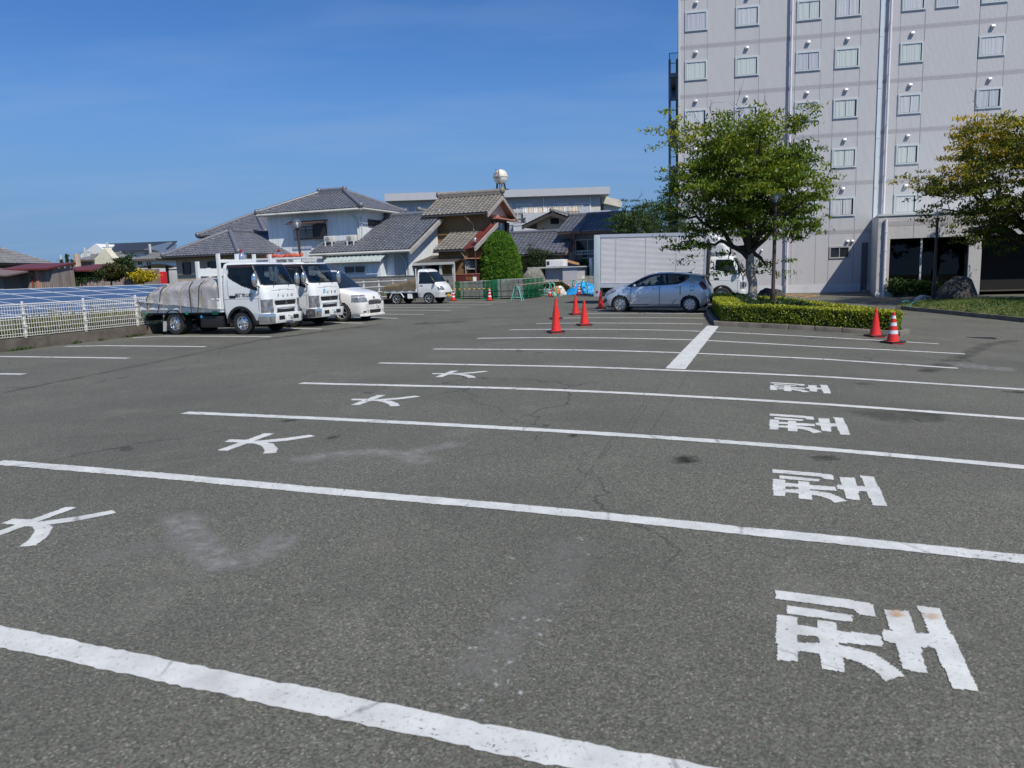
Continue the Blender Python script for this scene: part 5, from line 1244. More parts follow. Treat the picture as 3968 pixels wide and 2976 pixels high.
for u in (0.22, 0.72):
 mb = MB(); mb.box(w * u - 0.1, w * u + 0.1, 0.3, 0.5, 0.5, a[1] + (cz - a[1]) * math.sin(math.pi * u)); mb.build('post', M_DARK_FRAME, o)
gs = MB(); gs.box(0.2, w * 0.70, 4.2, 6.5, 0.5, a[1] - 0.1); gs.build('garage_wall', mat('white_render', (0, 0, 0, 1)), o)
# garden shed, vending machine
f = Frame(0, 58, math.radians(-10)); a = f.front(*v1(1452, 520)); b = f.front(*v1(1500, 436))
X, Y = f.loc(a[0], 0); o = thing('garden_shed', 'grey metal shed cabinet beside the tan bungalow', 'shed', (X, Y, 0.6), f.az)
mb = MB(); mb.box(0, b[0] - a[0] + 0.6, 0, 1.2, 0, b[1] - 0.6); mb.build('cabinet', mat('pale_grey_metal', (0.45, 0.46, 0.45, 1), 0.5), o, bevel=0.03)
f = Frame(0, 60, math.radians(-8)); a = f.front(*v1(1320, 527)); b = f.front(*v1(1386, 448))
X, Y = f.loc(a[0], 0); o = thing('vending_machine', 'bright red drinks vending machine with white lettering beside the yellow bush', 'vending machine', (X, Y, FL), f.az)
w = b[0] - a[0]; h = b[1] - FL
mb = MB(); mb.box(0, w, 0, 0.7, 0, h); mb.build('cabinet', mat('vending_red', (0.60, 0.012, 0.02, 1), 0.35, var=0.03), o, bevel=0.02)
text_mesh('lettering', 'コカ', 0.30, mat('white_lettering', (0.8, 0.8, 0.8, 1), 0.5, var=0), o, (w * 0.36, -0.006, h * 0.72), (math.pi / 2, math.radians(-90), 0), align='CENTER')
# ------------------------------------------------------------------ vehicles
def paint(name, col, metal=0.0, rough=0.3):
 if name in _mats: return _mats[name]
 t = NT(name); v = t.coord()
 c = t.mix(t.rng(t.noise(2.0, 4, 0.6, v), 0.4, 0.8, 0, 0.12), col, tuple(x * 0.8 for x in col[:3]) + (1,))
 sep = t.n.new('ShaderNodeSeparateXYZ'); t.l.new(v, sep.inputs[0])
 low = t.math('MULTIPLY', t.rng(sep.outputs[2], 0.75, 0.25), t.rng(t.noise(5, 5, 0.7, v), 0.35, 0.7, 0, 0.5))   # road dust along the sills
 c = t.mix(low, c, (0.30, 0.28, 0.25, 1))
 t.p(color=c, metal=metal, rough=rough, coat=0.8, coatr=0.04); _mats[name] = t.mat
 return t.mat
M_CARWHITE = paint('white_car_paint', (0.70, 0.725, 0.72, 1))
M_PEARL = paint('pearl_white_paint', (0.74, 0.73, 0.70, 1))
M_SILVERBLUE = paint('silver_blue_paint', (0.60, 0.66, 0.72, 1), 0.5, 0.30)
M_TYRE = mat('tyre_rubber', (0.022, 0.022, 0.022, 1), 0.8, var=0.2, nscale=6)
M_CHROME = mat('chrome', (0.72, 0.73, 0.74, 1), 0.12, metal=0.9, var=0.0)
M_ALLOY = mat('silver_wheel', (0.56, 0.57, 0.58, 1), 0.3, metal=0.7, var=0.05)
M_AUTOGLASS = glass_mat('tinted_car_glass', (0.010, 0.014, 0.016, 1), 0.02)
M_LAMP = mat('headlamp_lens', (0.24, 0.25, 0.27, 1), 0.08, metal=0.3, var=0.6, nscale=9)
M_REDLAMP = glass_mat('red_lamp_lens', (0.28, 0.012, 0.012, 1), 0.1)
M_AMBER = glass_mat('amber_lamp_lens', (0.5, 0.16, 0.02, 1), 0.15)
M_GREENLAMP = glass_mat('green_lamp_lens', (0.01, 0.20, 0.10, 1), 0.15)
M_LETTER = mat('black_lettering', (0.02, 0.02, 0.02, 1), 0.6)
M_PLATE = mat('number_plate_white', (0.72, 0.73, 0.70, 1), 0.5, var=0)
M_PLATETEXT = mat('plate_green_text', (0.02, 0.10, 0.05, 1), 0.6, var=0)
M_UNDER = mat('chassis_black', (0.018, 0.018, 0.019, 1), 0.7, var=0.25, nscale=5)
def poly_sd(p, poly):
 """Signed distance to an outline, positive inside."""
 x, y = p; d = 1e9; inside = False; n = len(poly)
 for i in range(n):
  x1, y1 = poly[i]; x2, y2 = poly[(i + 1) % n]
  if (y1 > y) != (y2 > y) and x < (x2 - x1) * (y - y1) / (y2 - y1) + x1: inside = not inside
  dx, dy = x2 - x1, y2 - y1; tt = max(0, min(1, ((x - x1) * dx + (y - y1) * dy) / (dx * dx + dy * dy + 1e-12)))
  d = min(d, math.hypot(x - x1 - tt * dx, y - y1 - tt * dy))
 return d if inside else -d
def resample(C, ni, nj):
 C = np.asarray(C, float)
 def cr(A, n):
  m = A.shape[0]; u = np.linspace(0, m - 1, n); i = np.minimum(u.astype(int), m - 2); f = (u - i)[:, None, None]
  g = lambda k: A[np.clip(i + k, 0, m - 1)]
  p0, p1, p2, p3 = g(-1), g(0), g(1), g(2)
  return 0.5 * (2 * p1 + (p2 - p0) * f + (2 * p0 - 5 * p1 + 4 * p2 - p3) * f * f + (3 * p1 - p0 - 3 * p2 + p3) * f ** 3)
 A = cr(C, ni); A = cr(A.transpose(1, 0, 2), nj).transpose(1, 0, 2)
 return A
def shell_parts(P, classify, mirror=True):
 """Sort the cells of a body surface into parts by where they lie; the other half is the mirror image."""
 out = {}
 for s in ((1, -1) if mirror else (1,)):
  for i in range(P.shape[0] - 1):
   for j in range(P.shape[1] - 1):
    q = [P[i, j], P[i + 1, j], P[i + 1, j + 1], P[i, j + 1]]
    c = sum(q) / 4
    key = classify(float(c[0]), float(c[1]) * s, float(c[2]), i, j, s)
    if key is None: continue
    m = 0
    if isinstance(key, tuple): key, m = key
    mb = out.setdefault((key, s) if key in SIDED else (key, 0), MB())
    vs = [(v[0], v[1] * s, v[2]) for v in q]
    if s < 0: vs = vs[::-1]
    mb.add(vs, [(0, 1, 2, 3)], m)
 return out
SIDED = {'side_window', 'rear_side_window', 'headlight', 'tail_light', 'upper_lamp'}
def build_shell(parts, mats, parent, smooth=35):
 obs = {}
 for (k, s), mb in parts.items():
  obs[k, s] = mb.build(k, mats[k], parent, smooth=smooth, weld=True)
 return obs
def wheel(parent, x, y, r, w, side, rim='steel', rr_=0.62, name='wheel'):
 """side: +1 faces +y, -1 faces -y. A hub cap that carries a tyre and a rim."""
 hub = MB(); yo = y + side * w * 0.36
 hub.lathe([(0.001, side * 0.03), (r * 0.14, side * 0.025), (r * 0.17, -side * 0.01), (r * 0.19, -side * 0.05)], (x, yo, r), 'y', 16)
 h = hub.build(name, M_CHROME if rim == 'chrome' else M_ALLOY, parent, smooth=40)
 t = MB(); hw = w / 2
 t.lathe([(r * rr_, -hw * 0.9), (r * 0.80, -hw), (r * 0.95, -hw * 0.92), (r, -hw * 0.70), (r, hw * 0.70), (r * 0.95, hw * 0.92), (r * 0.80, hw), (r * rr_, hw * 0.9), (r * rr_ * 0.97, hw * 0.3)], (x, y, r), 'y', 40, cap=False)
 t.build('tyre', M_TYRE, h, smooth=35)
 d = MB(); ri = r * rr_
 d.lathe([(ri * 1.0, side * w * 0.42), (ri * 0.93, side * w * 0.44), (ri * 0.88, side * w * 0.36), (ri * 0.86, side * w * 0.1)], (x, y, r), 'y', 32, cap=False)
 if rim in ('chrome', 'steel'):
  d.lathe([(ri * 0.87, side * w * 0.12), (ri * 0.55, side * w * 0.30), (ri * 0.25, side * w * 0.30)], (x, y, r), 'y', 32, cap=False)
  for k in range(6 if rim == 'chrome' else 8):
   a = 2 * math.pi * k / (6 if rim == 'chrome' else 8)
   d.sphere((x + math.cos(a) * ri * 0.42, y + side * w * 0.33, r + math.sin(a) * ri * 0.42), r * 0.055, 8, 5)
   a += 0.3; d.box(x + math.cos(a) * ri * 0.70 - 0.018, x + math.cos(a) * ri * 0.70 + 0.018, y + side * w * 0.22 - 0.012, y + side * w * 0.22 + 0.012, r + math.sin(a) * ri * 0.70 - 0.018, r + math.sin(a) * ri * 0.70 + 0.018, 1)
 else:
  n = 8 if rim == 'cover' else 6
  d.lathe([(ri * 0.87, side * w * 0.10), (0.01, side * w * 0.10)], (x, y, r), 'y', 24, 1)
  for k in range(n):
   a = 2 * math.pi * k / n
   for q in (-1, 1):
    a0 = a + q * (0.27 if rim == 'cover' else 0.06); a1 = a + q * (0.30 if rim == 'cover' else 0.17)
    pass
   wi, wo = (0.16, 0.30) if rim == 'cover' else (0.20, 0.085)
   f = side * w * 0.42; b = side * w * 0.30
   def P3(rad, ang, yy): return (x + math.cos(ang) * rad, y + yy, r + math.sin(ang) * rad)
   vs = [P3(ri * 0.16, a - wi * 1.8, f), P3(ri * 0.16, a + wi * 1.8, f), P3(ri * 0.89, a + wo, f * 0.98), P3(ri * 0.89, a - wo, f * 0.98),
     P3(ri * 0.16, a - wi * 1.8, b), P3(ri * 0.16, a + wi * 1.8, b), P3(ri * 0.89, a + wo, b), P3(ri * 0.89, a - wo, b)]
   d.hexa(vs)
 d.build('rim', [M_CHROME if rim == 'chrome' else M_ALLOY, M_BLACK], h, smooth=40)
 return h
def plate(parent, x, y, z, w, txt, small, rotz=0.0, face=1, col=None, tcol=None):
 p = MB(); p.box(-0.008, 0.008, -w / 2, w / 2, -w / 4, w / 4)
 o = p.build('number_plate', col or M_PLATE, parent, bevel=0.006); o.location = (x, y, z); o.rotation_euler = (0, 0, rotz)
 text_mesh('plate_number', txt, w * 0.34, tcol or M_PLATETEXT, o, (0.0095, w * 0.06, -w * 0.06), (math.pi / 2, 0, math.pi / 2), 0.0, bold=0.003)
 text_mesh('plate_region', small, w * 0.15, tcol or M_PLATETEXT, o, (0.0095, 0, w * 0.16), (math.pi / 2, 0, math.pi / 2), 0.0)
 return o
def cab_slices(keys, rear, rc=0.22):
 """Rows of a cab from the sill to the roof. keys: (z, front x, half width, front bow, rear x)."""
 rows = []
 K = np.array(keys, float); zs = []
 z = K[0, 0]
 while z < K[-1, 0] - 1e-6: zs.append(z); z += 0.02
 zs.append(K[-1, 0])
 for z in zs:
  xf, w, bow, xr = [np.interp(z, K[:, 0], K[:, k]) for k in (1, 2, 3, 4)]
  row = []
  c = min(rc, w * 0.5, (xf - xr) * 0.35)
  yc = w - c
  for k in range(26):
   y = yc * k / 25; row.append((xf - bow * (y / w) ** 2, y, z))
  xb = xf - bow * (yc / w) ** 2
  for k in range(1, 11):
   a = math.pi / 2 * k / 10; row.append((xb - c * (1 - math.cos(a)) * 1.0, yc + c * math.sin(a), z))
  x0 = xb - c; n = 46
  for k in range(1, n + 1): row.append((x0 + (xr + 0.05 - x0) * k / n, w, z))
  row += [(xr + 0.015, w - 0.015, z), (xr, w - 0.05, z), (xr, w * 0.5, z), (xr, 0, z)]
  rows.append(row)
 return np.array(rows)
NF, NCO = 26, 36
def cap_roof(mb, P):
 """Close a cab with a gently domed roof."""
 row = P[-1]; prev = [tuple(v) for v in row]; c = row.mean(axis=0); c[1] = 0
 for s in (1, -1):
  base = len(mb.v); rings = [row * 1.0]
  for f, dz in ((0.85, 0.012), (0.55, 0.022), (0.0, 0.026)):
   r = row * f + c * (1 - f); r[:, 2] = row[:, 2] + dz
   r[:, 1] = row[:, 1] * f; rings.append(r)
  for r in rings: mb.v += [(v[0], v[1] * s, v[2]) for v in r]
  n = len(row)
  for k in range(len(rings) - 1):
   for i in range(n - 1):
    f = (base + k * n + i, base + k * n + i + 1, base + (k + 1) * n + i + 1, base + (k + 1) * n + i)
    mb.f.append(f if s > 0 else f[::-1]); mb.m.append(0)
def cab_inside(o):
 db = MB(); db.box(0.42, 0.80, -0.72, 0.72, 0.95, 1.34); db.build('dashboard', M_BLACK, o, bevel=0.05)
 for y in (-0.40, 0.40):
  st = MB(); st.box(-0.42, 0.10, y - 0.25, y + 0.25, 0.80, 0.98); st.box(-0.46, -0.30, y - 0.24, y + 0.24, 0.95, 1.50); st.box(-0.45, -0.36, y - 0.13, y + 0.13, 1.52, 1.72); st.box(-0.42, -0.38, y - 0.03, y + 0.03, 1.48, 1.55); st.build('seat', mat('dark_seat', (0.05, 0.055, 0.06, 1), 0.85), o, bevel=0.03)
 sw = MB(); sw.lathe([(0.20, -0.014), (0.215, 0), (0.20, 0.014), (0.186, 0), (0.20, -0.014)], seg=22, cap=False); w = sw.build('steering_wheel', M_BLACK, o, smooth=60); w.location = (0.36, -0.40, 1.36); w.rotation_euler = (0, math.radians(-32), 0)
def truck_cab(o, zt=2.04, win=None, modern=True):
 keys = [(0.40, 0.93, 0.80, 0.05, -0.56), (0.62, 0.965, 0.835, 0.06, -0.58), (1.0, 0.975, 0.845, 0.06, -0.59), (1.20, 0.945, 0.845, 0.07, -0.59), (1.36, 0.90, 0.84, 0.08, -0.59), (1.42, 0.865, 0.838, 0.09, -0.59),
   (1.72, 0.715, 0.815, 0.09, -0.58), (1.96, 0.575, 0.785, 0.08, -0.57), (zt, 0.50, 0.755, 0.08, -0.555), (zt + 0.035, 0.40, 0.70, 0.08, -0.52)]
 P = cab_slices(keys, -0.59)
 win = win or [(-0.36, 1.99), (0.46, 1.99), (0.535, 1.86), (0.66, 1.27), (0.56, 1.27), (0.10, 1.40), (-0.22, 1.56), (-0.38, 1.66)]
 def cls(x, y, z, i, j, s):
  if math.hypot(x, z - 0.33) < 0.47 and j >= NCO - 2: return None
  if j < NF + 4 and 1.44 < z < 1.99 and abs(y) < 0.775 - (z - 1.44) * 0.1: return 'windscreen'
  if j < NF + 5 and 1.41 < z < 2.02 and abs(y) < 0.795 - (z - 1.44) * 0.1: return ('cab', 1)
  if NF + 2 <= j < NCO + 46:
   d = poly_sd((x, z), win)
   if d > 0.022: return 'side_window'
   if d > 0: return ('cab', 1)
  if modern:
   if j < NF + 9 and abs(y) > 0.565 and 0.625 < z < 1.0: return 'headlight'
   if j < NF and abs(y) < 0.50 - max(0, 0.89 - z) * 0.6 and 0.82 < z < 0.965 and z > 0.80 + abs(abs(y) - 0.25) * 0.05: return 'grille'
   if j < NF and abs(y) < 0.43 and 0.60 < z < 0.70: return 'lower_grille'
  else:
   if j < NF + 8 and abs(y) > 0.56 and 0.66 < z < 0.98: return 'headlight'
   if j < NF and abs(y) < 0.5 and 0.72 < z < 0.92: return 'grille'
  if j >= NCO and abs(x + 0.40) < 0.009 and z < 1.9: return ('cab', 2)
  if j >= NCO - 2 and abs(x - 0.655) < 0.009 and z > 0.45 and z < 1.25: return ('cab', 2)
  if j >= NCO - 2 and abs(z - 1.025) < 0.011: return ('cab', 2)
  if j < NF and abs(z - 1.27 + 0.05 * abs(y)) < 0.012 and abs(y) < 0.55: return ('cab', 2)
  return 'cab'
 parts = shell_parts(P, cls)
 cap_roof(parts[('cab', 0)], P)
 M = {'cab': [M_CARWHITE, M_BLACK, mat('panel_seam_grey', (0.30, 0.32, 0.32, 1), 0.4, var=0)], 'windscreen': clear_mat('truck_windscreen', (0.50, 0.58, 0.60, 1), 0.93), 'side_window': clear_mat('truck_side_glass', (0.22, 0.25, 0.26, 1), 0.95), 'headlight': M_LAMP, 'grille': M_BLACK, 'lower_grille': M_BLACK}  # third cab material colours the door seams and belt line
 obs = build_shell(parts, M, o)
 cab_inside(o)
 # inside of the wheel arch, floor
 ub = MB(); ub.box(-0.57, 0.85, -0.74, 0.74, 0.38, 0.62); ub.box(-3.3, 0.6, -0.36, 0.36, 0.42, 0.60); ub.build('chassis', M_UNDER, o)
 for s in (1, -1):
  a = MB(); n = 20
  for k in range(n):
   a0 = math.pi * (0.02 + 0.98 * k / n); a1 = math.pi * (0.02 + 0.98 * (k + 1) / n)
   def Q(r, a_, y): return (r * math.cos(a_), y, 0.33 + r * math.sin(a_))
   y0, y1 = s * 0.60, s * 0.862
   a.hexa([Q(0.425, a0, y0), Q(0.425, a0, y1), Q(0.425, a1, y1), Q(0.425, a1, y0), Q(0.50, a0, y0), Q(0.50, a0, y1), Q(0.50, a1, y1), Q(0.50, a1, y0)])
  a.build('wheel_arch', M_BLACK, o, recalc=True)
  h = MB(); h.box(-0.36, -0.14, s * 0.838, s * 0.853, 1.055, 1.135); h.build('door_handle', M_BLACK, o, bevel=0.012)
  st = MB(); st.hexa([(0.42, s * 0.60, 0.28), (0.92, s * 0.60, 0.30), (0.92, s * 0.80, 0.30), (0.42, s * 0.83, 0.28), (0.40, s * 0.60, 0.40), (0.94, s * 0.60, 0.42), (0.92, s * 0.81, 0.42), (0.40, s * 0.85, 0.40)]); st.build('step', M_UNDER, o, recalc=True)
  # chrome mirror on its arm
  mr = MB(); cx, cy = 0.70, s * 1.0
  mr.sphere((cx, cy, 1.57), 0.1, 14, 10, sz=(0.75, 0.95, 2.0)); m_ = mr.build('mirror', M_CHROME if modern else M_BLACK, o, smooth=60)
  am = MB(); am.tube([(0.66, s * 0.80, 1.38), (0.80, s * 0.93, 1.36), (cx + 0.02, cy, 1.42)], 0.016, 6); am.tube([(0.55, s * 0.78, 1.88), (0.66, s * 0.92, 1.86), (cx, cy, 1.75)], 0.012, 6); am.build('mirror_arm', M_BLACK, m_)
  wp = MB(); wp.tube([(0.93, s * 0.35 - 0.1, 1.40), (0.90, s * 0.35 - 0.05, 1.46), (0.845, s * 0.35 + 0.32, 1.52)], 0.012, 6); wp.build('wiper', M_BLACK, o)
  lamp = MB(); lamp.sphere((0.965 - 0.06, s * 0.70, 0.74), 0.05, 10, 6, sz=(0.9, 1.2, 1.0)); 
 bmp = MB()
 if modern:
  bmp.hexa([(0.70, -0.78, 0.30), (1.04, -0.60, 0.30), (1.04, 0.60, 0.30), (0.70, 0.78, 0.30), (0.70, -0.78, 0.56), (1.05, -0.60, 0.58), (1.05, 0.60, 0.58), (0.70, 0.78, 0.56)])
  b = bmp.build('bumper', M_CARWHITE, o, bevel=0.03)
  for s in (1, -1):
   c = MB(); c.hexa([(0.62, s * 0.66, 0.295), (1.03, s * 0.62, 0.295), (0.93, s * 0.835, 0.295), (0.62, s * 0.855, 0.295), (0.62, s * 0.66, 0.585), (1.045, s * 0.60, 0.59), (0.945, s * 0.845, 0.59), (0.62, s * 0.86, 0.585)])
   c.build('bumper_corner', M_CHROME, b, bevel=0.02, recalc=True)
   v = MB()
   for k in range(4): v.hexa([(1.0, s * 0.66, 0.38 + k * 0.03), (0.965, s * 0.79, 0.38 + k * 0.03), (0.95, s * 0.79, 0.38 + k * 0.03), (0.985, s * 0.66, 0.38 + k * 0.03), (1.012, s * 0.66, 0.395 + k * 0.03), (0.972, s * 0.79, 0.395 + k * 0.03), (0.95, s * 0.79, 0.395 + k * 0.03), (0.985, s * 0.66, 0.395 + k * 0.03)])
   v.build('bumper_vent', M_BLACK, b, recalc=True)
   sl = MB(); sl.box(1.02, 1.056, min(s * 0.20, s * 0.47), max(s * 0.20, s * 0.47), 0.40, 0.52); sl.build('bumper_opening', M_BLACK, b, bevel=0.02)
   dv = MB(); dv.box(0.88, 0.972, min(s * 0.57, s * 0.70), max(s * 0.57, s * 0.70), 0.63, 0.80); dv.build('fog_lamp', M_CHROME, o, bevel=0.03)
  gb = MB(); gb.box(0.955, 0.985, -0.43, 0.43, 0.735, 0.79); gb.build('grille_bar', M_CARWHITE, o, bevel=0.02)
  em = MB()
  for k in range(3):
   a = math.pi / 2 + k * 2 * math.pi / 3
   d = lambda r, da: (0.985, r * math.cos(a + da), 0.885 + r * math.sin(a + da))
   em.poly([d(0.004, 0), d(0.046, -0.52), d(0.08, 0), d(0.046, 0.52)])
  em.build('emblem', M_CHROME, o)
  for q_, ch_ in zip((-0.33, -0.115, 0.105, 0.32), 'FUSO'): text_mesh('front_letter', ch_, 0.092, M_CHROME, o, (0.972 - 0.07 * (q_ / 0.845) ** 2, q_, 1.105), (math.pi / 2 - 0.12, 0, math.pi / 2), 0.006, sx=1.5, bold=0.004)
  plate(o, 1.064, 0.0 - 0.0, 0.44, 0.33, '· · 88', '愛媛 430', 0)
 else:
  bmp.box(0.70, 1.0, -0.80, 0.80, 0.32, 0.60); bmp.build('bumper', M_CARWHITE, o, bevel=0.04)
 return obs
def rear_wheels(o, xr, r=0.33, rim='chrome'):
 for s in (1, -1):
  wheel(o, xr, s * 0.72, r, 0.19, s, rim); 
  t = MB(); t.lathe([(r * 0.5, -0.09), (r * 0.95, -0.09), (r, -0.06), (r, 0.06), (r * 0.95, 0.09), (r * 0.5, 0.09)], (xr, s * 0.50, r), 'y', 32); t.build('inner_tyre', M_TYRE, o, smooth=40)
  fd = MB(); n = 14
  for k in range(n):
   a0 = math.pi * (0.08 + 0.84 * k / n); a1 = math.pi * (0.08 + 0.84 * (k + 1) / n)
   Q = lambda rad, a_, y: (xr + rad * math.cos(a_), y, r + rad * math.sin(a_))
   fd.hexa([Q(0.40, a0, s * 0.40), Q(0.40, a0, s * 0.84), Q(0.40, a1, s * 0.84), Q(0.40, a1, s * 0.40), Q(0.425, a0, s * 0.40), Q(0.425, a0, s * 0.84), Q(0.425, a1, s * 0.84), Q(0.425, a1, s * 0.40)])
  fd.build('mudguard', M_BLACK, o, recalc=True)
  mf = MB(); mf.hexa([(xr - 0.46, s * 0.50, 0.10), (xr - 0.44, s * 0.50, 0.10), (xr - 0.44, s * 0.83, 0.10), (xr - 0.46, s * 0.83, 0.10), (xr - 0.40, s * 0.50, 0.60), (xr - 0.38, s * 0.50, 0.60), (xr - 0.38, s * 0.83, 0.60), (xr - 0.40, s * 0.83, 0.60)]); mf.build('mud_flap', mat('grey_flap', (0.50, 0.52, 0.53, 1), 0.6), o, recalc=True)
 ax_ = MB(); ax_.tube([(xr, -0.6, r), (xr, 0.6, r)], 0.06, 8); ax_.build('axle', M_UNDER, o)
def flatbed_truck(label, t, n, text, load=True):
 X, Y = LOT.loc(t, n); Xr, Yr = LOT.loc(t - 2.5, n)
 zf, zr = gz(X, Y), gz(Xr, Yr)
 o = thing('flatbed_truck', label, 'truck', (X, Y, zf), LOT.az, 'white flatbed trucks parked side by side')
 o.rotation_euler = (0, math.atan2(zr - zf, 2.5), LOT.az)
 truck_cab(o)
 for s in (1, -1): wheel(o, 0, s * 0.715, 0.33, 0.19, s, 'chrome')
 rear_wheels(o, -2.5)
 for s in (1, -1):
  rl = MB(); rl.box(-3.70, -0.70, min(s * 0.83, s * 0.865), max(s * 0.83, s * 0.865), 0.74, 1.06)
  for z in (0.755, 1.02): rl.box(-3.70, -0.70, min(s * 0.862, s * 0.885), max(s * 0.862, s * 0.885), z, z + 0.045)
  rl.build('side_board', M_CARWHITE, o, bevel=0.006)
  for x in (-3.55, -1.98, -0.98) + ((-0.9,) if s < 0 else ()):
   lm = MB(); lm.lathe([(0.001, s * 0.05), (0.045, s * 0.04), (0.06, 0), (0.06, -s * 0.03)], (x, s * 0.82, 0.64), 'y', 12); lm.build('marker_lamp', M_GREENLAMP, o, smooth=50)
 b = MB(); b.box(-3.72, -0.66, -0.83, 0.83, 0.66, 0.745); b.build('bed_floor', M_CARWHITE, o)
 ug = MB(); ug.box(-3.6, -0.7, -0.80, 0.80, 0.60, 0.66); ug.box(-3.68, -3.60, -0.75, 0.75, 0.42, 0.58); ug.build('bed_frame', M_UNDER, o)
 tg = MB(); tg.box(-3.76, -3.72, -0.86, 0.86, 0.70, 1.06); tg.build('tailgate', M_CARWHITE, o, bevel=0.01)
 ft = MB(); ft.box(-1.55, -0.72, -0.80, -0.46, 0.20, 0.56); ft.build('fuel_tank', M_BLACK, o, bevel=0.05)
 tc_ = MB(); tc_.lathe([(0.001, -0.03), (0.04, -0.025), (0.04, 0.02)], (-1.45, -0.815, 0.53), 'y', 12); tc_.build('tank_cap', mat('blue_cap', (0.03, 0.25, 0.55, 1), 0.5), o)
 # headboard frame behind the cab
 hb = MB()
 for y in (-0.80, 0.0, 0.80): hb.box(-0.72, -0.64, y - 0.045, y + 0.045, 0.74, 2.36)
 hb.box(-0.715, -0.645, -0.755, 0.755, 2.10, 2.19); hb.box(-0.715, -0.645, -0.755, 0.755, 1.55, 1.64); hb.box(-0.69, -0.665, -0.755, 0.755, 0.745, 1.10)
 hb.build('headboard_frame', M_CARWHITE, o)
 rh = MB(); rh.tube([(-0.50, -0.80, 0.80), (-0.50, -0.80, 1.75)], 0.035, 8); rh.build('air_intake', M_CARWHITE, o)
 vs = MB(); vs.hexa([(-0.40, -0.82, 1.93), (0.50, -0.815, 1.93), (0.50, -0.80, 1.96), (-0.40, -0.81, 1.96), (-0.40, -0.80, 2.01), (0.46, -0.79, 2.01), (0.46, -0.77, 2.02), (-0.40, -0.78, 2.02)]); vs.build('window_visor', mat('smoked_visor', (0.035, 0.02, 0.02, 1), 0.2), o, recalc=True)
 if text:
  text_mesh('door_lettering', text, 0.125, M_LETTER, o, (0.16, -0.8505, 1.13), (math.pi / 2, 0, 0), 0.0, sx=0.98, bold=0.003)
 return o
T1T, T1N = -14.95, 18.90
truck1 = flatbed_truck('white flatbed truck with silver tarpaulin load and black writing on its door', T1T, T1N, '設建吹山㈱')
truck2 = flatbed_truck('white flatbed truck with round blue sticker on its front, between tarpaulin truck and minivan', -15.15, 21.52, None)
stk = MB(); stk.lathe([(0.001, 0.004), (0.062, 0.003), (0.063, 0)], (0.955, -0.27, 1.12), 'x', 20, scale=(1, 1.45)); stk.build('round_sticker', mat('cyan_sticker', (0.02, 0.42, 0.62, 1), 0.5), truck2)
stt = MB(); stt.box(0.95, 0.962, -0.30, -0.24, 1.10, 1.14); stt.build('sticker_lettering', mat('white_lettering', (0.8, 0.8, 0.8, 1)), truck2)
# rack with long boards on the second truck
rk = MB()
for x in (-3.62,):
 for y in (-0.82, -0.30, 0.20, 0.82): rk.box(x - 0.05, x + 0.05, y - 0.05, y + 0.05, 0.74, 2.0 if abs(y) < 0.5 else 2.22)
 rk.box(x - 0.045, x + 0.045, -0.77, 0.77, 1.72, 1.98)
rk.build('rear_rack', M_CARWHITE, truck2)
rkb = MB(); rkb.box(-3.55, -0.72, 0.775, 0.865, 2.05, 2.13); rkb.box(-2.2, -0.72, -0.865, -0.775, 2.05, 2.13); rkb.build('rack_rail', M_CARWHITE, truck2)
def on_truck(o, x, y, z): return o.matrix_basis @ Vector((x, y, z))
def placed(ob, tr, lift=(0, 0, 0)):
 ob.matrix_world = tr.matrix_basis @ Matrix.Translation(lift); return ob
bd = MB()
for k, y in enumerate((-0.55, -0.25, 0.1)): bd.box(-2.6, 0.55, y, y + 0.24, 2.09 + 0.003 * k, 2.15 + 0.003 * k)
bdo = placed(bd.build('board_bundle', mat('white_boards', (0.62, 0.63, 0.62, 1), 0.6)), truck2, (0, 0, 0.10)); tag(bdo, 'long white boards carried on the rack above the second truck cab', 'boards')
og = MB(); ogr = random.Random(4)
pts_ = [(-1.2 + i * 0.115, -0.3 + 0.12 * math.sin(i * 1.3), 2.31 + 0.03 * math.sin(i * 2.2)) for i in range(14)]
og.tube(pts_, [0.03 + 0.035 * abs(math.sin(i * 1.7)) for i in range(14)], 8)
tag(placed(og.build('orange_cloth', mat('faded_orange_cloth', (0.48, 0.10, 0.055, 1), 0.85, var=0.35, nscale=9), smooth=60), truck2), 'crumpled orange-red cloth lying on the white boards over the truck cab', 'cloth')
def foil_bag(x, y, z, r, h, label, seed):
 q = random.Random(seed); mb = MB(); prof = [(r * 0.9, 0), (r * 1.02, h * 0.25), (r * 0.95, h * 0.6), (r * 0.7, h * 0.85), (r * 0.25, h)]
 mb.lathe(prof, (0, 0, 0), 'z', 18)
 mb.v = [(vx * q.uniform(0.85, 1.12), vy * q.uniform(0.85, 1.12), vz + q.uniform(-0.02, 0.02)) for vx, vy, vz in mb.v]
 ob = mb.build('foil_wrapped_lamp', mat('silver_foil', (0.72, 0.72, 0.72, 1), 0.22, metal=0.9, var=0.1, nscale=20))
 ob.matrix_world = truck2.matrix_basis @ Matrix.Translation((x, y, z)); tag(ob, label, 'wrapped lamp', 'foil wrapped lamps on the truck rack')
 kn = MB(); kn.sphere((0, 0, h + 0.06), 0.05, 10, 6); kn.tube([(0, 0, h - 0.03), (0, 0, h + 0.06)], 0.02, 6); kn.build('lamp_head', M_REDLAMP, ob)
foil_bag(-2.05, -0.5, 2.20, 0.19, 0.26, 'silver foil wrapped lamp with red head on the truck rack, apart from the boards', 1)
foil_bag(-1.25, 0.45, 2.20, 0.22, 0.26, 'silver and yellow foil wrapped lamp on the truck rack, next to the boards', 2)
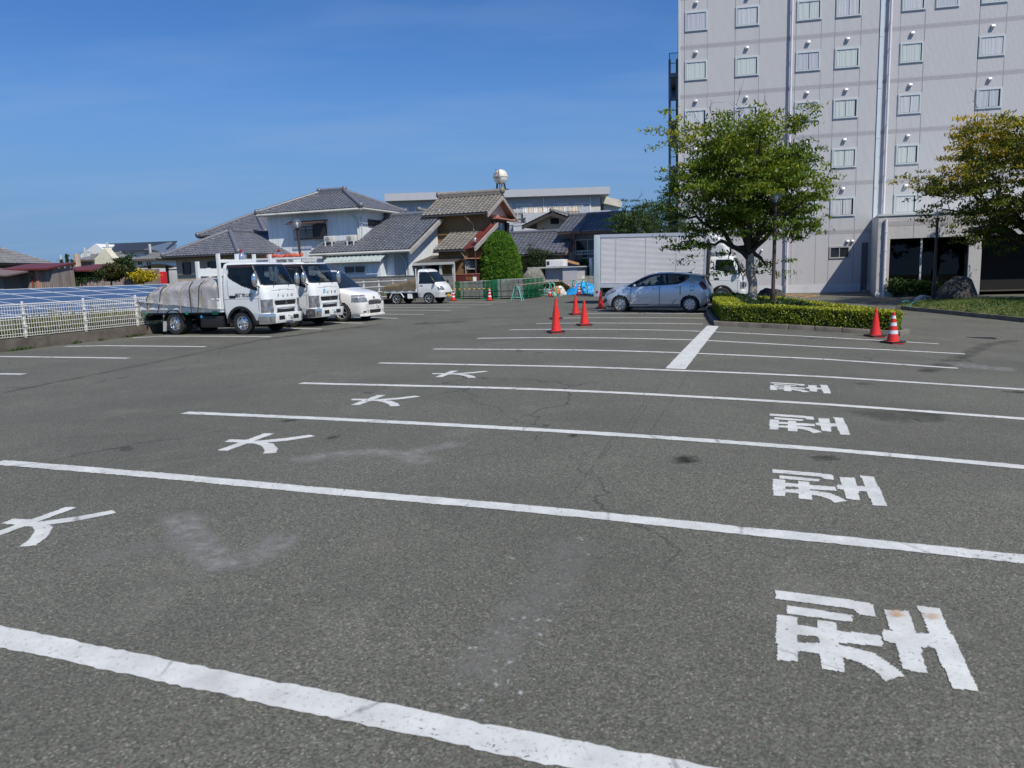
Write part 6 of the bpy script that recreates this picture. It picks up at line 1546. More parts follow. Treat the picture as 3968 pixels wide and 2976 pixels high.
# tarpaulin over the first truck's load
def tarp():
 xs = np.linspace(-3.80, -0.80, 70); nv = 44
 top = lambda x: np.interp(x, [-3.80, -3.6, -3.2, -2.9, -2.3, -1.5, -0.95, -0.80], [1.08, 1.24, 1.47, 1.57, 1.60, 1.68, 1.70, 1.60])
 low = lambda x: np.interp(x, [-3.80, -2.9, -1.9, -0.80], [1.03, 0.93, 0.86, 0.745])
 q = random.Random(8); mb = MB(); bulge = [q.uniform(-1, 1) for _ in range(9)]
 for x in xs:
  for k in range(nv + 1):
   a = k / nv * 2 - 1                       # -1 near edge ... 1 far edge
   y = 0.93 * math.copysign(min(1, abs(a) * 1.5), a)
   T, Lo = top(x), low(x)
   f = max(0, (abs(a) - 0.667) / 0.333)
   crest = T - 0.26 * (abs(y) / 0.93) ** 2.6
   z = crest * (1 - f) + Lo * f if f > 0 else crest
   y2 = y * (1 - 0.16 * (1 - f) * (abs(a) > 0.45) * (abs(a) - 0.45) / 0.55)
   wr = 0.010 * math.sin(x * 17 + y * 6 + 2 * math.sin(x * 5)) + 0.008 * math.sin(x * 31 - y * 13 + 3 * math.sin(y * 4 + x * 3)) + 0.02 * math.sin(x * 6.5 + 1 + a * 4)
   wr += 0.018 * f * math.sin(x * 12 + 2 * math.sin(x * 3.0)) - 0.016 * max(0, math.cos(x * 9.3)) ** 6 * (1 - f)
   mb.v.append((x + 0.02 * f * math.sin(x * 21), y2 - 0.01 + (0.016 * math.copysign(1, y) * f * math.sin(x * 14 + z * 5)), z + wr * (1 - 0.5 * f)))
 n = nv + 1
 for i in range(len(xs) - 1):
  for k in range(nv): mb.f.append((i * n + k, (i + 1) * n + k, (i + 1) * n + k + 1, i * n + k + 1)); mb.m.append(0)
 # closed ends
 for i in (0, len(xs) - 1):
  mb.f.append(tuple(i * n + k for k in range(n))); mb.m.append(0)
 t = NT('silver_tarpaulin'); v = t.coord()
 t.p(color=t.mix(t.rng(t.noise(4, 5, 0.6, v), 0.3, 0.7), (0.34, 0.325, 0.31, 1), (0.46, 0.44, 0.42, 1)), rough=0.38, metal=0.25, spec=0.5)
 t.bump(t.noise(7, 5, 0.65, t.mapping(v, (1, 0.5, 1.4)), 0.8), 0.5, 0.05)
 ob = placed(mb.build('tarpaulin', t.mat, smooth=70), truck1)
 tag(ob, 'wrinkled silver tarpaulin roped over a heaped load on the truck bed', 'tarpaulin')
 mr_, mk = mat('tan_rope', (0.36, 0.27, 0.17, 1), 0.9), mat('black_strap', (0.02, 0.02, 0.02, 1), 0.7)
 def over(x0, dx, m, r, nm, only_side=None):
  P = []
  for k in range(33):
   a = k / 32 * 2 - 1; x = x0 + dx * a
   y = 0.95 * math.copysign(min(1, abs(a) * 1.45), a); f = max(0, (abs(a) - 0.667) / 0.333)
   crest = top(np.clip(x, -3.78, -0.82)) - 0.26 * (min(1, abs(y) / 0.93)) ** 2.6 + 0.035
   z = crest * (1 - f) + 0.66 * f
   y2 = y * (1 - 0.14 * (1 - f) * (abs(a) > 0.45) * (abs(a) - 0.45) / 0.55) + math.copysign(0.02, y)
   if only_side and a > -0.50: break
   P.append((x, y2, float(z)))
  mb = MB(); mb.tube(P, r, 6); mb.build(nm, m, ob, smooth=60)
 for x0, dx in ((-3.5, -0.12), (-3.2, 0.15), (-2.55, 0.2), (-2.0, 0.1), (-1.35, -0.1)): over(x0, dx, mr_, 0.008, 'rope')
 for x0, dx in ((-3.55, -0.2), (-2.55, 0.42), (-1.85, -0.16), (-1.2, 0.25)): over(x0, dx, mk, 0.012, 'strap', True)
tarp()
# --- generic car body from cross-sections
def car_shell(stations, ni, nj):
 """stations: (x, z bottom, half width, shoulder z, shoulder half width, roof-edge half width, roof-edge z, top z)."""
 C = []
 for (x, zb, w, zs, ws, wr, zr, zt) in stations:
  C.append([(x, w * 0.90, zb), (x, w * 0.97, zb + (zs - zb) * 0.18), (x, w, zb + (zs - zb) * 0.5), (x, w * 0.995, zb + (zs - zb) * 0.78), (x, ws, zs), (x, ws * 0.62 + wr * 0.38, zs + (zr - zs) * 0.45), (x, wr, zr), (x, wr * 0.72, zr + (zt - zr) * 0.72), (x, wr * 0.35, zr + (zt - zr) * 0.96), (x, 0, zt)])
 return resample(C, ni, nj)
def car_ends(mb, P, m=0):
 for i in (0, -1):
  row = P[i]; n = len(row)
  vs = [tuple(v) for v in row] + [(v[0], -v[1], v[2]) for v in row[::-1]]
  f = tuple(range(2 * n)); mb.add(vs, [f if i == -1 else f[::-1]], m)
def car_underbody(o, x0, x1, w, z0=0.17, z1=0.5, arches=(0, -2.55), r=0.34):
 mb = MB(); xs = [x1] + sorted([a + s * r for a in arches for s in (-1, 1)], reverse=False) + [x0]
 xs = sorted(xs); 
 for a, b in zip(xs[:-1:2], xs[1::2]): mb.box(a, b, -w, w, z0, z1)
 mb.box(x1, x0, -w * 0.62, w * 0.62, z0 + 0.02, z1); return mb.build('underbody', M_UNDER, o)
def blue_hatchback():
 t, n = -5.89, 28.05 + 0.80
 X, Y = LOT.loc(t, n); Xr, Yr = LOT.loc(t + 2.55, n); zf, zr = gz(X, Y), gz(Xr, Yr)
 o = thing('hatchback_car', 'silver-blue hatchback car parked under the tree, nose pointing at the cones', 'car', (X, Y, zf))
 o.rotation_euler = (0, math.atan2(zr - zf, 2.55), LOT.az + math.pi)
 S = [(0.68, 0.24, 0.40, 0.50, 0.40, 0.30, 0.57, 0.60), (0.64, 0.20, 0.62, 0.58, 0.60, 0.42, 0.66, 0.70), (0.52, 0.18, 0.74, 0.66, 0.72, 0.52, 0.76, 0.80), (0.34, 0.17, 0.80, 0.74, 0.78, 0.58, 0.85, 0.88), (0.0, 0.17, 0.835, 0.84, 0.80, 0.62, 0.94, 0.97),
   (-0.36, 0.17, 0.84, 0.92, 0.80, 0.66, 1.04, 1.075), (-0.62, 0.17, 0.84, 0.945, 0.80, 0.66, 1.17, 1.215), (-0.95, 0.17, 0.84, 0.965, 0.80, 0.63, 1.31, 1.365), (-1.28, 0.17, 0.84, 0.985, 0.80, 0.60, 1.385, 1.44), (-1.62, 0.17, 0.84, 1.00, 0.80, 0.59, 1.405, 1.465),
   (-2.05, 0.17, 0.84, 1.03, 0.795, 0.58, 1.395, 1.455), (-2.45, 0.18, 0.835, 1.06, 0.78, 0.57, 1.365, 1.42), (-2.78, 0.20, 0.82, 1.06, 0.755, 0.56, 1.325, 1.375), (-2.98, 0.24, 0.80, 1.02, 0.73, 0.55, 1.26, 1.30), (-3.12, 0.30, 0.77, 0.95, 0.70, 0.56, 1.06, 1.08), (-3.22, 0.36, 0.70, 0.80, 0.66, 0.52, 0.90, 0.92), (-3.26, 0.40, 0.55, 0.66, 0.53, 0.42, 0.74, 0.76)]
 P = car_shell(S, 210, 70)
 win = [(-0.27, 0.955), (-0.50, 0.945), (-1.41, 0.99), (-2.14, 1.045), (-2.36, 1.15), (-2.50, 1.29), (-2.36, 1.335), (-2.05, 1.375), (-1.55, 1.39), (-1.05, 1.325), (-0.62, 1.15)]
 def cls(x, y, z, i, j, s):
  ay = abs(y)
  if (math.hypot(x, z - 0.29) < 0.345 or math.hypot(x + 2.55, z - 0.29) < 0.345) and ay > 0.5: return None
  if ay > 0.52:
   d = poly_sd((x, z), win)
   if d > 0.014:
    if abs(x + 1.49) < 0.055 or (abs(x + 0.56) < 0.016): return ('body', 1)
    return 'side_window' if x > -1.49 else 'rear_side_window'
   if d > -0.02: return ('body', 1)
  if -1.12 < x < -0.30 and ay < 0.655 - (z - 1.0) * 0.2 and z > 1.03: return 'windscreen'
  if x < -2.93 and 0.96 < z < 1.27 and ay < 0.58: return 'rear_window'
  if poly_sd((x, z), [(0.60, 0.66), (0.52, 0.60), (0.20, 0.735), (0.13, 0.835), (0.30, 0.845), (0.46, 0.79)]) > 0 and ay > 0.38 and z < 0.86: return 'headlight'
  if ay > 0.45 and poly_sd((x, z), [(-2.84, 1.03), (-2.95, 1.12), (-3.10, 1.0), (-3.14, 0.82), (-3.02, 0.80)]) > 0: return 'tail_light'
  if x > 0.60 and 0.24 < z < 0.44 and ay < 0.36: return ('body', 1)
  if x > 0.52 and ay > 0.50 and 0.36 < z < 0.50: return ('body', 1)
  if ay > 0.6 and 0.28 < z < 0.96 and (abs(x + 0.36 + 0.10 * (z - 0.3)) < 0.009 or abs(x + 1.45) < 0.009 or (abs(x + 2.20 - max(0, 0.62 - z) * 0.9) < 0.010 and z > 0.3)): return ('body', 2)
  if ay > 0.6 and abs(z - 0.275) < 0.01 and -2.15 < x < -0.36: return ('body', 2)
  if z < 0.215 and ay > 0.5: return ('body', 1)
  if ay > 0.6 and math.hypot(x + 2.62, (z - 0.87)) < 0.085 and math.hypot(x + 2.62, (z - 0.87)) > 0.072: return ('body', 2)
  return 'body'
 parts = shell_parts(P, cls); car_ends(parts[('body', 0)], P)
 M = {'body': [M_SILVERBLUE, M_BLACK, mat('panel_gap', (0.06, 0.065, 0.07, 1), 0.6)], 'windscreen': M_AUTOGLASS, 'rear_window': M_AUTOGLASS, 'side_window': clear_mat('car_side_glass', (0.42, 0.48, 0.48, 1), 0.93), 'rear_side_window': clear_mat('privacy_glass', (0.16, 0.18, 0.18, 1), 0.93), 'headlight': M_LAMP, 'tail_light': glass_mat('tail_lens', (0.13, 0.035, 0.035, 1), 0.1)}
 build_shell(parts, M, o, smooth=50)
 car_underbody(o, 0.5, -3.05, 0.72)
 for x in (0, -2.55):
  for s in (1, -1): wheel(o, x, s * 0.735, 0.292, 0.185, s, 'cover', 0.70)
 for s in (1, -1):
  for x in (-1.28, -2.10):
   h = MB(); h.tube([(x - 0.11, s * 0.835, 0.845 + (0.05 if x < -2 else 0)), (x - 0.05, s * 0.855, 0.85 + (0.05 if x < -2 else 0)), (x + 0.06, s * 0.855, 0.85 + (0.05 if x < -2 else 0)), (x + 0.11, s * 0.835, 0.845 + (0.05 if x < -2 else 0))], 0.016, 8); h.build('door_handle', M_SILVERBLUE, o, smooth=60)
  m = MB(); m.sphere((-0.56, s * 0.90, 0.98), 0.09, 14, 9, sz=(0.8, 1.1, 0.72)); mm = m.build('mirror', M_SILVERBLUE, o, smooth=60)
  f = MB(); f.tube([(-0.5, s * 0.79, 0.95), (-0.54, s * 0.86, 0.96)], 0.03, 8); f.build('mirror_base', M_BLACK, mm)
  st = MB(); st.box(-0.55, -0.35, s * 0.25 - 0.2, s * 0.25 + 0.2, 0.5, 1.2) if False else st.lathe([(0.16, -0.02), (0.19, 0), (0.16, 0.02)], (0, 0, 0), 'z', 20)
 for y in (-0.35, 0.35):
  for x in (-1.35, -2.15):
   stt_ = MB(); stt_.box(x - 0.09, x + 0.09, y - 0.24, y + 0.24, 0.5, 1.12); stt_.box(x - 0.06, x + 0.06, y - 0.13, y + 0.13, 1.15, 1.30); stt_.box(x - 0.02, x + 0.02, y - 0.02, y + 0.02, 1.10, 1.16); stt_.build('seat', mat('grey_seat', (0.12, 0.12, 0.125, 1), 0.9), o, bevel=0.03)
 sw_ = MB(); sw_.lathe([(0.17, -0.012), (0.185, 0), (0.17, 0.012), (0.155, 0), (0.17, -0.012)], (0, 0, 0), 'z', 20); w_ = sw_.build('steering_wheel', M_BLACK, o, smooth=60); w_.location = (-0.85, -0.35, 0.96); w_.rotation_euler = (0, math.radians(65), 0)
 db = MB(); db.box(-0.75, -0.35, -0.7, 0.7, 0.6, 0.95); db.build('dashboard', M_BLACK, o, bevel=0.05)
 an = MB(); an.tube([(-2.42, 0.0, 1.43), (-2.62, 0.0, 1.60)], 0.008, 6); an.box(-2.52, -2.36, -0.03, 0.03, 1.41, 1.445); an.build('aerial', M_BLACK, o)
 sp_ = MB(); sp_.hexa([(-3.06, -0.50, 1.27), (-2.7, -0.56, 1.35), (-2.7, 0.56, 1.35), (-3.06, 0.50, 1.27), (-3.08, -0.50, 1.30), (-2.7, -0.56, 1.385), (-2.7, 0.56, 1.385), (-3.08, 0.50, 1.30)]); sp_.build('roof_spoiler', M_SILVERBLUE, o, recalc=True)
 rb = MB(); rb.box(-3.275, -3.1, -0.62, 0.62, 0.34, 0.58); rb.build('rear_bumper_insert', M_BLACK, o, bevel=0.05)
 text_mesh('side_badge', 'HYBRID', 0.045, M_CHROME, o, (-0.17, 0.838, 0.74), (math.pi / 2, 0, math.pi), 0.001)
 return o
blue_hatchback()
def minivan():
 t, n = -14.72, 23.85
 X, Y = LOT.loc(t, n); zf = gz(X, Y)
 o = thing('minivan', 'pearl white minivan parked nose out beside the stickered truck', 'minivan', (X, Y, zf), LOT.az)
 S = [(0.86, 0.24, 0.60, 0.60, 0.58, 0.40, 0.66, 0.68), (0.80, 0.20, 0.74, 0.72, 0.70, 0.50, 0.82, 0.86), (0.66, 0.18, 0.82, 0.84, 0.79, 0.60, 0.96, 1.00), (0.40, 0.17, 0.85, 0.93, 0.82, 0.64, 1.04, 1.08), (0.08, 0.17, 0.86, 1.0, 0.83, 0.68, 1.11, 1.15), (-0.12, 0.17, 0.86, 1.04, 0.83, 0.70, 1.20, 1.235), (-0.45, 0.17, 0.86, 1.06, 0.83, 0.69, 1.45, 1.49), (-0.85, 0.17, 0.86, 1.06, 0.83, 0.68, 1.70, 1.75), (-1.2, 0.17, 0.86, 1.06, 0.83, 0.67, 1.78, 1.83),
   (-2.0, 0.17, 0.86, 1.06, 0.83, 0.67, 1.79, 1.85), (-3.0, 0.17, 0.86, 1.06, 0.83, 0.67, 1.78, 1.84), (-3.5, 0.2, 0.85, 1.06, 0.82, 0.66, 1.75, 1.80), (-3.72, 0.28, 0.80, 1.04, 0.78, 0.64, 1.60, 1.63), (-3.78, 0.34, 0.70, 0.95, 0.68, 0.60, 1.3, 1.32)]
 P = car_shell(S, 200, 70)
 win = [(-0.15, 1.10), (-3.45, 1.10), (-3.5, 1.65), (-1.0, 1.68), (-0.75, 1.55)]
 def cls(x, y, z, i, j, s):
  ay = abs(y)
  if (math.hypot(x, z - 0.32) < 0.37 or math.hypot(x + 2.85, z - 0.32) < 0.37) and ay > 0.5: return None
  if ay > 0.62:
   d = poly_sd((x, z), win)
   if d > 0.02: return ('body', 1) if min(abs(x + 1.25), abs(x + 2.3)) < 0.06 else 'side_window'
  if -0.86 < x < 0.0 and ay < 0.76 - (z - 1.1) * 0.14 and z > 1.16 and x > -0.12 - (z - 1.2) * 1.25 - 0.32: return 'windscreen'
  if x > 0.42 and ay > 0.475 and 0.66 < z < 0.845 and z < 0.74 + (0.86 - x) * 0.42 + 0.06: return 'headlight'
  if x > 0.42 and ay > 0.475 and 0.86 < z < 0.925: return 'upper_lamp'
  if x > 0.70 and ay < 0.40 and 0.625 < z < 0.735 and ay < 0.36 + (z - 0.62) * 0.3: return 'grille'
  if x > 0.72 and ay < 0.34 and 0.27 < z < 0.41: return 'lower_grille'
  if x > 0.60 and 0.58 < ay < 0.72 and 0.30 < z < 0.36: return ('body', 1)
  if ay > 0.6 and abs(x + 0.42) < 0.01 and z < 1.05: return ('body', 2)
  return 'body'
 parts = shell_parts(P, cls); car_ends(parts[('body', 0)], P)
 M = {'body': [M_PEARL, M_BLACK, mat('panel_gap', (0, 0, 0, 1))], 'windscreen': M_AUTOGLASS, 'side_window': M_AUTOGLASS, 'headlight': M_LAMP, 'upper_lamp': M_LAMP, 'grille': mat('mesh_grille', (0.16, 0.16, 0.16, 1), 0.35, metal=0.7, var=0.3, nscale=60), 'lower_grille': M_BLACK}
 build_shell(parts, M, o, smooth=50)
 car_underbody(o, 0.6, -3.6, 0.74, arches=(0, -2.85), r=0.37)
 for x in (0, -2.85):
  for s in (1, -1): wheel(o, x, s * 0.76, 0.32, 0.2, s, 'spoke', 0.70)
 for s in (1, -1):
  m = MB(); m.sphere((-0.35, s * 0.96, 1.12), 0.1, 12, 8, sz=(0.8, 1.1, 0.9)); m.build('mirror', M_PEARL, o, smooth=60)
  f = MB(); f.lathe([(0.001, 0.03), (0.055, 0.025), (0.07, -0.02)], (0.81, s * 0.60, 0.44), 'x', 16); f.build('fog_lamp', M_LAMP, o, smooth=50)
  wp = MB(); wp.tube([(0.02, s * 0.3, 1.21), (-0.16, s * 0.3 + 0.3, 1.30)], 0.011, 6); wp.build('wiper', M_BLACK, o)
 em = MB(); em.lathe([(0.045, 0), (0.062, 0.014), (0.075, 0)], (0.825, 0.0, 0.775), 'x', 20); em.box(0.83, 0.842, -0.022, 0.022, 0.74, 0.81); em.build('emblem', M_BLACK, o, smooth=50)
 for nm, hw, z0, z1, mm in (('mesh_grille', 0.42, 0.575, 0.685, mat('mesh_grille', (0.16, 0.16, 0.16, 1), 0.35, metal=0.7, var=0.3, nscale=60)), ('lower_intake', 0.36, 0.27, 0.395, M_BLACK)):
  g = MB(); g.hexa([(0.80, -hw, z0), (0.868, -hw, z0), (0.868, hw, z0), (0.80, hw, z0), (0.80, -hw * 1.08, z1), (0.870, -hw * 1.08, z1), (0.870, hw * 1.08, z1), (0.80, hw * 1.08, z1)]); g.build(nm, mm, o, bevel=0.008, recalc=True)
  r = MB(); r.box(0.862, 0.876, -hw * 1.08, hw * 1.08, z1 - 0.004, z1 + 0.012); r.build('grille_trim', M_CHROME if nm == 'mesh_grille' else M_PEARL, o)
 for s in (1, -1):
  a = MB(); a.hexa([(0.74, s * 0.50, 0.29), (0.868, s * 0.47, 0.29), (0.80, s * 0.70, 0.29), (0.72, s * 0.72, 0.29), (0.74, s * 0.50, 0.40), (0.868, s * 0.50, 0.40), (0.815, s * 0.66, 0.40), (0.73, s * 0.70, 0.40)]); a.build('fog_recess', M_BLACK, o, recalc=True)
 lip = MB(); lip.hexa([(0.70, -0.80, 0.17), (0.90, -0.62, 0.17), (0.90, 0.62, 0.17), (0.70, 0.80, 0.17), (0.70, -0.80, 0.25), (0.885, -0.62, 0.25), (0.885, 0.62, 0.25), (0.70, 0.80, 0.25)]); lip.build('front_lip', M_PEARL, o, bevel=0.02)
 plate(o, 0.880, 0.10, 0.47, 0.33, '· 3 20', '愛媛 501', 0)
 return o
minivan()
def kei_truck():
 t, n = -17.62, 36.55
 X, Y = LOT.loc(t, n); zf = gz(X, Y)
 o = thing('kei_pickup', 'small white pickup with brown cover over its bed, beside the scaffold frames', 'pickup', (X, Y, zf), LOT.az)
 keys = [(0.34, 0.80, 0.68, 0.06, -0.62), (0.60, 0.84, 0.72, 0.07, -0.64), (0.80, 0.80, 0.735, 0.08, -0.64), (0.98, 0.66, 0.735, 0.10, -0.64), (1.10, 0.50, 0.73, 0.10, -0.64), (1.45, 0.25, 0.68, 0.08, -0.63), (1.68, 0.06, 0.64, 0.07, -0.62), (1.76, -0.03, 0.60, 0.07, -0.60), (1.79, -0.12, 0.54, 0.06, -0.56)]
 P = cab_slices(keys, -0.64, 0.2)
 win = [(-0.50, 1.64), (0.06, 1.64), (0.34, 1.16), (0.36, 1.06), (-0.50, 1.06)]
 def cls(x, y, z, i, j, s):
  if math.hypot(x, z - 0.27) < 0.34 and j >= NCO - 3: return None
  if j < NF + 5 and 1.12 < z < 1.66 and abs(y) < 0.66 - (z - 1.1) * 0.14: return 'windscreen'
  if NF + 2 <= j < NCO + 46:
   d = poly_sd((x, z), win)
   if d > 0.02: return 'side_window'
   if d > -0.012: return ('cab', 1)
  if j < NF + 9 and abs(y) > 0.42 and 0.70 < z < 0.90 and x > 0.5: return 'headlight'
  if j < NF and abs(y) < 0.36 and 0.45 < z < 0.56: return 'grille'
  if j >= NCO and (abs(x + 0.54) < 0.01) and z < 1.1: return ('cab', 2)
  return 'cab'
 parts = shell_parts(P, cls); cap_roof(parts[('cab', 0)], P)
 build_shell(parts, {'cab': [M_CARWHITE, M_BLACK, mat('panel_gap', (0, 0, 0, 1))], 'windscreen': M_AUTOGLASS, 'side_window': M_AUTOGLASS, 'headlight': M_LAMP, 'grille': M_BLACK}, o)
 b = MB(); b.box(-2.62, -0.66, -0.70, 0.70, 0.60, 0.66); b.build('bed_floor', M_CARWHITE, o)
 for s in (1, -1):
  sd_ = MB(); sd_.box(-2.62, -0.68, min(s * 0.70, s * 0.735), max(s * 0.70, s * 0.735), 0.62, 0.90 if s > 0 else 0.78); sd_.build('side_board', M_CARWHITE, o, bevel=0.006)
  fr_ = MB(); fr_.tube([(-2.28, s * 0.70, 0.34), (-2.12, s * 0.70, 0.60), (-1.62, s * 0.70, 0.60), (-1.45, s * 0.70, 0.36)], 0.035, 6); fr_.build('mudguard', M_CARWHITE, o)
  h = MB(); h.box(-0.45, -0.30, s * 0.728, s * 0.742, 0.92, 0.97); h.build('door_handle', M_BLACK, o)
  m = MB(); m.sphere((0.42, s * 0.83, 1.14), 0.075, 10, 8, sz=(0.7, 1, 1.3)); m.build('mirror', M_BLACK, o, smooth=60)
 hb = MB(); hb.box(-0.70, -0.66, -0.70, 0.70, 0.60, 1.05); hb.tube([(-0.69, -0.68, 1.05), (-0.69, -0.68, 1.84)], 0.025, 6); hb.build('headboard', M_CARWHITE, o)
 u = MB(); u.box(-2.55, 0.6, -0.55, 0.55, 0.30, 0.60); u.build('chassis', M_UNDER, o)
 bx = MB(); bx.box(-1.22, -0.98, -0.72, -0.55, 0.30, 0.55); bx.build('tool_box', M_WHITE_METAL, o)
 for x in (0, -1.90):
  for s in (1, -1): wheel(o, x, s * 0.655, 0.275, 0.16, s, 'spoke', 0.74)
 plate(o, 0.86, -0.05, 0.42, 0.30, '· 17', '愛媛 480', 0, col=mat('number_plate_yellow', (0.75, 0.42, 0.02, 1), 0.5, var=0), tcol=M_LETTER)
 an = MB(); an.tube([(0.0, -0.55, 1.72), (-0.28, -0.6, 2.02)], 0.008, 5); an.build('aerial', M_BLACK, o)
 # brown cover heaped over its load
 xs = np.linspace(-2.68, -0.72, 34); mb = MB(); nv = 22
 for x in xs:
  T = np.interp(x, [-2.68, -2.5, -1.6, -1.2, -0.9, -0.72], [0.86, 1.08, 1.14, 1.28, 1.36, 1.36])
  for k in range(nv + 1):
   a = k / nv * 2 - 1; y = 0.76 * math.copysign(min(1, abs(a) * 1.4), a); f = max(0, (abs(a) - 0.714) / 0.286)
   z = (T - 0.10 * abs(y / 0.76) ** 3) * (1 - f) + 0.72 * f + 0.02 * math.sin(x * 13 + y * 5) + 0.012 * math.sin(x * 29 - y * 9)
   mb.v.append((x, y, z))
 w = nv + 1
 for i in range(len(xs) - 1):
  for k in range(nv): mb.f.append((i * w + k, (i + 1) * w + k, (i + 1) * w + k + 1, i * w + k + 1)); mb.m.append(0)
 for i in (0, len(xs) - 1): mb.f.append(tuple(i * w + k for k in range(w))); mb.m.append(0)
 tp = mb.build('bed_cover', mat('khaki_canvas', (0.135, 0.105, 0.065, 1), 0.85, var=0.25, nscale=5, dirt=(0.25, 0.22, 0.17, 1), dirt_amt=0.4), smooth=70)
 tp.matrix_world = o.matrix_basis; tag(tp, 'brown canvas cover stretched over the small pickup bed', 'canvas cover')
 return o
kei_truck()
def box_truck():
 t, n = -2.75, 34.65 + 0.95
 X, Y = LOT.loc(t, n); zf = gz(X, Y)
 o = thing('box_truck', 'big box truck with ribbed silver body and white cab, behind the tree', 'truck', (X, Y, zf), LOT.az)
 Xr, Yr = LOT.loc(t - 3.4, n); o.rotation_euler = (0, math.atan2(gz(Xr, Yr) - zf, 3.4), LOT.az)
 truck_cab(o, 2.06, win=[(-0.30, 1.94), (0.30, 1.94), (0.44, 1.80), (0.60, 1.30), (0.48, 1.30), (0.05, 1.42), (-0.34, 1.48)], modern=False)
 for s in (1, -1): wheel(o, 0, s * 0.80, 0.36, 0.2, s, 'chrome')
 rear_wheels(o, -3.6, 0.36)
 x0, x1, w, z0, z1 = -5.45, -0.72, 1.05, 0.74, 3.13
 b = MB(); b.box(x0, x1, -w + 0.04, w - 0.04, z0, z1 - 0.04); b.build('cargo_box', mat('box_grey_blue', (0.42, 0.47, 0.52, 1), 0.5, var=0.05), o)
 for s in (1, -1):
  rb = MB(); nr = 38; hz = (z1 - 0.14 - (z0 + 0.18)) / nr
  for k in range(nr):
   za = z0 + 0.18 + k * hz; ya = s * (w - 0.038); yb = s * (w - 0.004)
   vs = [(x0 + 0.03, ya, za), (x1 - 0.06, ya, za), (x1 - 0.06, yb, za + hz * 0.45), (x0 + 0.03, yb, za + hz * 0.45), (x1 - 0.06, yb, za + hz * 0.60), (x0 + 0.03, yb, za + hz * 0.60), (x1 - 0.06, ya, za + hz), (x0 + 0.03, ya, za + hz)]
   fs = [(0, 1, 2, 3), (3, 2, 4, 5), (5, 4, 6, 7)]
   rb.add(vs, fs if s < 0 else [f[::-1] for f in fs])
  rb.build('ribbed_side', mat('ribbed_aluminium', (0.86, 0.84, 0.83, 1), 0.35, metal=0.15, var=0.04, nscale=1.5), o)
  tr = MB(); tr.box(x0 - 0.01, x1 + 0.01, min(s * (w - 0.04), s * (w + 0.012)), max(s * (w - 0.04), s * (w + 0.012)), z1 - 0.14, z1); tr.box(x0, x1, min(s * (w - 0.04), s * (w + 0.008)), max(s * (w - 0.04), s * (w + 0.008)), z0 - 0.02, z0 + 0.17)
  tr.box(x1 - 0.06, x1 + 0.02, min(s * (w - 0.05), s * (w + 0.010)), max(s * (w - 0.05), s * (w + 0.010)), z0 + 0.17, z1 - 0.14)
  tr.build('side_rail', mat('rail_aluminium', (0.62, 0.65, 0.68, 1), 0.35, metal=0.4, var=0.05), o)
  for xx in (-4.72, -3.36, -2.0):
   jn = MB(); jn.box(xx - 0.012, xx + 0.012, min(s * (w - 0.01), s * (w + 0.003)), max(s * (w - 0.01), s * (w + 0.003)), z0 + 0.17, z1 - 0.14); jn.build('panel_joint', mat('rail_aluminium', (0, 0, 0, 1)), o)
 rf = MB(); rf.box(x0, x1, -w + 0.03, w - 0.03, z1 - 0.039, z1 + 0.005); rf.build('box_roof', mat('rail_aluminium', (0, 0, 0, 1)), o)
 gt = MB(); gt.prism([(x0 - 0.30, 0.30), (x0 - 0.03, 0.30), (x0 - 0.003, 0.62), (x0 - 0.003, z1 - 0.01), (x0 - 0.30, z1 - 0.01)], 'y', -w - 0.005, w + 0.005); g_ = gt.build('tail_lift_gate', mat('gate_pale_grey', (0.45, 0.52, 0.56, 1), 0.5, var=0.05), o, bevel=0.015)
 rl = MB(); rl.lathe([(0.001, -0.02), (0.05, -0.015), (0.06, 0.0)], (x0 - 0.14, -w - 0.006, 0.52), 'y', 14); rl.build('side_reflector', M_REDLAMP, g_)
 ub = MB(); ub.box(x0, -0.7, -0.42, 0.42, 0.48, 0.72); ub.box(-2.6, -1.4, -0.95, -0.5, 0.32, 0.70); ub.build('under_frame', M_UNDER, o)
 # wind deflector over the cab
 K = [(2.10, 0.28, 0.74, 0.05, -0.52), (2.25, 0.30, 0.80, 0.08, -0.56), (2.55, 0.22, 0.84, 0.10, -0.60), (2.85, -0.02, 0.84, 0.10, -0.62), (3.02, -0.25, 0.80, 0.10, -0.62), (3.08, -0.36, 0.74, 0.08, -0.60)]
 P = cab_slices(K, -0.6, 0.25); pp = shell_parts(P, lambda x, y, z, i, j, s: 'wind_deflector'); cap_roof(pp[('wind_deflector', 0)], P)
 build_shell(pp, {'wind_deflector': M_CARWHITE}, o)
 ex = MB(); ex.box(-0.68, -0.60, -0.80, -0.66, 0.7, 2.2); ex.tube([(-0.64, -0.9, 0.62), (-0.64, -0.9, 2.4)], 0.05, 8); ex.build('air_intake', M_BLACK, o)
 mr = MB(); mr.sphere((1.15, -0.98, 1.62), 0.09, 12, 8, sz=(0.6, 0.9, 1.6)); mr.sphere((1.2, -1.0, 1.36), 0.07, 10, 6); mr.tube([(0.62, -0.8, 1.55), (0.95, -0.95, 1.6), (1.15, -0.98, 1.62), (1.2, -1.0, 1.36)], 0.012, 6); mr.build('front_mirror', M_BLACK, o, smooth=60)
 return o
box_truck()
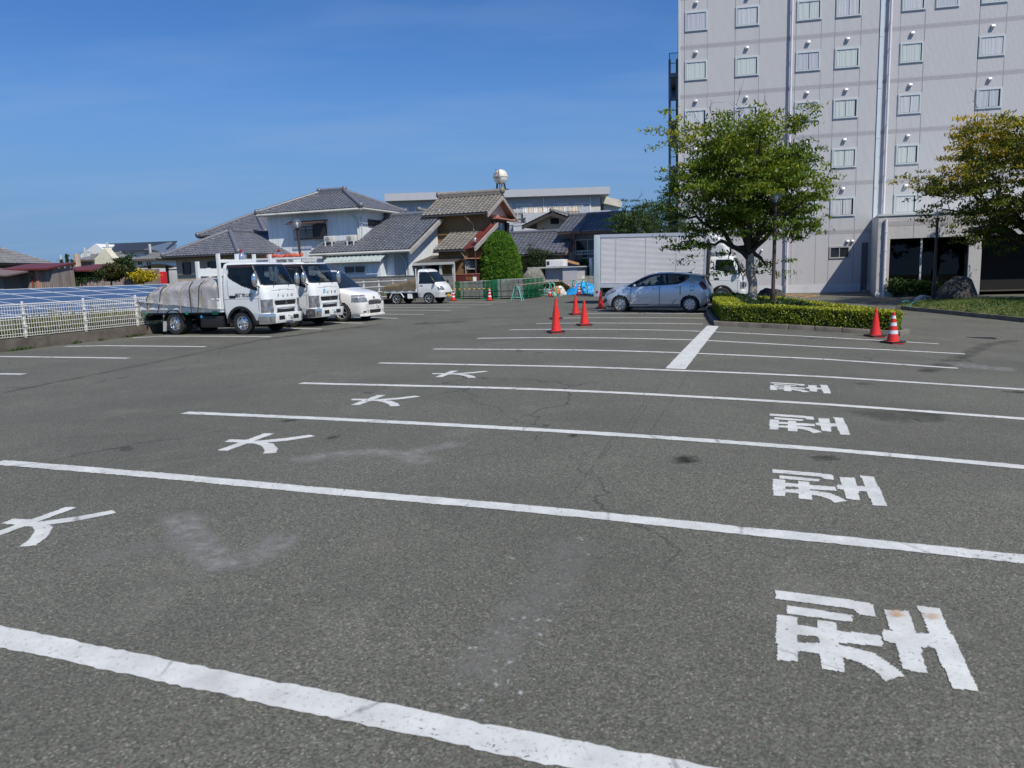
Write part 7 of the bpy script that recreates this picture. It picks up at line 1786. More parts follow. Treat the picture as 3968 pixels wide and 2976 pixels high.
# ------------------------------------------------------------------ boundary: kerb wall, fences, solar panels
v6m = view(1700, 950, 3.16)
def lotbox(mb, t0, t1, n0, n1, z0, z1, m=0):
 mb.box(t0, t1, n0, n1, z0, z1, m)
def lot_thing(name, label, cat, t, n, z=None, group=None):
 X, Y = LOT.loc(t, n); return thing(name, label, cat, (X, Y, gz(X, Y) if z is None else z), LOT.az, group)
T_F = -18.79
kw = MB(); ns_ = [4 + 0.5 * i for i in range(55)]
for n0, n1 in zip(ns_[:-1], ns_[1:]):
 za, zb = [gz(*LOT.loc(T_F, q)) for q in (n0, n1)]
 kw.hexa([(-18.97, n0, za - 0.3), (-18.62, n0, za - 0.3), (-18.62, n1, zb - 0.3), (-18.97, n1, zb - 0.3), (-18.96, n0, za + 0.29), (-18.64, n0, za + 0.29), (-18.64, n1, zb + 0.29), (-18.96, n1, zb + 0.29)])
M_STAINED = mat('stained_kerb_concrete', (0.105, 0.09, 0.074, 1), 0.95, var=0.35, nscale=3, bump=0.6, bscale=22, dirt=(0.05, 0.045, 0.035, 1), dirt_amt=0.8, dscale=1.2)
kerbw = kw.build('kerb_wall', M_STAINED, weld=True); kerbw.rotation_euler = (0, 0, LOT.az)
tag(kerbw, 'low dark stained concrete kerb wall under the white mesh fence', 'kerb wall')
fence = thing('mesh_fence', 'white wire mesh fence on the kerb wall in front of the solar panels', 'fence', (0, 0, 0), LOT.az)
n1_ = LOT.side(102, 1314, T_F)[0]; n3_ = LOT.side(535, 1266, T_F)[0]; gap_ = (n3_ - n1_) / 2
M_FENCE = mat('white_fence_coating', (0.66, 0.655, 0.63, 1), 0.45, var=0.04, dirt=(0.5, 0.48, 0.44, 1), dirt_amt=0.4)
for k in range(-2, 5):
 n0 = n1_ + gap_ * k; z = gz(*LOT.loc(T_F, n0)) + 0.29
 p = MB(); p.tube([(T_F, n0, z), (T_F, n0, z + 0.92)], 0.032, 10); p.lathe([(0.036, 0), (0.036, 0.03), (0.001, 0.04)], (T_F, n0, z + 0.91), seg=10)
 for zz in (0.30, 0.62): p.box(T_F + 0.02, T_F + 0.06, n0 - 0.05, n0 + 0.05, z + zz - 0.015, z + zz + 0.015)
 p.build('post', M_FENCE, fence, smooth=50)
 if k == 4: break
 zb = gz(*LOT.loc(T_F, n0 + gap_)) + 0.29; pm = MB(); m = int(gap_ / 0.072); r = 0.0058
 X_ = T_F + 0.045
 for i in range(m + 1):
  f = i / m; y = n0 + 0.02 + (gap_ - 0.04) * f; zz = z + (zb - z) * f
  pm.tube([(X_, y, zz + 0.06), (X_, y, zz + 0.87)], r, 4, cap=False)
  for q in (0.035, 0.835): pm.tube([(X_, y, zz + q + 0.03), (X_ - 0.035, y, zz + q), (X_, y, zz + q - 0.03 + 0.08)], r, 4, cap=False)
 for q in (0.048, 0.12, 0.245, 0.365, 0.49, 0.61, 0.73, 0.82, 0.87):
  pm.tube([(X_, n0, z + q), (X_, n0 + gap_, zb + q)], r * 1.25, 4, cap=False)
 pm.build('mesh_panel', M_FENCE, fence)
# second, railed fence further along, set back behind the small pickup
T_G = -20.78
rf = thing('rail_fence', 'white railed fence behind the minivan and the small pickup bed', 'fence', (0, 0, 0), LOT.az)
nA, nB = 31.6, 39.4
m = 5
for k in range(m + 1):
 n0 = nA + (nB - nA) * k / m; z = gz(*LOT.loc(T_G, n0)) + 0.25
 p = MB(); p.box(T_G - 0.03, T_G + 0.03, n0 - 0.03, n0 + 0.03, z, z + 1.02); p.build('post', M_FENCE, rf)
for q in (0.12, 0.40, 0.68, 0.96):
 z = gz(*LOT.loc(T_G, nA)) + 0.25; zb = gz(*LOT.loc(T_G, nB)) + 0.25
 p = MB(); p.tube([(T_G + 0.045, nA, z + q), (T_G + 0.045, nB, zb + q)], 0.022, 6); p.build('rail', M_FENCE, rf)
sk = MB(); sk.box(-20.95, -20.62, 31.2, 40.2, -0.4, 0.36); sk.box(-20.949, -18.62, 31.15, 31.48, -0.4, 0.37)
o = sk.build('kerb_wall', M_STAINED); o.rotation_euler = (0, 0, LOT.az); tag(o, 'low concrete kerb wall under the white railed fence', 'kerb wall')
# block wall and red boards in front of the houses
bw = MB(); bt0, bt1 = LOT.front(*v3t(1100, 380), 40.2)[0], LOT.front(*v4(1115, 1145), 40.2)[0]
ztop = LOT.front(*v3t(1500, 382), 40.2)[1]
bw.box(bt0 - 2, bt1, 40.2, 40.34, -0.1, ztop - 0.06); bw.box(bt0 - 2, bt1, 40.18, 40.36, ztop - 0.058, ztop, 1)
def block_mat():
 t = NT('concrete_block'); v = t.coord(); sep = t.n.new('ShaderNodeSeparateXYZ'); t.l.new(v, sep.inputs[0]); cmb = t.n.new('ShaderNodeCombineXYZ'); t.l.new(sep.outputs[0], cmb.inputs[0]); t.l.new(sep.outputs[2], cmb.inputs[1])
 br = t.n.new('ShaderNodeTexBrick'); t.l.new(cmb.outputs[0], br.inputs['Vector']); br.inputs['Scale'].default_value = 1; br.inputs['Brick Width'].default_value = 0.4; br.inputs['Row Height'].default_value = 0.2; br.inputs['Mortar Size'].default_value = 0.012
 br.inputs['Color1'].default_value = (0.26, 0.255, 0.245, 1); br.inputs['Color2'].default_value = (0.22, 0.215, 0.21, 1); br.inputs['Mortar'].default_value = (0.13, 0.125, 0.12, 1)
 c = t.mix(t.rng(t.noise(1.5, 6, 0.65, v), 0.5, 0.7, 0, 0.6), br.outputs[0], (0.10, 0.10, 0.085, 1)); t.p(color=c, rough=0.95); return t.mat
o = bw.build('block_wall', [block_mat(), mat('dark_coping', (0.10, 0.095, 0.09, 1), 0.9)]); o.rotation_euler = (0, 0, LOT.az)
tag(o, 'grey concrete block wall in front of the white house', 'wall')
a = LOT.front(*v4(1118, 1208), 42.7); b = LOT.front(*v4(1445, 1145), 42.7)
rb = lot_thing('red_hoarding', 'red painted boards with faded yellow characters behind the scaffold frames', 'hoarding', a[0], 42.7, 0)
mb = MB(); mb.box(0, b[0] - a[0], 0, 0.05, 0.2, b[1]); mb.build('board', M_RED_METAL, rb)
mb = MB(); mb.box(-0.02, b[0] - a[0] + 0.02, -0.02, 0.07, b[1] + 0.002, b[1] + 0.05); mb.build('top_rail', mat('red_pale_rail', (0.36, 0.12, 0.09, 1), 0.6), rb)
text_mesh('lettering', '安全第一', 0.20, mat('faded_yellow', (0.42, 0.24, 0.05, 1), 0.7), rb, ((b[0] - a[0]) * 0.72, -0.004, b[1] - 0.25), (math.pi / 2, 0, 0), 0)
mb = MB(); w_ = b[0] - a[0]; mb.box(w_ - 0.42, w_ - 0.2, -0.01, -0.002, b[1] - 0.5, b[1] - 0.15); mb.build('notice', M_PLATE, rb)
# solar array: tilted plane of panels beyond the fence
def solar_mat():
 t = NT('solar_cell'); v = t.coord(); sep = t.n.new('ShaderNodeSeparateXYZ'); t.l.new(v, sep.inputs[0])
 f = lambda q, k: t.math('FRACT', t.math('DIVIDE', q, k))
 e = lambda q, k: t.rng(t.math('MINIMUM', f(q, k), t.math('SUBTRACT', 1.0, f(q, k))), 0.0, 0.03)
 g = t.math('MULTIPLY', e(sep.outputs[0], 0.156), e(sep.outputs[1], 0.156))
 c = t.mix(g, (0.16, 0.19, 0.24, 1), t.mix(t.noise(3, 3, 0.6, v), (0.028, 0.048, 0.095, 1), (0.045, 0.070, 0.130, 1)))
 t.p(color=c, rough=0.34, spec=0.35, coat=0.12, coatr=0.2)
 return t.mat
M_SOLAR = solar_mat()
def nrow(): pass
SL, SWID, NR, NCOL = 1.66, 1.22, 5, 15
z_lo = LOT.side(*v6l(830, 800), -20.6)[1]
solar = thing('solar_array', 'tilted field of blue solar panels with white frame lines behind the mesh fence', 'solar panels', (0, 0, 0), LOT.az)
tilt = math.radians(7.2); nst = 9.0
for r in range(NR):
 for c in range(NCOL):
  if r == 0 and c > 12: continue
  mb = MB(); mb.box(-SWID + 0.016, -0.016, 0.016, SL - 0.016, -0.03, 0.0); mb2 = None
  p = mb.build('solar_panel', [M_SOLAR if not (r == 4 and c == 9) else glass_mat('dark_panel', (0.012, 0.014, 0.02, 1), 0.15)], solar) if (r == 0 and c == 0) or (r == 4 and c == 9) else None
  if p is None:
   p = first_panel.copy(); COL.objects.link(p); p.parent = solar
  elif r == 0: first_panel = p
  p.location = (-20.6 - r * SWID * math.cos(tilt), nst + c * SL, z_lo + r * SWID * math.sin(tilt)); p.rotation_euler = (0, tilt, 0)
  p.rotation_euler = (0, tilt, 0)
fr = MB()
def spt(r, n, dz=0.0): return (-20.6 - r * SWID * math.cos(tilt), n, z_lo + r * SWID * math.sin(tilt) + dz)
for r in range(NR + 1): fr.tube([spt(r, nst, -0.012), spt(r, nst + NCOL * SL, -0.012)], 0.021, 4)
for c in range(NCOL + 1): fr.tube([spt(0, nst + c * SL, -0.012), spt(NR, nst + c * SL, -0.012)], 0.021, 4)
fr.build('panel_frame', mat('panel_aluminium', (0.66, 0.68, 0.70, 1), 0.4, metal=0.2, var=0.03), solar)
for c in range(0, NCOL, 3):
 for r in (0.4, 4.4):
  q = spt(r, nst + c * SL + 0.4, -0.05); lg = MB(); lg.tube([(q[0], q[1], -0.1), q], 0.03, 6); lg.build('support_leg', M_STEEL, solar)
# ------------------------------------------------------------------ cones
M_CONE = mat('red_cone_plastic', (0.72, 0.030, 0.022, 1), 0.42, var=0.06, nscale=4, dirt=(0.45, 0.03, 0.02, 1), dirt_amt=0.3)
M_BAND_W = mat('reflective_band', (0.62, 0.66, 0.68, 1), 0.4, var=0.05)
M_WEIGHT = mat('black_rubber_weight', (0.025, 0.025, 0.026, 1), 0.8, var=0.2)
def cone_proto(striped):
 o = thing('traffic_cone', 'red traffic cone', 'traffic cone')
 mb = MB(); R = lambda z: 0.128 - (0.128 - 0.028) * (z - 0.05) / 0.63
 mb.lathe([(0.150, 0.02), (0.150, 0.045), (R(0.055), 0.06), (R(0.68), 0.68), (0.030, 0.695), (0.022, 0.705), (0.001, 0.708)], seg=28); mb.build('cone_body', M_CONE, o, smooth=35)
 bp = MB(); bp.prism([(-0.18, -0.15), (-0.15, -0.18), (0.15, -0.18), (0.18, -0.15), (0.18, 0.15), (0.15, 0.18), (-0.15, 0.18), (-0.18, 0.15)], 'z', 0.0, 0.022); bp.build('base_plate', M_CONE, o, bevel=0.006)
 w = MB(); n = 8
 ring_ = [(-0.19, -0.19), (0.19, -0.19), (0.19, 0.19), (-0.19, 0.19)]
 inner = [(-0.142, -0.142), (0.142, -0.142), (0.142, 0.142), (-0.142, 0.142)]
 for i in range(4):
  a, b, c_, d = ring_[i], ring_[(i + 1) % 4], inner[(i + 1) % 4], inner[i]
  w.hexa([(a[0], a[1], 0.026), (b[0], b[1], 0.026), (c_[0], c_[1], 0.026), (d[0], d[1], 0.026), (a[0], a[1], 0.058), (b[0], b[1], 0.058), (c_[0], c_[1], 0.058), (d[0], d[1], 0.058)])
 w.build('weight', M_WEIGHT, o, weld=True)
 if striped:
  for z0, z1 in ((0.22, 0.30), (0.40, 0.475), (0.56, 0.625)):
   q = MB(); q.lathe([(R(z0) + 0.003, z0), (R(z1) + 0.003, z1)], seg=28, cap=False); q.build('reflective_band', M_BAND_W, o, smooth=60)
 return o
plain, striped = cone_proto(False), cone_proto(True)
cone_used = {id(plain): False, id(striped): False}
def cone(proto, label, px, py, rz, group, tilt=0, Y=None):
 g = G(px, py) if Y is None else GY(px, Y)
 o = proto if not cone_used[id(proto)] else copy_tree(proto); cone_used[id(proto)] = True
 o['label'] = label; o['group'] = group; o.location = (g.x, g.y, g.z + 0.001); o.rotation_euler = (tilt, 0, rz)
 return o
CG = 'red cones guarding the parking bays'
cone(plain, 'plain red cone standing on the painted line, overlapping another cone behind it', 2155, 1290, 0.25, CG)
cone(plain, 'plain red cone half hidden directly behind another red cone', 2155, 1237, 0.1, CG)
cone(plain, 'plain red cone before the car nose, farther of the two beside the overlapping pair', 2231, 1220, 0.35, CG)
cone(plain, 'plain red cone right of the overlapping pair, nearer than the one before the car nose', 2265, 1262, 0.2, CG)
cone(plain, 'plain red cone in front of the hedge', 3391, 1306, 0.15, CG)
cone(striped, 'red and white banded cone at the hedge corner beside a plain red one', 3459, 1331, 0.3, CG)
CB = 'banded cones at the building material'
cone(striped, 'red and white banded cone at the small pickup nose, holding the black and yellow bar', 1757, 1167, 0.1, CB)
cone(striped, 'red and white banded cone at the middle of the green scaffold frames', 1898, 1166, 0.2, CB)
cone(striped, 'red and white banded cone beside the teal barriers and white sandbags', 2131, 1146, 0.2, CB, Y=45.6)
cone(striped, 'banded cone in front of the blue sheet, farther left and under the pole end', 2228, 1126, 0.1, CB, Y=47.9)
cone(striped, 'banded cone in front of the blue sheet, the taller and nearer one', 2244, 1134, 0.1, CB, Y=47.0)
cone(striped, 'small banded cone at the low mound left of the blue sheet', 2202, 1116, 0.1, CB, Y=49.9)
cone(plain, 'red cone almost hidden behind the nose of the silver-blue car', 2328, 1196, 0.0, CG)
# black and yellow bar between two banded cones
ga, gb = G(1757, 1167), G(1898, 1166)
bar = MB(); A_, B_ = ga + Vector((-0.35, 0.02, 0.66)), gb + Vector((0.05, 0.02, 0.66)); nb_ = 18
for i in range(nb_): bar.tube([A_.lerp(B_, i / nb_), A_.lerp(B_, (i + 1) / nb_)], 0.022, 8, m=i % 2)
tag(bar.build('cone_bar', [M_BLACK, mat('bar_yellow', (0.72, 0.42, 0.02, 1), 0.5, var=0.05)]), 'black and yellow striped bar lying across two banded cones', 'bar')
# ------------------------------------------------------------------ scaffold frames, barriers, poles
M_SCAF = mat('scaffold_tube', (0.33, 0.35, 0.31, 1), 0.55, metal=0.2, var=0.3, nscale=5, dirt=(0.20, 0.15, 0.10, 1), dirt_amt=0.5)
M_SCAFG = mat('scaffold_green', (0.010, 0.14, 0.060, 1), 0.5, var=0.3, nscale=6)
def scaffold_frame(L, Dp):
 mb = MB(); ge = 0.30
 for v in (0.0, Dp * 0.33, Dp * 0.66, Dp):
  mb.tube([(0, v, 0), (ge, v, 0)], 0.022, 6, 1, cap=False); mb.tube([(ge, v, 0), (L - ge, v, 0)], 0.021, 6, 0, cap=False); mb.tube([(L - ge, v, 0), (L, v, 0)], 0.022, 6, 1)
  mb.tube([(L, v, -0.028), (L, v, 0.028)], 0.034, 6, 1); mb.tube([(0.0, v, -0.028), (0.0, v, 0.028)], 0.034, 6, 1)
 for u in (0.06, 0.2, L - 0.2, L - 0.06): mb.tube([(u, -0.02, 0.0), (u, Dp, 0.0)], 0.02, 6, 1)
 for k in range(9):
  v = Dp * k / 8; mb.tube([(L - 0.02, v, 0), (L + 0.05 + 0.03 * (k % 3), v, 0.01)], 0.018, 5, 1)
 mb.box(0.45, L - 0.45, 0.35, Dp, -0.004, 0.004, 0)
 return mb
sr = random.Random(2)
def stack(label, px, py, L, Dp, H, layers, group='stacked scaffold frames'):
 g = G(px, py); t, n = LOT.uv(g.x, g.y)
 o = lot_thing('scaffold_stack', label, 'scaffold frames', t, n, g.z, group)
 skid = MB()
 for u in (0.25, L - 0.3): skid.box(u - 0.2, u + 0.2, -0.04, Dp, 0.0, 0.045)
 skid.build('skid', M_SCAFG, o)
 first = scaffold_frame(L, Dp).build('scaffold_frame', [M_SCAF, M_SCAFG], o); first.location = (0, 0, 0.075)
 for k in range(1, layers):
  c = first.copy(); COL.objects.link(c); c.parent = o; c.location = (sr.uniform(-0.04, 0.04), sr.uniform(-0.015, 0.015), 0.075 + (H - 0.08) * k / (layers - 1))
 for u in (0.5, L - 0.55):
  b = MB(); b.tube([(u, -0.03, 0.05), (u, -0.03, H + 0.03)], 0.008, 4); b.build('strap', M_BLACK, o)
 return o
stack('left green and grey stack of scaffold frames behind the striped bar', *v6m(215, 662), 2.05, 2.2, 1.02, 17)
stack('right green and grey stack of scaffold frames under the clipped conifer', *v6m(668, 660), 2.15, 2.6, 1.10, 18)
def loose_tubes(label, px, py, L, n_, seed, rot=0.0, h=0.5):
 q = random.Random(seed); g = G(px, py); o = thing('tube_pile', label, 'tube pile', tuple(g), LOT.az + rot)
 for k in range(n_):
  y = q.uniform(0, 0.9); z = 0.03 + h * k / n_; mb = MB(); x0 = q.uniform(-0.1, 0.1)
  mb.tube([(x0, y, z), (x0 + L, y + q.uniform(-0.05, 0.05), z)], 0.024, 6); mb.sphere((x0, y, z), 0.04, 6, 4); mb.build('steel_tube', M_STEEL, o)
loose_tubes('pile of pale steel tubes seen end-on between the pickup and the left scaffold stack', *v6m(120, 655), 0.4, 30, 3, 0.0, 1.05)
loose_tubes('low pile of pale steel tubes right of the green scaffold stack', *v6m(1200, 628), 1.1, 16, 6, 0.2, 0.42)
M_TEAL = mat('teal_barrier_paint', (0.10, 0.40, 0.33, 1), 0.45, var=0.1)
def barrier(label, px, py, w=0.62, h=0.82, rz=0.0, Y=None):
 g = G(px, py) if Y is None else GY(px, Y); o = thing('barrier_stand', label, 'barrier', tuple(g), LOT.az + rz, 'teal barrier stands')
 for s in (-1, 1):
  mb = MB(); y = s * 0.16
  P = [(-w / 2, y, 0), (-w * 0.22, y * 0.5, h * 0.80)] + [(w * 0.20 * -math.cos(a), y * 0.4, h * 0.82 + 0.12 * math.sin(a)) for a in [math.pi * i / 8 for i in range(9)]] + [(w * 0.22, y * 0.5, h * 0.80), (w / 2, y, 0)]
  mb.tube(P, 0.024, 8); mb.tube([(-w * 0.40, y * 0.85, h * 0.24), (w * 0.40, y * 0.85, h * 0.24)], 0.014, 6); mb.build('leg_frame', M_TEAL, o, smooth=60)
 mb = MB(); mb.tube([(0, -0.14, 0.25), (0, 0.14, 0.25)], 0.012, 6); mb.box(-0.06, 0.06, -0.06, 0.06, h * 0.94, h * 1.0); mb.build('saddle', M_TEAL, o)
 return g
gA = barrier('teal barrier stand alone in front of the right scaffold stack', *v6m(963, 686), h=0.80)
gB = barrier('teal barrier stand left of its twin beside the white sandbags', *v6m(1345, 625), h=0.85, Y=45.9)
gC = barrier('teal barrier stand touching the white sandbags on their left', *v6m(1395, 615), h=0.85, Y=45.4)
gD = barrier('teal barrier stand behind the banded cones at the blue sheet', *v6m(1668, 590), h=0.95, Y=48.3)
gE = barrier('teal barrier stand in front of the blue sheet by the box truck', *v6m(1778, 588), h=0.95, Y=47.3)
M_POLE = mat('barrier_pole', (0.30, 0.26, 0.20, 1), 0.6, var=0.2)
for (a, b, lab) in ((gA + Vector((0, 0, 0.84)), gB + Vector((0, 0, 0.88)), 'long pale pole from the lone teal stand to the twin teal stands'), (gC + Vector((0, 0, 0.88)), gE + Vector((0.5, 0, 1.0)), 'long grey pole running across the mound towards the blue sheet')):
 d = (b - a).normalized(); mb = MB(); mb.tube([a - d * 0.15, b + d * 0.2], 0.024, 8); tag(mb.build('barrier_pole', M_POLE, smooth=60), lab, 'pole', 'poles on the teal stands')
# sandbags, blue sheet
def bag(label, cat, name, px, py, r, h, m, seed, lift=0.0, group=None):
 q = random.Random(seed); g = GY(px, 46.4 + 0.25 * math.sin(seed)); bm = bmesh.new(); bmesh.ops.create_icosphere(bm, subdivisions=3, radius=1)
 ph = [q.uniform(0, 6) for _ in range(6)]
 for v in bm.verts:
  c = v.co; f = 1 + 0.12 * math.sin(4 * c.x + ph[0]) * math.sin(5 * c.y + ph[1]) + 0.08 * math.sin(9 * c.z + ph[2] + 4 * c.x) + 0.05 * math.sin(13 * c.y + ph[3])
  v.co = Vector((c.x * r * f, c.y * r * 0.8 * f, max(-0.02, (c.z * f + 0.55) * h / 1.55)))
 me = bpy.data.meshes.new(name); bm.to_mesh(me); bm.free(); me.materials.append(m); me.polygons.foreach_set('use_smooth', [True] * len(me.polygons))
 ob = bpy.data.objects.new(name, me); COL.objects.link(ob); ob.location = (g.x, g.y, g.z + lift); ob.rotation_euler = (0, 0, q.uniform(0, 6))
 return tag(ob, label, cat, group)
M_SACK = mat('white_sack', (0.62, 0.63, 0.62, 1), 0.85, var=0.15, nscale=6, dirt=(0.40, 0.38, 0.34, 1))
M_SACKO = mat('orange_sack', (0.52, 0.20, 0.06, 1), 0.85, var=0.25, nscale=6)
SG = 'sacks heaped by the teal stands'
bag('white sandbag in front at the left of the heap', 'sandbag', 'sandbag', *v6m(1448, 596), 0.24, 0.30, M_SACK, 1, 0, SG)
bag('white sandbag in front at the right end of the heap', 'sandbag', 'sandbag', *v6m(1518, 598), 0.26, 0.34, M_SACK, 2, 0, SG)
bag('white sandbag at the top of the heap with a pointed corner', 'sandbag', 'sandbag', *v6m(1490, 585), 0.28, 0.62, M_SACK, 3, 0, SG)
bag('orange sack lying among the white sandbags', 'sandbag', 'sandbag', *v6m(1440, 582), 0.27, 0.50, M_SACKO, 4, 0.1, SG)
bag('pale sandbag half behind the teal stand legs', 'sandbag', 'sandbag', *v6m(1400, 590), 0.26, 0.34, M_SACK, 5, 0, SG)
g = GY(2278, 47.1)
t = NT('blue_sheet'); t.p(color=t.mix(t.rng(t.noise(3, 4, 0.6), 0.3, 0.7), (0.015, 0.26, 0.62, 1), (0.03, 0.36, 0.75, 1)), rough=0.35); t.bump(t.noise(5, 5, 0.7), 0.6, 0.08)
mb = MB(); nx, ny = 40, 22
for j in range(ny + 1):
 for i in range(nx + 1):
  u, w = i / nx * 2 - 1, j / ny * 2 - 1; hh_ = max(0, 1 - (abs(u) ** 2.2) * 0.85 - abs(w) ** 3 * 0.9)
  hgt = 1.15 * hh_ * (0.72 + 0.28 * math.cos(u * 2.2 + 0.7)) + 0.07 * math.sin(u * 17 + 3 * math.sin(w * 5)) * hh_ + 0.05 * math.sin(w * 13 + u * 9)
  mb.v.append((u * 1.35, w * 0.8, max(0.02, hgt * 0.66)))
for j in range(ny):
 for i in range(nx): a = j * (nx + 1) + i; mb.f.append((a, a + 1, a + nx + 2, a + nx + 1)); mb.m.append(0)
ob = mb.build('blue_sheet', t.mat, smooth=60); ob.location = (g.x, g.y + 1.0, g.z); ob.rotation_euler = (0, 0, LOT.az)
tag(ob, 'crumpled bright blue plastic sheet over a heap beside the box truck', 'plastic sheet')
# ------------------------------------------------------------------ utility cabinet, stone, outdoor unit behind the mound
NU_ = 48.5
a = FR(v5r, 697, 1480, NU_); b = FR(v5r, 1115, 1280, NU_); c = FR(v5r, 440, 1268, NU_)
ub = lot_thing('utility_kiosk', 'plain grey kiosk with flat overhanging roof left of the box truck', 'kiosk', a[0], NU_, 0.0)
w_ = b[0] - a[0]
mb = MB(); mb.box(0, w_ * 0.56, 0.25, 2.6, -0.1, b[1]); mb.box(w_ * 0.56 + 0.002, w_, 0, 2.6, -0.1, b[1]); mb.build('cabinet', mat('kiosk_grey', (0.47, 0.475, 0.50, 1), 0.65, var=0.05), ub)
mb = MB(); mb.box(c[0] - a[0], w_ * 0.15 - 0.01, 0.6, 2.5, b[1], b[1] + 0.10); mb.box(-0.15, w_ + 0.15, -0.10, 2.8, b[1] + 0.002, b[1] + 0.08); mb.build('roof_slab', mat('kiosk_slab', (0.46, 0.48, 0.50, 1), 0.7), ub)
mb = MB(); mb.box(c[0] - a[0] + 0.3, -0.4, 0.9, 2.4, -0.1, b[1]); mb.build('side_wall', mat('kiosk_grey', (0, 0, 0, 1)), ub)
p0 = FR(v5r, 715, 1262, NU_ + 0.7); p1 = FR(v5r, 945, 1160, NU_ + 0.7)
ou = lot_thing('outdoor_unit', 'big white ribbed outdoor air unit on the kiosk roof', 'outdoor unit', p0[0], NU_ + 0.7, b[1] + 0.085)
w2_ = p1[0] - p0[0]; h2 = p1[1] - p0[1]
mb = MB(); mb.box(0, w2_, 0, 0.9, 0.02, h2); mb.build('casing', M_WHITE_METAL, ou, bevel=0.02)
mb = MB()
for i in range(7): mb.box(w2_ * (0.30 + 0.1 * i), w2_ * (0.30 + 0.1 * i) + 0.015, -0.012, -0.001, 0.08, h2 - 0.08)
mb.build('rib', mat('pale_panel', (0, 0, 0, 1)), ou)
mb = MB()
for i in range(6): mb.box(w2_ * 0.05, w2_ * 0.20, -0.016, -0.002, 0.25 * h2 + i * 0.09 * h2, 0.25 * h2 + i * 0.09 * h2 + 0.03)
mb.build('louvre', M_BLACK, ou)
def rock(name, label, loc, sx, sy, sz, m, seed, rough=0.22, sub=4):
 q = random.Random(seed); bm = bmesh.new(); bmesh.ops.create_icosphere(bm, subdivisions=sub, radius=1)
 d = [(Vector((q.uniform(-1, 1), q.uniform(-1, 1), q.uniform(-1, 1))) * q.choice([2, 3, 5, 8, 13]), q.uniform(0, 6)) for _ in range(14)]
 for v in bm.verts:
  c = v.co.copy(); f = 1 + sum(math.sin(c.dot(k) + p_) / (1 + k.length * 0.6) for k, p_ in d) * rough
  for k in range(5):
   pl = Vector((math.cos(k * 1.4 + seed), math.sin(k * 1.4 + seed), 0.35)).normalized(); e = c.dot(pl) * f - 0.86
   if e > 0: f -= e * 0.8
  v.co = Vector((c.x * sx * f, c.y * sy * f, c.z * sz * f))
 me = bpy.data.meshes.new(name); bm.to_mesh(me); bm.free(); me.materials.append(m); me.polygons.foreach_set('use_smooth', [True] * len(me.polygons)); me.set_sharp_from_angle(angle=math.radians(28))
 ob = bpy.data.objects.new(name, me); COL.objects.link(ob); ob.location = loc
 return tag(ob, label, 'boulder')
def rock_mat(name, a, b, vein=(0.40, 0.39, 0.36, 1)):
 t = NT(name); v = t.coord(); c = t.mix(t.rng(t.noise(2.2, 7, 0.7, v, 1.0), 0.35, 0.65), a, b)
 c = t.mix(t.rng(t.noise(6, 5, 0.7, t.mapping(v, (1, 1, 0.2))), 0.55, 0.7, 0, 0.7), c, vein); t.p(color=c, rough=0.9); t.bump(t.noise(5, 8, 0.75, v), 0.8, 0.08); return t.mat
M_ROCKG = rock_mat('green_grey_stone', (0.10, 0.11, 0.09, 1), (0.24, 0.24, 0.21, 1)); M_ROCKD = rock_mat('shade_darkened_rock', (0.035, 0.033, 0.03, 1), (0.06, 0.056, 0.05, 1), (0.07, 0.066, 0.06, 1))  # dark rock tones lowered further to stand for tree shade on the verge
q0 = FR(v5r, 410, 1480, NU_ - 1.2); q1 = FR(v5r, 665, 1280, NU_ - 1.2); X, Y = LOT.loc((q0[0] + q1[0]) / 2, NU_ - 1.0)
rock('standing_stone', 'tall grey-green garden stone between the conifer and the grey kiosk', (X, Y, 0.75), (q1[0] - q0[0]) * 0.66, 0.5, (q1[1] - 0.75) * 0.74, M_ROCKG, 5, 0.16)
# white grid fence and white post behind
a = FR(v5r, 1115, 1540, 50.0); b = FR(v5r, 1345, 1392, 50.0)
gf = lot_thing('grid_fence', 'cream grid fence between the grey kiosk and the box truck', 'fence', a[0], 50.0, 0.0)
mb = MB(); w_ = b[0] - a[0] + 2
for i in range(int(w_ / 0.11) + 1): mb.box(i * 0.11 - 0.012, i * 0.11 + 0.012, 0, 0.02, 0.1, b[1])
for i in range(15): mb.box(0, w_, -0.012, -0.001, 0.1 + (b[1] - 0.1) * i / 14 - 0.012, 0.1 + (b[1] - 0.1) * i / 14 + 0.012)
mb.build('grid_panel', mat('cream_fence', (0.58, 0.55, 0.46, 1), 0.6), gf)
for u in (0.02, FR(v5r, 1200, 1450, 50.0)[0] - a[0], w_):
 mb = MB(); mb.box(u - 0.05, u + 0.05, -0.08, -0.02, 0, b[1] + 0.05); mb.build('post', M_WHITE_METAL, gf)
p = FR(v5r, 1297, 1392, 51.2); p2 = FR(v5r, 1297, 1162, 51.2); X, Y = LOT.loc(p[0], 51.2)
mb = MB(); mb.tube([(0, 0, 0), (0, 0, p2[1])], 0.13, 12); ob = mb.build('white_post', M_WHITE_METAL, smooth=60); ob.location = (X, Y, 0); tag(ob, 'thick white post in front of the slate-grey house, beside the small garden tree', 'post')
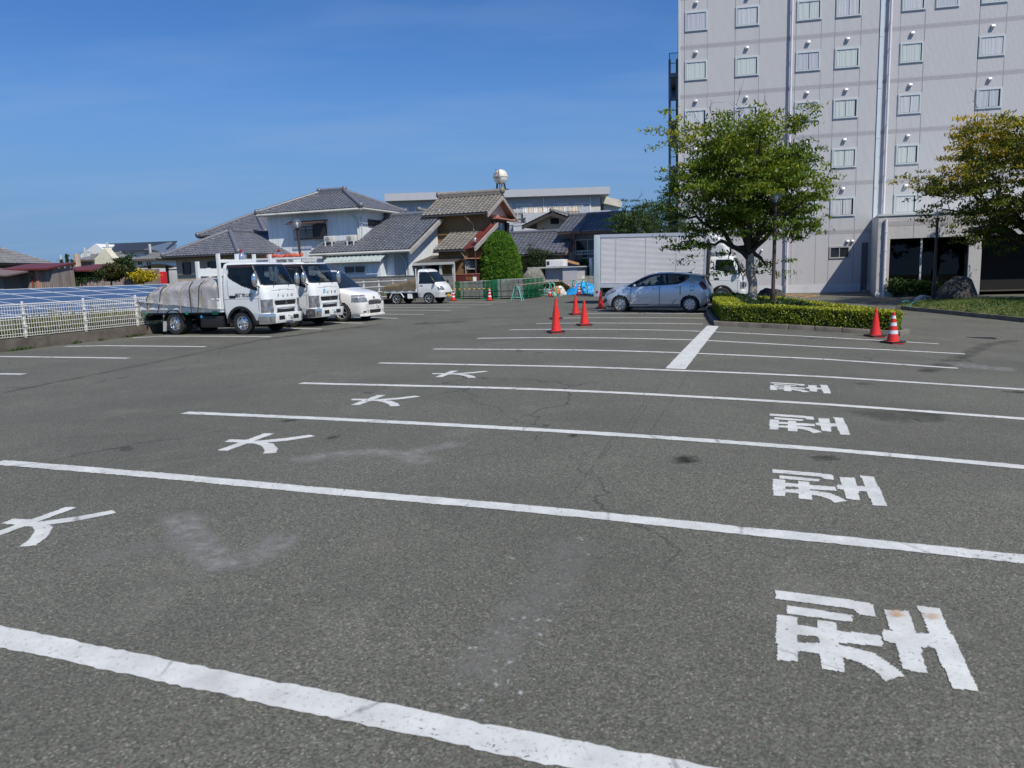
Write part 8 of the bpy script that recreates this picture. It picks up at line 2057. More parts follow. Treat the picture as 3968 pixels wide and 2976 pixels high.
# wood stacked by the outdoor unit
mb = MB(); p0 = FR(v5r, 950, 1255, NU_ + 1.6); p1 = FR(v5r, 1110, 1215, NU_ + 1.6)
for k in range(3): mb.hexa([(0, k * 0.25, 0.30 - 0.0), (p1[0] - p0[0], k * 0.25, 0.05), (p1[0] - p0[0], k * 0.25 + 0.2, 0.05), (0, k * 0.25 + 0.2, 0.30), (0, k * 0.25, 0.42), (p1[0] - p0[0], k * 0.25, 0.17), (p1[0] - p0[0], k * 0.25 + 0.2, 0.17), (0, k * 0.25 + 0.2, 0.42)])
ob = mb.build('timber_bundle', mat('fresh_timber', (0.42, 0.22, 0.10, 1), 0.8)); X, Y = LOT.loc(p0[0], NU_ + 1.6); ob.location = (X, Y, b[1] * 0 + LOT.front(*v5r(950, 1262), NU_ + 1.6)[1]); ob.rotation_euler = (0, 0, LOT.az); tag(ob, 'orange-brown timber lengths on the kiosk roof behind the outdoor unit', 'timber')
# ------------------------------------------------------------------ lamp posts
M_POST = mat('dark_brown_lamp_post', (0.045, 0.026, 0.020, 1), 0.45, var=0.15)
def globe_mat():
 t = NT('clear_globe'); gl = t.n.new('ShaderNodeBsdfGlossy'); gl.inputs['Roughness'].default_value = 0.04; tr = t.n.new('ShaderNodeBsdfTransparent'); tr.inputs[0].default_value = (0.86, 0.88, 0.9, 1)
 df = t.n.new('ShaderNodeBsdfDiffuse'); df.inputs[0].default_value = (0.6, 0.62, 0.64, 1); lw = t.n.new('ShaderNodeLayerWeight'); lw.inputs[0].default_value = 0.5
 m1 = t.n.new('ShaderNodeMixShader'); m2 = t.n.new('ShaderNodeMixShader'); t.l.new(t.rng(t.math('POWER', lw.outputs['Facing'], 3.0), 0, 1, 0.08, 0.55), m1.inputs[0]); t.l.new(tr.outputs[0], m1.inputs[1]); t.l.new(gl.outputs[0], m1.inputs[2])
 m2.inputs[0].default_value = 0.10; t.l.new(m1.outputs[0], m2.inputs[1]); t.l.new(df.outputs[0], m2.inputs[2]); t.l.new(m2.outputs[0], t.out.inputs['Surface']); return t.mat
M_GLOBE = globe_mat()
def lamp(label, px, py, Y, r, base_z=None, lean=0.0):
 f = Frame(0, Y, 0); x, z = f.front(px, py); zb = gz(x, Y) - 0.03 if base_z is None else base_z
 o = thing('lamp_post', label, 'lamp post', (x, Y, zb), 0, 'globe lamps around the car park'); h = z - zb
 mb = MB(); mb.lathe([(0.085, 0), (0.085, 0.80), (0.088, 0.84), (0.062, 0.90), (0.055, h - r * 1.15), (0.11, h - r * 1.1), (0.12, h - r * 0.95), (0.09, h - r * 0.9)], seg=18); mb.build('post', M_POST, o, smooth=35)
 g = MB(); g.sphere((0, 0, h), r, 28, 18); g.build('globe', M_GLOBE, o, smooth=80)
 b = MB(); b.lathe([(0.03, h - r * 0.9), (0.035, h - r * 0.55), (0.055, h - r * 0.3), (0.06, h + r * 0.05), (0.035, h + r * 0.28), (0.001, h + r * 0.33)], seg=14); b.build('bulb', mat('frosted_bulb', (0.75, 0.75, 0.73, 1), 0.4, var=0), o, smooth=60)
 o.rotation_euler = (0, lean, 0)
 return o
v8z = view(2400, 400, 1.843); v4z = view(3300, 800, 3.311)
lamp('clear globe lamp on dark brown post standing in the hedged island', *v8z(1108, 668), 25.4, 0.205, lean=0.012)
lamp('clear globe lamp on dark post in front of the white house balcony', *v7h(1275, 322), 34.0, 0.20, lean=-0.03)
lamp('small globe lamp on dark post in front of the brown house', *v4(1388, 722), 47.3, 0.17)
lamp('globe lamp half hidden by the tree in front of the hotel lobby', *v4z(1105, 100), 33.0, 0.17)
# ------------------------------------------------------------------ vegetation
def leaf_mat(name, dark, mid, light, trans=0.3, rough=0.55):
 t = NT(name); _, fac, _ = vattr(t, 'tone')
 r = t.n.new('ShaderNodeValToRGB'); t.l.new(fac, r.inputs[0]); e = r.color_ramp.elements
 e[0].color = dark; e[1].color = light; m = e.new(0.5); m.color = mid
 t.p(color=r.outputs[0], rough=rough, spec=0.35)
 tl = t.n.new('ShaderNodeBsdfTranslucent'); t.l.new(t.mix(1.0, r.outputs[0], (1.0, 0.95, 0.45, 1), 'MULTIPLY'), tl.inputs[0])
 mx = t.n.new('ShaderNodeMixShader'); mx.inputs[0].default_value = trans
 t.l.new(t.b.outputs[0], mx.inputs[1]); t.l.new(tl.outputs[0], mx.inputs[2]); t.l.new(mx.outputs[0], t.out.inputs['Surface'])
 return t.mat
def leaf_mesh(name, C, size, aspect, m, parent=None, seed=0, tone=None, bias=(0, 0, 0), nbias=None, loc=None, jitter=0.35):
 """Leaf-sized faces at the points C: each a pointed quad with its own direction, size and tone."""
 rg = np.random.default_rng(seed); C = np.asarray(C, float); N = len(C)
 d = rg.normal(size=(N, 3)) + np.asarray(bias); d /= np.linalg.norm(d, axis=1)[:, None]
 q = rg.normal(size=(N, 3)) + (np.asarray(nbias) if nbias is not None else 0)
 w = np.cross(d, q); w /= np.linalg.norm(w, axis=1)[:, None] + 1e-9
 s = size * (1 + jitter * rg.uniform(-1, 1, N))[:, None]
 nrm = np.cross(d, w)
 v = np.empty((N, 4, 3)); v[:, 0] = C - d * s * 0.5; v[:, 1] = C - w * s * aspect * 0.5 + nrm * s * 0.06; v[:, 2] = C + d * s * 0.5 ; v[:, 3] = C + w * s * aspect * 0.5 + nrm * s * 0.06
 me = bpy.data.meshes.new(name); me.vertices.add(N * 4); me.vertices.foreach_set('co', v.ravel())
 me.loops.add(N * 4); me.loops.foreach_set('vertex_index', np.arange(N * 4)); me.polygons.add(N)
 me.polygons.foreach_set('loop_start', np.arange(0, N * 4, 4)); me.update(calc_edges=True); me.materials.append(m)
 a = me.attributes.new('tone', 'FLOAT', 'FACE'); a.data.foreach_set('value', np.clip(tone if tone is not None else rg.uniform(0, 1, N), 0, 1).astype(np.float32))
 ob = bpy.data.objects.new(name, me); COL.objects.link(ob)
 if parent is not None: ob.parent = parent
 if loc is not None: ob.location = loc
 return ob
def bark_mat(name, a, b):
 t = NT(name); v = t.coord(); n = t.noise(9, 5, 0.6, t.mapping(v, (0.6, 0.6, 2.6)))
 c = t.mix(t.rng(n, 0.35, 0.65), a, b); t.p(color=c, rough=0.9, spec=0.2); t.bump(n, 0.4, 0.02); return t.mat
def curve_pts(a, b, n, sag, rg, wob=0.04):
 a, b = np.asarray(a, float), np.asarray(b, float); L = np.linalg.norm(b - a); out = []
 off = rg.normal(size=(n + 1, 3)) * wob * L
 for i in range(n + 1):
  f = i / n; p = a + (b - a) * f; p = p + np.array([0, 0, sag * L * math.sin(math.pi * f)]) + off[i] * math.sin(math.pi * f)
  out.append(p)
 return np.array(out)
def tree(name, label, loc, fork_h, trunk_r, centre, radii, nlimbs, nclust, nleaf, leaf, aspect, lm, bm_, seed, sigma=0.42, lean=(0, 0), twigs=0, group=None, zmin=None, low=0.35, extra=(), autumn=0.0, bark_low=None, trunk_cat='tree'):
 rg = np.random.default_rng(seed); o = thing(name, label, 'tree', loc, 0, group)
 centre, radii = np.asarray(centre, float), np.asarray(radii, float)
 pts = []
 tries = 0
 while len(pts) < nclust and tries < 40000:
  tries += 1
  d = rg.normal(size=3); d /= np.linalg.norm(d); r = rg.uniform(low, 1.0) ** 0.6
  wob = 1 + 0.16 * math.sin(3 * d[0] * 2 + seed) * math.sin(4 * d[1] + 2 * seed) + 0.12 * math.sin(7 * d[2] + 5 * d[0])
  p = centre + d * r * radii * wob
  if zmin is not None and p[2] < zmin: continue
  if all(np.linalg.norm((p - q) / [1, 1, 0.8]) > sigma * 0.85 for q in pts): pts.append(p)
 pts += [np.asarray(e, float) for e in extra]
 pts = np.array(pts)
 tm = MB(); top = np.array([lean[0], lean[1], fork_h])
 tp = curve_pts((0, 0, -0.15), top, 8, 0, rg, 0.012)
 tm.tube(tp, [trunk_r * (1.25 - 0.35 * min(1, i / 3)) * (1 - 0.018 * i) for i in range(9)], 14, m=1 if bark_low is not None else 0)
 # limbs reach to well spread clusters
 fr_ = (pts - centre) / radii; sel = [int(np.argmax(fr_[:, 2]))]
 cand = [i for i in range(len(pts)) if np.linalg.norm(fr_[i]) > 0.55]
 while len(sel) < nlimbs and cand:
  j = max(cand, key=lambda i: min(np.linalg.norm(fr_[i] - fr_[k]) for k in sel)); sel.append(j)
 nodes = []; dirs = []
 for k, j in enumerate(sel):
  f0 = rg.uniform(0.80, 1.0) if k else 1.0
  a = tp[0] + (top - tp[0]) * f0; b = pts[j] * 0.97 + a * 0.03
  P = curve_pts(a, b, 9, 0.09 if b[2] > a[2] else 0.2, rg, 0.03); R = [trunk_r * 0.50 * (1 - i / 9.6) ** 0.8 + 0.008 for i in range(10)]
  tm.tube(P, R, 8)
  for i in range(2, 10): nodes.append((P[i], R[i]))
 for j, p in enumerate(pts):
  ds = [np.linalg.norm(p - q) + (0.5 if q[2] > p[2] + 0.3 else 0) for q, _ in nodes]; b = int(np.argmin(ds)); q, r0 = nodes[b]
  P = curve_pts(q, p, 5, 0.06, rg, 0.05); r1 = min(r0 * 0.6, 0.03 + 0.01 * ds[b]); R = [max(0.006, r1 * (1 - i / 5.5)) for i in range(6)]
  tm.tube(P, R, 5, cap=False)
  for i in (2, 3, 4): nodes.append((P[i], R[i]))
 for _ in range(twigs):
  p = pts[rg.integers(len(pts))]; 
  if p[2] < centre[2]: continue
  d = (p - centre) / radii; d = d / np.linalg.norm(d); e = p + np.array([d[0] * 0.5, d[1] * 0.5, abs(d[2]) * 0.9 + 0.35]) * rg.uniform(0.6, 1.3)
  P = curve_pts(p, e, 5, 0.02, rg, 0.06); tm.tube(P, [0.014, 0.012, 0.010, 0.008, 0.006, 0.004], 4, cap=False)
  for i in (2, 3, 4):
   tm.tube([P[i], P[i] + rg.normal(size=3) * 0.16 + [0, 0, 0.22]], [0.006, 0.003], 3, cap=False)
 tm.build('trunk', [bm_, bark_low] if bark_low is not None else bm_, o, smooth=50)
 per = max(8, nleaf // len(pts)); C = []; T = []
 for p in pts:
  k = int(per * rg.uniform(0.6, 1.4)); s = sigma * rg.uniform(0.75, 1.2)
  sub = p + rg.normal(size=(max(4, k // 26), 3)) * [s, s, s * 0.55]
  idx = rg.integers(len(sub), size=k); C.append(sub[idx] + rg.normal(size=(k, 3)) * [0.15, 0.15, 0.045])
  h = (p[2] - centre[2]) / radii[2]; yel = autumn * max(0, 0.5 + 0.8 * h + rg.normal() * 0.45)
  T.append(np.clip(rg.normal(0.36 + 0.10 * rg.normal() + yel * 0.40, 0.12, k), 0, 1))
 C = np.concatenate(C); T = np.concatenate(T)
 leaf_mesh('crown', C, leaf, aspect, lm, o, seed + 1, T, bias=(0, 0, -0.7), nbias=(0, 0, 1.2))
 return o
M_LEAF_TREE = leaf_mat('tree_leaf', (0.030, 0.064, 0.008, 1), (0.130, 0.205, 0.016, 1), (0.46, 0.40, 0.026, 1), 0.36)
M_LEAF_GOLD = leaf_mat('turning_leaf', (0.020, 0.044, 0.008, 1), (0.105, 0.140, 0.012, 1), (0.52, 0.37, 0.022, 1), 0.34)
M_LEAF_DARK = leaf_mat('dark_leaf', (0.012, 0.026, 0.008, 1), (0.028, 0.055, 0.014, 1), (0.07, 0.10, 0.025, 1), 0.2)
M_LEAF_MID = leaf_mat('mid_leaf', (0.018, 0.045, 0.010, 1), (0.045, 0.090, 0.020, 1), (0.11, 0.15, 0.03, 1), 0.28)
M_BARK = bark_mat('dark_bark', (0.030, 0.025, 0.020, 1), (0.085, 0.075, 0.062, 1))
M_BARK_PALE = bark_mat('pale_ringed_bark', (0.26, 0.225, 0.18, 1), (0.50, 0.44, 0.36, 1))  # pale trunk wrap, colour brightened to stand for sun on the lower trunk
# the island tree
ITX, ITY = (2925 - 1984) / F_PX * 27.0 + 0.02, 27.0
gi = gz(ITX, ITY)
tree('island_tree', 'broad spreading tree with pale trunk and yellowing leaf tips in the hedged island', (ITX, ITY, gi), 2.35, 0.185, (-0.42, 0, 4.75), (2.3, 2.5, 2.15), 13, 118, 40000, 0.15, 0.36, M_LEAF_TREE, M_BARK, 21,
  sigma=0.36, lean=(-0.18, 0.1), twigs=46, zmin=2.9, low=0.34, autumn=0.50, bark_low=M_BARK_PALE, extra=((-2.0, -0.5, 2.45), (-1.6, 0.2, 2.3), (-2.6, -0.3, 2.6), (-1.05, -0.4, 1.75), (0.45, -0.1, 1.6), (1.5, 0.1, 2.8), (1.85, -0.3, 3.1), (1.1, -0.6, 2.9), (-2.9, 0, 4.6), (-3.0, 0.2, 3.7), (-2.5, 0, 5.8), (-2.7, -0.2, 6.3), (1.95, 0.2, 5.3), (2.05, 0, 4.1), (1.9, 0.2, 3.6)))
# the tree at the picture edge by the lobby
gt_ = G(3958, 1178)
tree('lobby_tree', 'tree turning golden with dark lower branches in front of the hotel lobby', (gt_.x + 0.35, gt_.y, gt_.z), 2.5, 0.20, (0.0, 0, 5.0), (4.3, 3.6, 2.9), 13, 165, 46000, 0.16, 0.36, M_LEAF_GOLD, M_BARK, 33, sigma=0.42, lean=(0.2, 0.0), twigs=26, zmin=2.6, low=0.25, autumn=0.72,
  extra=((-3.6, -0.8, 3.0), (-3.0, -0.6, 2.7), (-2.2, -0.8, 2.5), (-4.2, 0.1, 4.6), (-4.4, 0, 5.0), (-2.6, 0, 7.3), (-2.9, 0.1, 7.0), (-2.1, -0.5, 6.4), (-1.2, -0.8, 2.6), (-2.7, -0.2, 3.4)))
# its neighbour stands just outside the picture and shades the verge
sx_, sy_ = 23.4, 28.6
tree('verge_tree', 'neighbouring tree shading the verge, just outside the picture edge', (sx_, sy_, gz(sx_, sy_)), 2.4, 0.2, (0, 0, 5.2), (3.7, 3.6, 2.6), 11, 120, 26000, 0.19, 0.42, M_LEAF_GOLD, M_BARK, 35, sigma=0.5, zmin=2.6, low=0.25, autumn=0.7)
# trees behind the box truck
for lab, px, py, Y, R, hgt, sd in (('dark leafy tree behind the box truck, its left side over the tiled roof', 2465, 862, 43.0, 1.25, 1.0, 5), ('taller dark tree behind the box truck, nearest the hotel stair', 2570, 850, 44.5, 1.5, 1.35, 6)):
 f = Frame(0, Y, 0); x, z = f.front(px, py)
 tree('garden_tree', lab, (x, Y, gz(x, Y)), z - 1.6, 0.10, (0, 0, z), (R, R, hgt), 8, 60, 7000, 0.13, 0.4, M_LEAF_MID, M_BARK, sd, sigma=0.32, twigs=6, autumn=0.15, group='trees behind the box truck')
# small garden tree by the white post
f = Frame(0, 54.5, 0); x, z = f.front(*v5r(1218, 1300))
tree('garden_shrub_tree', 'small layered garden tree between the grey kiosk and the white post', (x, 54.5, 0.05), 0.7, 0.06, (0, 0, z - 0.05), (0.62, 0.6, 1.0), 6, 34, 3600, 0.10, 0.45, M_LEAF_MID, M_BARK, 9, sigma=0.2)
f = Frame(0, 55.0, 0); x, z = f.front(*v5r(590, 1180))
tree('evergreen_shrub', 'dark rounded evergreen bush against the low dark roofed house', (x, 53.2, 0.05), 0.8, 0.08, (0, 0, z - 0.1), (1.1, 0.9, 0.85), 6, 60, 7000, 0.10, 0.5, M_LEAF_DARK, M_BARK, 10, sigma=0.25)
# clipped conifer
def blob_leaves(name, label, cat, loc, prof, n, leaf, aspect, lm, seed, core_col, bias=(0, 0, 0.9), rough=0.08, trunk=True, tone=(0.45, 0.22), group=None, sx=1.0, sy=1.0, clump=0.5):
 """A clipped plant: profile (radius, height), a dark inner body and leaf sprays over it."""
 rg = np.random.default_rng(seed); o = thing(name, label, cat, loc, 0, group)
 P = np.array(prof, float); area = np.array([0] + [0.5 * (P[i, 0] + P[i + 1, 0]) * np.hypot(*(P[i + 1] - P[i])) for i in range(len(P) - 1)]); cum = np.cumsum(area) / area.sum()
 u = rg.uniform(0, 1, n); s = np.interp(u, cum, np.arange(len(P))); r = np.interp(s, np.arange(len(P)), P[:, 0]); z = np.interp(s, np.arange(len(P)), P[:, 1]); th = rg.uniform(0, 2 * np.pi, n)
 lump = 0.5 * np.sin(th * 5 + z * 4 + seed) * np.sin(z * 6 - th * 3) + 0.5 * np.sin(th * 9 - z * 7) * np.sin(th * 4 + z * 11)
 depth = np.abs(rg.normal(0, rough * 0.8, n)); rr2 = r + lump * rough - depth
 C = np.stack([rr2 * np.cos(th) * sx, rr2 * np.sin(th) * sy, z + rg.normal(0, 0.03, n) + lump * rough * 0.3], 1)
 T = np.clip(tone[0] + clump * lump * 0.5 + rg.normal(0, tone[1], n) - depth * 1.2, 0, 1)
 out = np.stack([np.cos(th), np.sin(th), np.zeros(n)], 1)
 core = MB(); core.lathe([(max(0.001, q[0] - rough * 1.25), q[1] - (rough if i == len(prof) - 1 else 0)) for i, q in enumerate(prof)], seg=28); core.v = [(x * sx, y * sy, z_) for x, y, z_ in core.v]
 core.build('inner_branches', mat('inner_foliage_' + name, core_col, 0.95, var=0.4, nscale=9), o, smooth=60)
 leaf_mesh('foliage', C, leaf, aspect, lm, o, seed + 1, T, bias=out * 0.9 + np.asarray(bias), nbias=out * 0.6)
 if trunk:
  t = MB(); t.tube([(0, 0, -0.1), (0, 0, prof[0][1] + 0.3)], 0.10, 8); t.build('trunk', M_BARK, o)
 return o
M_LEAF_CONIFER = leaf_mat('conifer_spray', (0.020, 0.070, 0.006, 1), (0.075, 0.185, 0.014, 1), (0.19, 0.33, 0.028, 1), 0.22)
f = Frame(0, 48.0, 0); xc, zt_ = f.front(*v4(1712, 620)); xl = f.front(*v4(1452, 1200))[0]; xr2 = f.front(*v4(1972, 1200))[0]; Rb = (xr2 - xl) / 2
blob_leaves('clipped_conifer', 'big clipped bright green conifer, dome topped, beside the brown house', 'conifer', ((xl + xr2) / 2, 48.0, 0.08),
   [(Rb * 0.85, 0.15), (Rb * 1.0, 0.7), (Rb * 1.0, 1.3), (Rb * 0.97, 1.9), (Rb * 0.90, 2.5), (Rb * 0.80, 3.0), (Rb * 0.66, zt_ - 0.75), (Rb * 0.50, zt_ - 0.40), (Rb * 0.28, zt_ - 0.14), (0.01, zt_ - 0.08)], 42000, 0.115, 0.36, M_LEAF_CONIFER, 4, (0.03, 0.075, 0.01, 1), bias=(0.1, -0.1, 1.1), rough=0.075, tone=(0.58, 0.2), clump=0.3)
# ---- island: kerb, hedge, ground cover, rock
K1, K2 = G(2766, 1262), G(3486, 1304)
isl = [K1, K2, Vector((K2.x + 0.75, K2.y + 0.9, 0)), Vector((9.7, 29.4, 0)), Vector((8.9, 30.4, 0)), Vector((7.9, 30.2, 0)), Vector((6.75, 26.0, 0))]
isl = [Vector((p.x, p.y, gz(p.x, p.y))) for p in isl]
def offset_loop(P, d):
 n = len(P); out = []
 for i in range(n):
  a, b, c = P[i - 1], P[i], P[(i + 1) % n]; e1 = (b - a); e2 = (c - b); e1.z = e2.z = 0; e1.normalize(); e2.normalize()
  n1, n2 = Vector((-e1.y, e1.x, 0)), Vector((-e2.y, e2.x, 0)); m_ = (n1 + n2); m_ /= max(0.35, m_.dot(n1)); out.append(Vector((b.x + m_.x * d, b.y + m_.y * d, b.z)))
 return out
def subdiv(P, L=0.6):
 out = []
 for a, b in zip(P, P[1:] + P[:1]):
  k = max(1, int((b - a).length / L)); out += [a.lerp(b, i / k) for i in range(k)]
 return [Vector((p.x, p.y, gz(p.x, p.y))) for p in out]
outer = isl; inner_ = offset_loop(isl, 0.15)
island = thing('planting_island', 'kerbed planting bed of dark soil holding hedge, tree and lamp', 'planting bed', (0, 0, 0))
for i in range(len(outer)):
 a, b, c, d = outer[i], outer[(i + 1) % len(outer)], inner_[(i + 1) % len(outer)], inner_[i]; k = max(1, int((b - a).length / 0.6))
 for j in range(k):
  f0, f1 = (j + 0.012) / k, (j + 0.988) / k; q = [a.lerp(b, f0), a.lerp(b, f1), d.lerp(c, f1), d.lerp(c, f0)]; z0 = gz(q[0].x, q[0].y)
  h = MB(); h.hexa([(p.x, p.y, z0 - 0.15) for p in q] + [(p.x, p.y, gz(p.x, p.y) + 0.125) for p in q]); h.build('kerb_stone', mat('kerb_stone', (0.17, 0.15, 0.125, 1), 0.95, var=0.25, nscale=4, bump=0.4, dirt=(0.06, 0.055, 0.045, 1)), island, bevel=0.012)
sm = MB(); sm.poly([(p.x, p.y, gz(p.x, p.y) + 0.08) for p in subdiv(inner_)]); sm.build('soil', mat('bed_soil', (0.06, 0.045, 0.03, 1), 0.95, var=0.4, bump=0.6), island)
M_LEAF_HEDGE = leaf_mat('hedge_leaf', (0.028, 0.055, 0.006, 1), (0.150, 0.205, 0.014, 1), (0.46, 0.46, 0.035, 1), 0.25, 0.4)
HH = 0.50
ho, hi = offset_loop(isl, 0.20), offset_loop(isl, 0.95)
hedge = thing('box_hedge', 'low clipped hedge with yellow-green top around the planting island', 'hedge', (0, 0, 0))
rg = np.random.default_rng(12); C, T, O = [], [], []
core = MB()
for i in range(len(ho)):
 a, b, c, d = ho[i], ho[(i + 1) % len(ho)], hi[(i + 1) % len(ho)], hi[i]
 L = (b - a).length; e = (b - a).normalized(); nn = Vector((e.y, -e.x, 0)); k = max(1, int(L / 0.7))
 for j in range(k):
  f0, f1 = j / k, (j + 1) / k; q = [a.lerp(b, f0), a.lerp(b, f1), d.lerp(c, f1), d.lerp(c, f0)]; qc = sum(q, Vector()) / 4; q = [p.lerp(qc, 0.10) for p in q]
  z0 = gz(qc.x, qc.y); core.hexa([(p.x, p.y, z0) for p in q] + [(p.x, p.y, z0 + 0.08 + HH - 0.06) for p in q])
 def put(n_, fn, o_, tb):
  for _ in range(n_):
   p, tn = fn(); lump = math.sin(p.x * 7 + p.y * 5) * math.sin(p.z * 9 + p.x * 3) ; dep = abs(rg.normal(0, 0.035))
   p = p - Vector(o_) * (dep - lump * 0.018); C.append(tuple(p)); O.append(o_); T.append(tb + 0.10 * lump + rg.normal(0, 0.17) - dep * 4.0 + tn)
 def side():
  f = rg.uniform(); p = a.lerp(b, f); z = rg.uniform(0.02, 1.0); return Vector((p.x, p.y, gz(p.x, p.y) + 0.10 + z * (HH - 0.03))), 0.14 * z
 def topf():
  f, g_ = rg.uniform(), rg.uniform(); p = a.lerp(b, f).lerp(d.lerp(c, f), g_); return Vector((p.x, p.y, gz(p.x, p.y) + 0.10 + HH)), 0
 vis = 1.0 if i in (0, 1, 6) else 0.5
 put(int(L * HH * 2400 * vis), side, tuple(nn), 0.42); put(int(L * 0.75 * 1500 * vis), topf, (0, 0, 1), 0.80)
core.build('inner_branches', mat('inner_hedge', (0.018, 0.028, 0.008, 1), 0.95, var=0.4, nscale=12), hedge)
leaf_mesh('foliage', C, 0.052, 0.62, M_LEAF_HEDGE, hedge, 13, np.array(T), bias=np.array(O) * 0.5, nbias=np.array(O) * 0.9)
# dark juniper spreading inside the hedge
rg = np.random.default_rng(15); C, T = [], []
poly2 = [(p.x, p.y) for p in offset_loop(isl, 0.9)]
xs_, ys_ = [p[0] for p in poly2], [p[1] for p in poly2]
while len(C) < 15000:
 x, y = rg.uniform(min(xs_), max(xs_)), rg.uniform(min(ys_), max(ys_))
 if poly_sd((x, y), poly2) < 0: continue
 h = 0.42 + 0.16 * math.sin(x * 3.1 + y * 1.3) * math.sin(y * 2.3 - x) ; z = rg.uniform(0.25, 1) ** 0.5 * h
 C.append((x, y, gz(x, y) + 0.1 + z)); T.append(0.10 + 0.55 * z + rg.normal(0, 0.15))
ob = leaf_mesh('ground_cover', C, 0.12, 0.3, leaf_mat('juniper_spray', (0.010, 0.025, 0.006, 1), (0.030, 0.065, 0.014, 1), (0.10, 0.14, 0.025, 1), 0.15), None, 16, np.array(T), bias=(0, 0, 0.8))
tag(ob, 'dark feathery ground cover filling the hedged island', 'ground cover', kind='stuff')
rx = (2990 - 1984) / F_PX * 28.2
rock('island_boulder', 'dark flat-topped rock behind the lamp post in the planting island', (rx, 28.2, gz(rx, 28.2) + 0.42), 0.62, 0.45, 0.42, M_ROCKD, 3)
# ---- verge by the lobby
front = [G(*v4z(x, y)) for x, y in ((560, 1322), (640, 1325), (800, 1345), (1000, 1362), (1300, 1392), (1600, 1425), (1900, 1455), (2212, 1490))] + [Vector((20.5, 23.2, 0)), Vector((26.0, 22.0, 0))]
backp = [G(*v4z(x, y)) for x, y in ((560, 1316), (700, 1292), (900, 1280), (1250, 1275), (1700, 1268), (2212, 1262))] + [Vector((24, 33.5, 0)), Vector((28, 33, 0))]
loop = front + backp[::-1]; poly2 = [(p.x, p.y) for p in loop]
def verge_h(x, y):
 d = poly_sd((x, y), poly2); return gz(x, y) + 0.12 + 0.30 * (1 - math.exp(-max(0, d) / 0.9))
vm = MB(); st_ = 0.25; xs_ = np.arange(min(p[0] for p in poly2), 27, st_); ys_ = np.arange(min(p[1] for p in poly2), max(p[1] for p in poly2), st_); ids = {}
for x in xs_:
 for y in ys_:
  if poly_sd((x, y), poly2) > -0.05: ids[round(x, 3), round(y, 3)] = len(vm.v); vm.v.append((x, y, verge_h(x, y)))
for (x, y), a in list(ids.items()):
 k = [ids.get((round(x + dx, 3), round(y + dy, 3))) for dx, dy in ((st_, 0), (st_, st_), (0, st_))]
 if None not in k: vm.f.append((a, k[0], k[1], k[2])); vm.m.append(0)
t = NT('verge_turf'); v = t.coord(); t.p(color=t.mix(t.rng(t.noise(1.3, 6, 0.65, v), 0.35, 0.7), (0.045, 0.085, 0.012, 1), (0.13, 0.135, 0.03, 1)), rough=0.95); t.bump(t.noise(30, 4, 0.7, v), 0.8, 0.03)
tag(vm.build('verge', t.mat, smooth=60), kind='structure')
rg = np.random.default_rng(17); C, T = [], []
while len(C) < 16000:
 x, y = rg.uniform(11, 24), rg.uniform(22, 36)
 if poly_sd((x, y), poly2) < 0.02: continue
 C.append((x, y, verge_h(x, y) + 0.02)); T.append(0.35 + 0.25 * math.sin(x * 1.7) * math.sin(y * 2.1) + rg.normal(0, 0.2))
tag(leaf_mesh('grass', C, 0.11, 0.16, leaf_mat('grass_blade', (0.020, 0.045, 0.006, 1), (0.060, 0.110, 0.014, 1), (0.17, 0.18, 0.04, 1), 0.25), None, 18, np.array(T), bias=(0, 0, 1.6)), 'short mown grass on the verge by the lobby', 'grass', kind='stuff')
vk = MB()
for i in range(len(front) - 1):
 a, b = front[i], front[i + 1]; k = max(1, int((b - a).length / 0.3)); d = (b - a).normalized(); q = Vector((-d.y, d.x, 0)) * 0.13
 for j in range(k):
  p0, p1 = a.lerp(b, j / k), a.lerp(b, (j + 1) / k); z0, z1 = gz(p0.x, p0.y), gz(p1.x, p1.y)
  vk.hexa([(p0.x, p0.y, z0 - 0.1), (p1.x, p1.y, z1 - 0.1), (p1.x + q.x, p1.y + q.y, z1 - 0.1), (p0.x + q.x, p0.y + q.y, z0 - 0.1), (p0.x, p0.y, z0 + 0.15), (p1.x, p1.y, z1 + 0.15), (p1.x + q.x, p1.y + q.y, z1 + 0.15), (p0.x + q.x, p0.y + q.y, z0 + 0.15)])
tag(vk.build('verge_kerb', mat('kerb_stone', (0, 0, 0, 1)), weld=True), 'curved grey kerb edging the grass verge by the lobby', 'kerb')
gb = G(3718, 1190)
rock('verge_boulder', 'big dark boulder with sloping shoulders on the grass verge by the lobby', (gb.x, gb.y + 0.2, verge_h(gb.x, gb.y) + 0.28), 0.80, 0.6, 0.66, M_ROCKD, 8, 0.16)
hs = [G(*v4z(640, 1352)), G(*v4z(800, 1320)), G(*v4z(900, 1285)), G(*v4z(1010, 1268))]; P = []
for i in range(25):
 f = i / 24 * 3; k = min(2, int(f)); p = hs[k].lerp(hs[k + 1], f - k); P.append((p.x, p.y, max(gz(p.x, p.y) + 0.13, verge_h(p.x, p.y) if poly_sd((p.x, p.y), poly2) > 0 else 0) + 0.03 + 0.01 * math.sin(i)))
mb = MB(); mb.tube(P, 0.013, 6); tag(mb.build('garden_hose', mat('cyan_hose', (0.03, 0.30, 0.36, 1), 0.4)), 'thin cyan garden hose trailing from hedge corner to the verge lamp', 'hose')
gp = G(*v4z(975, 1262)); mb = MB()
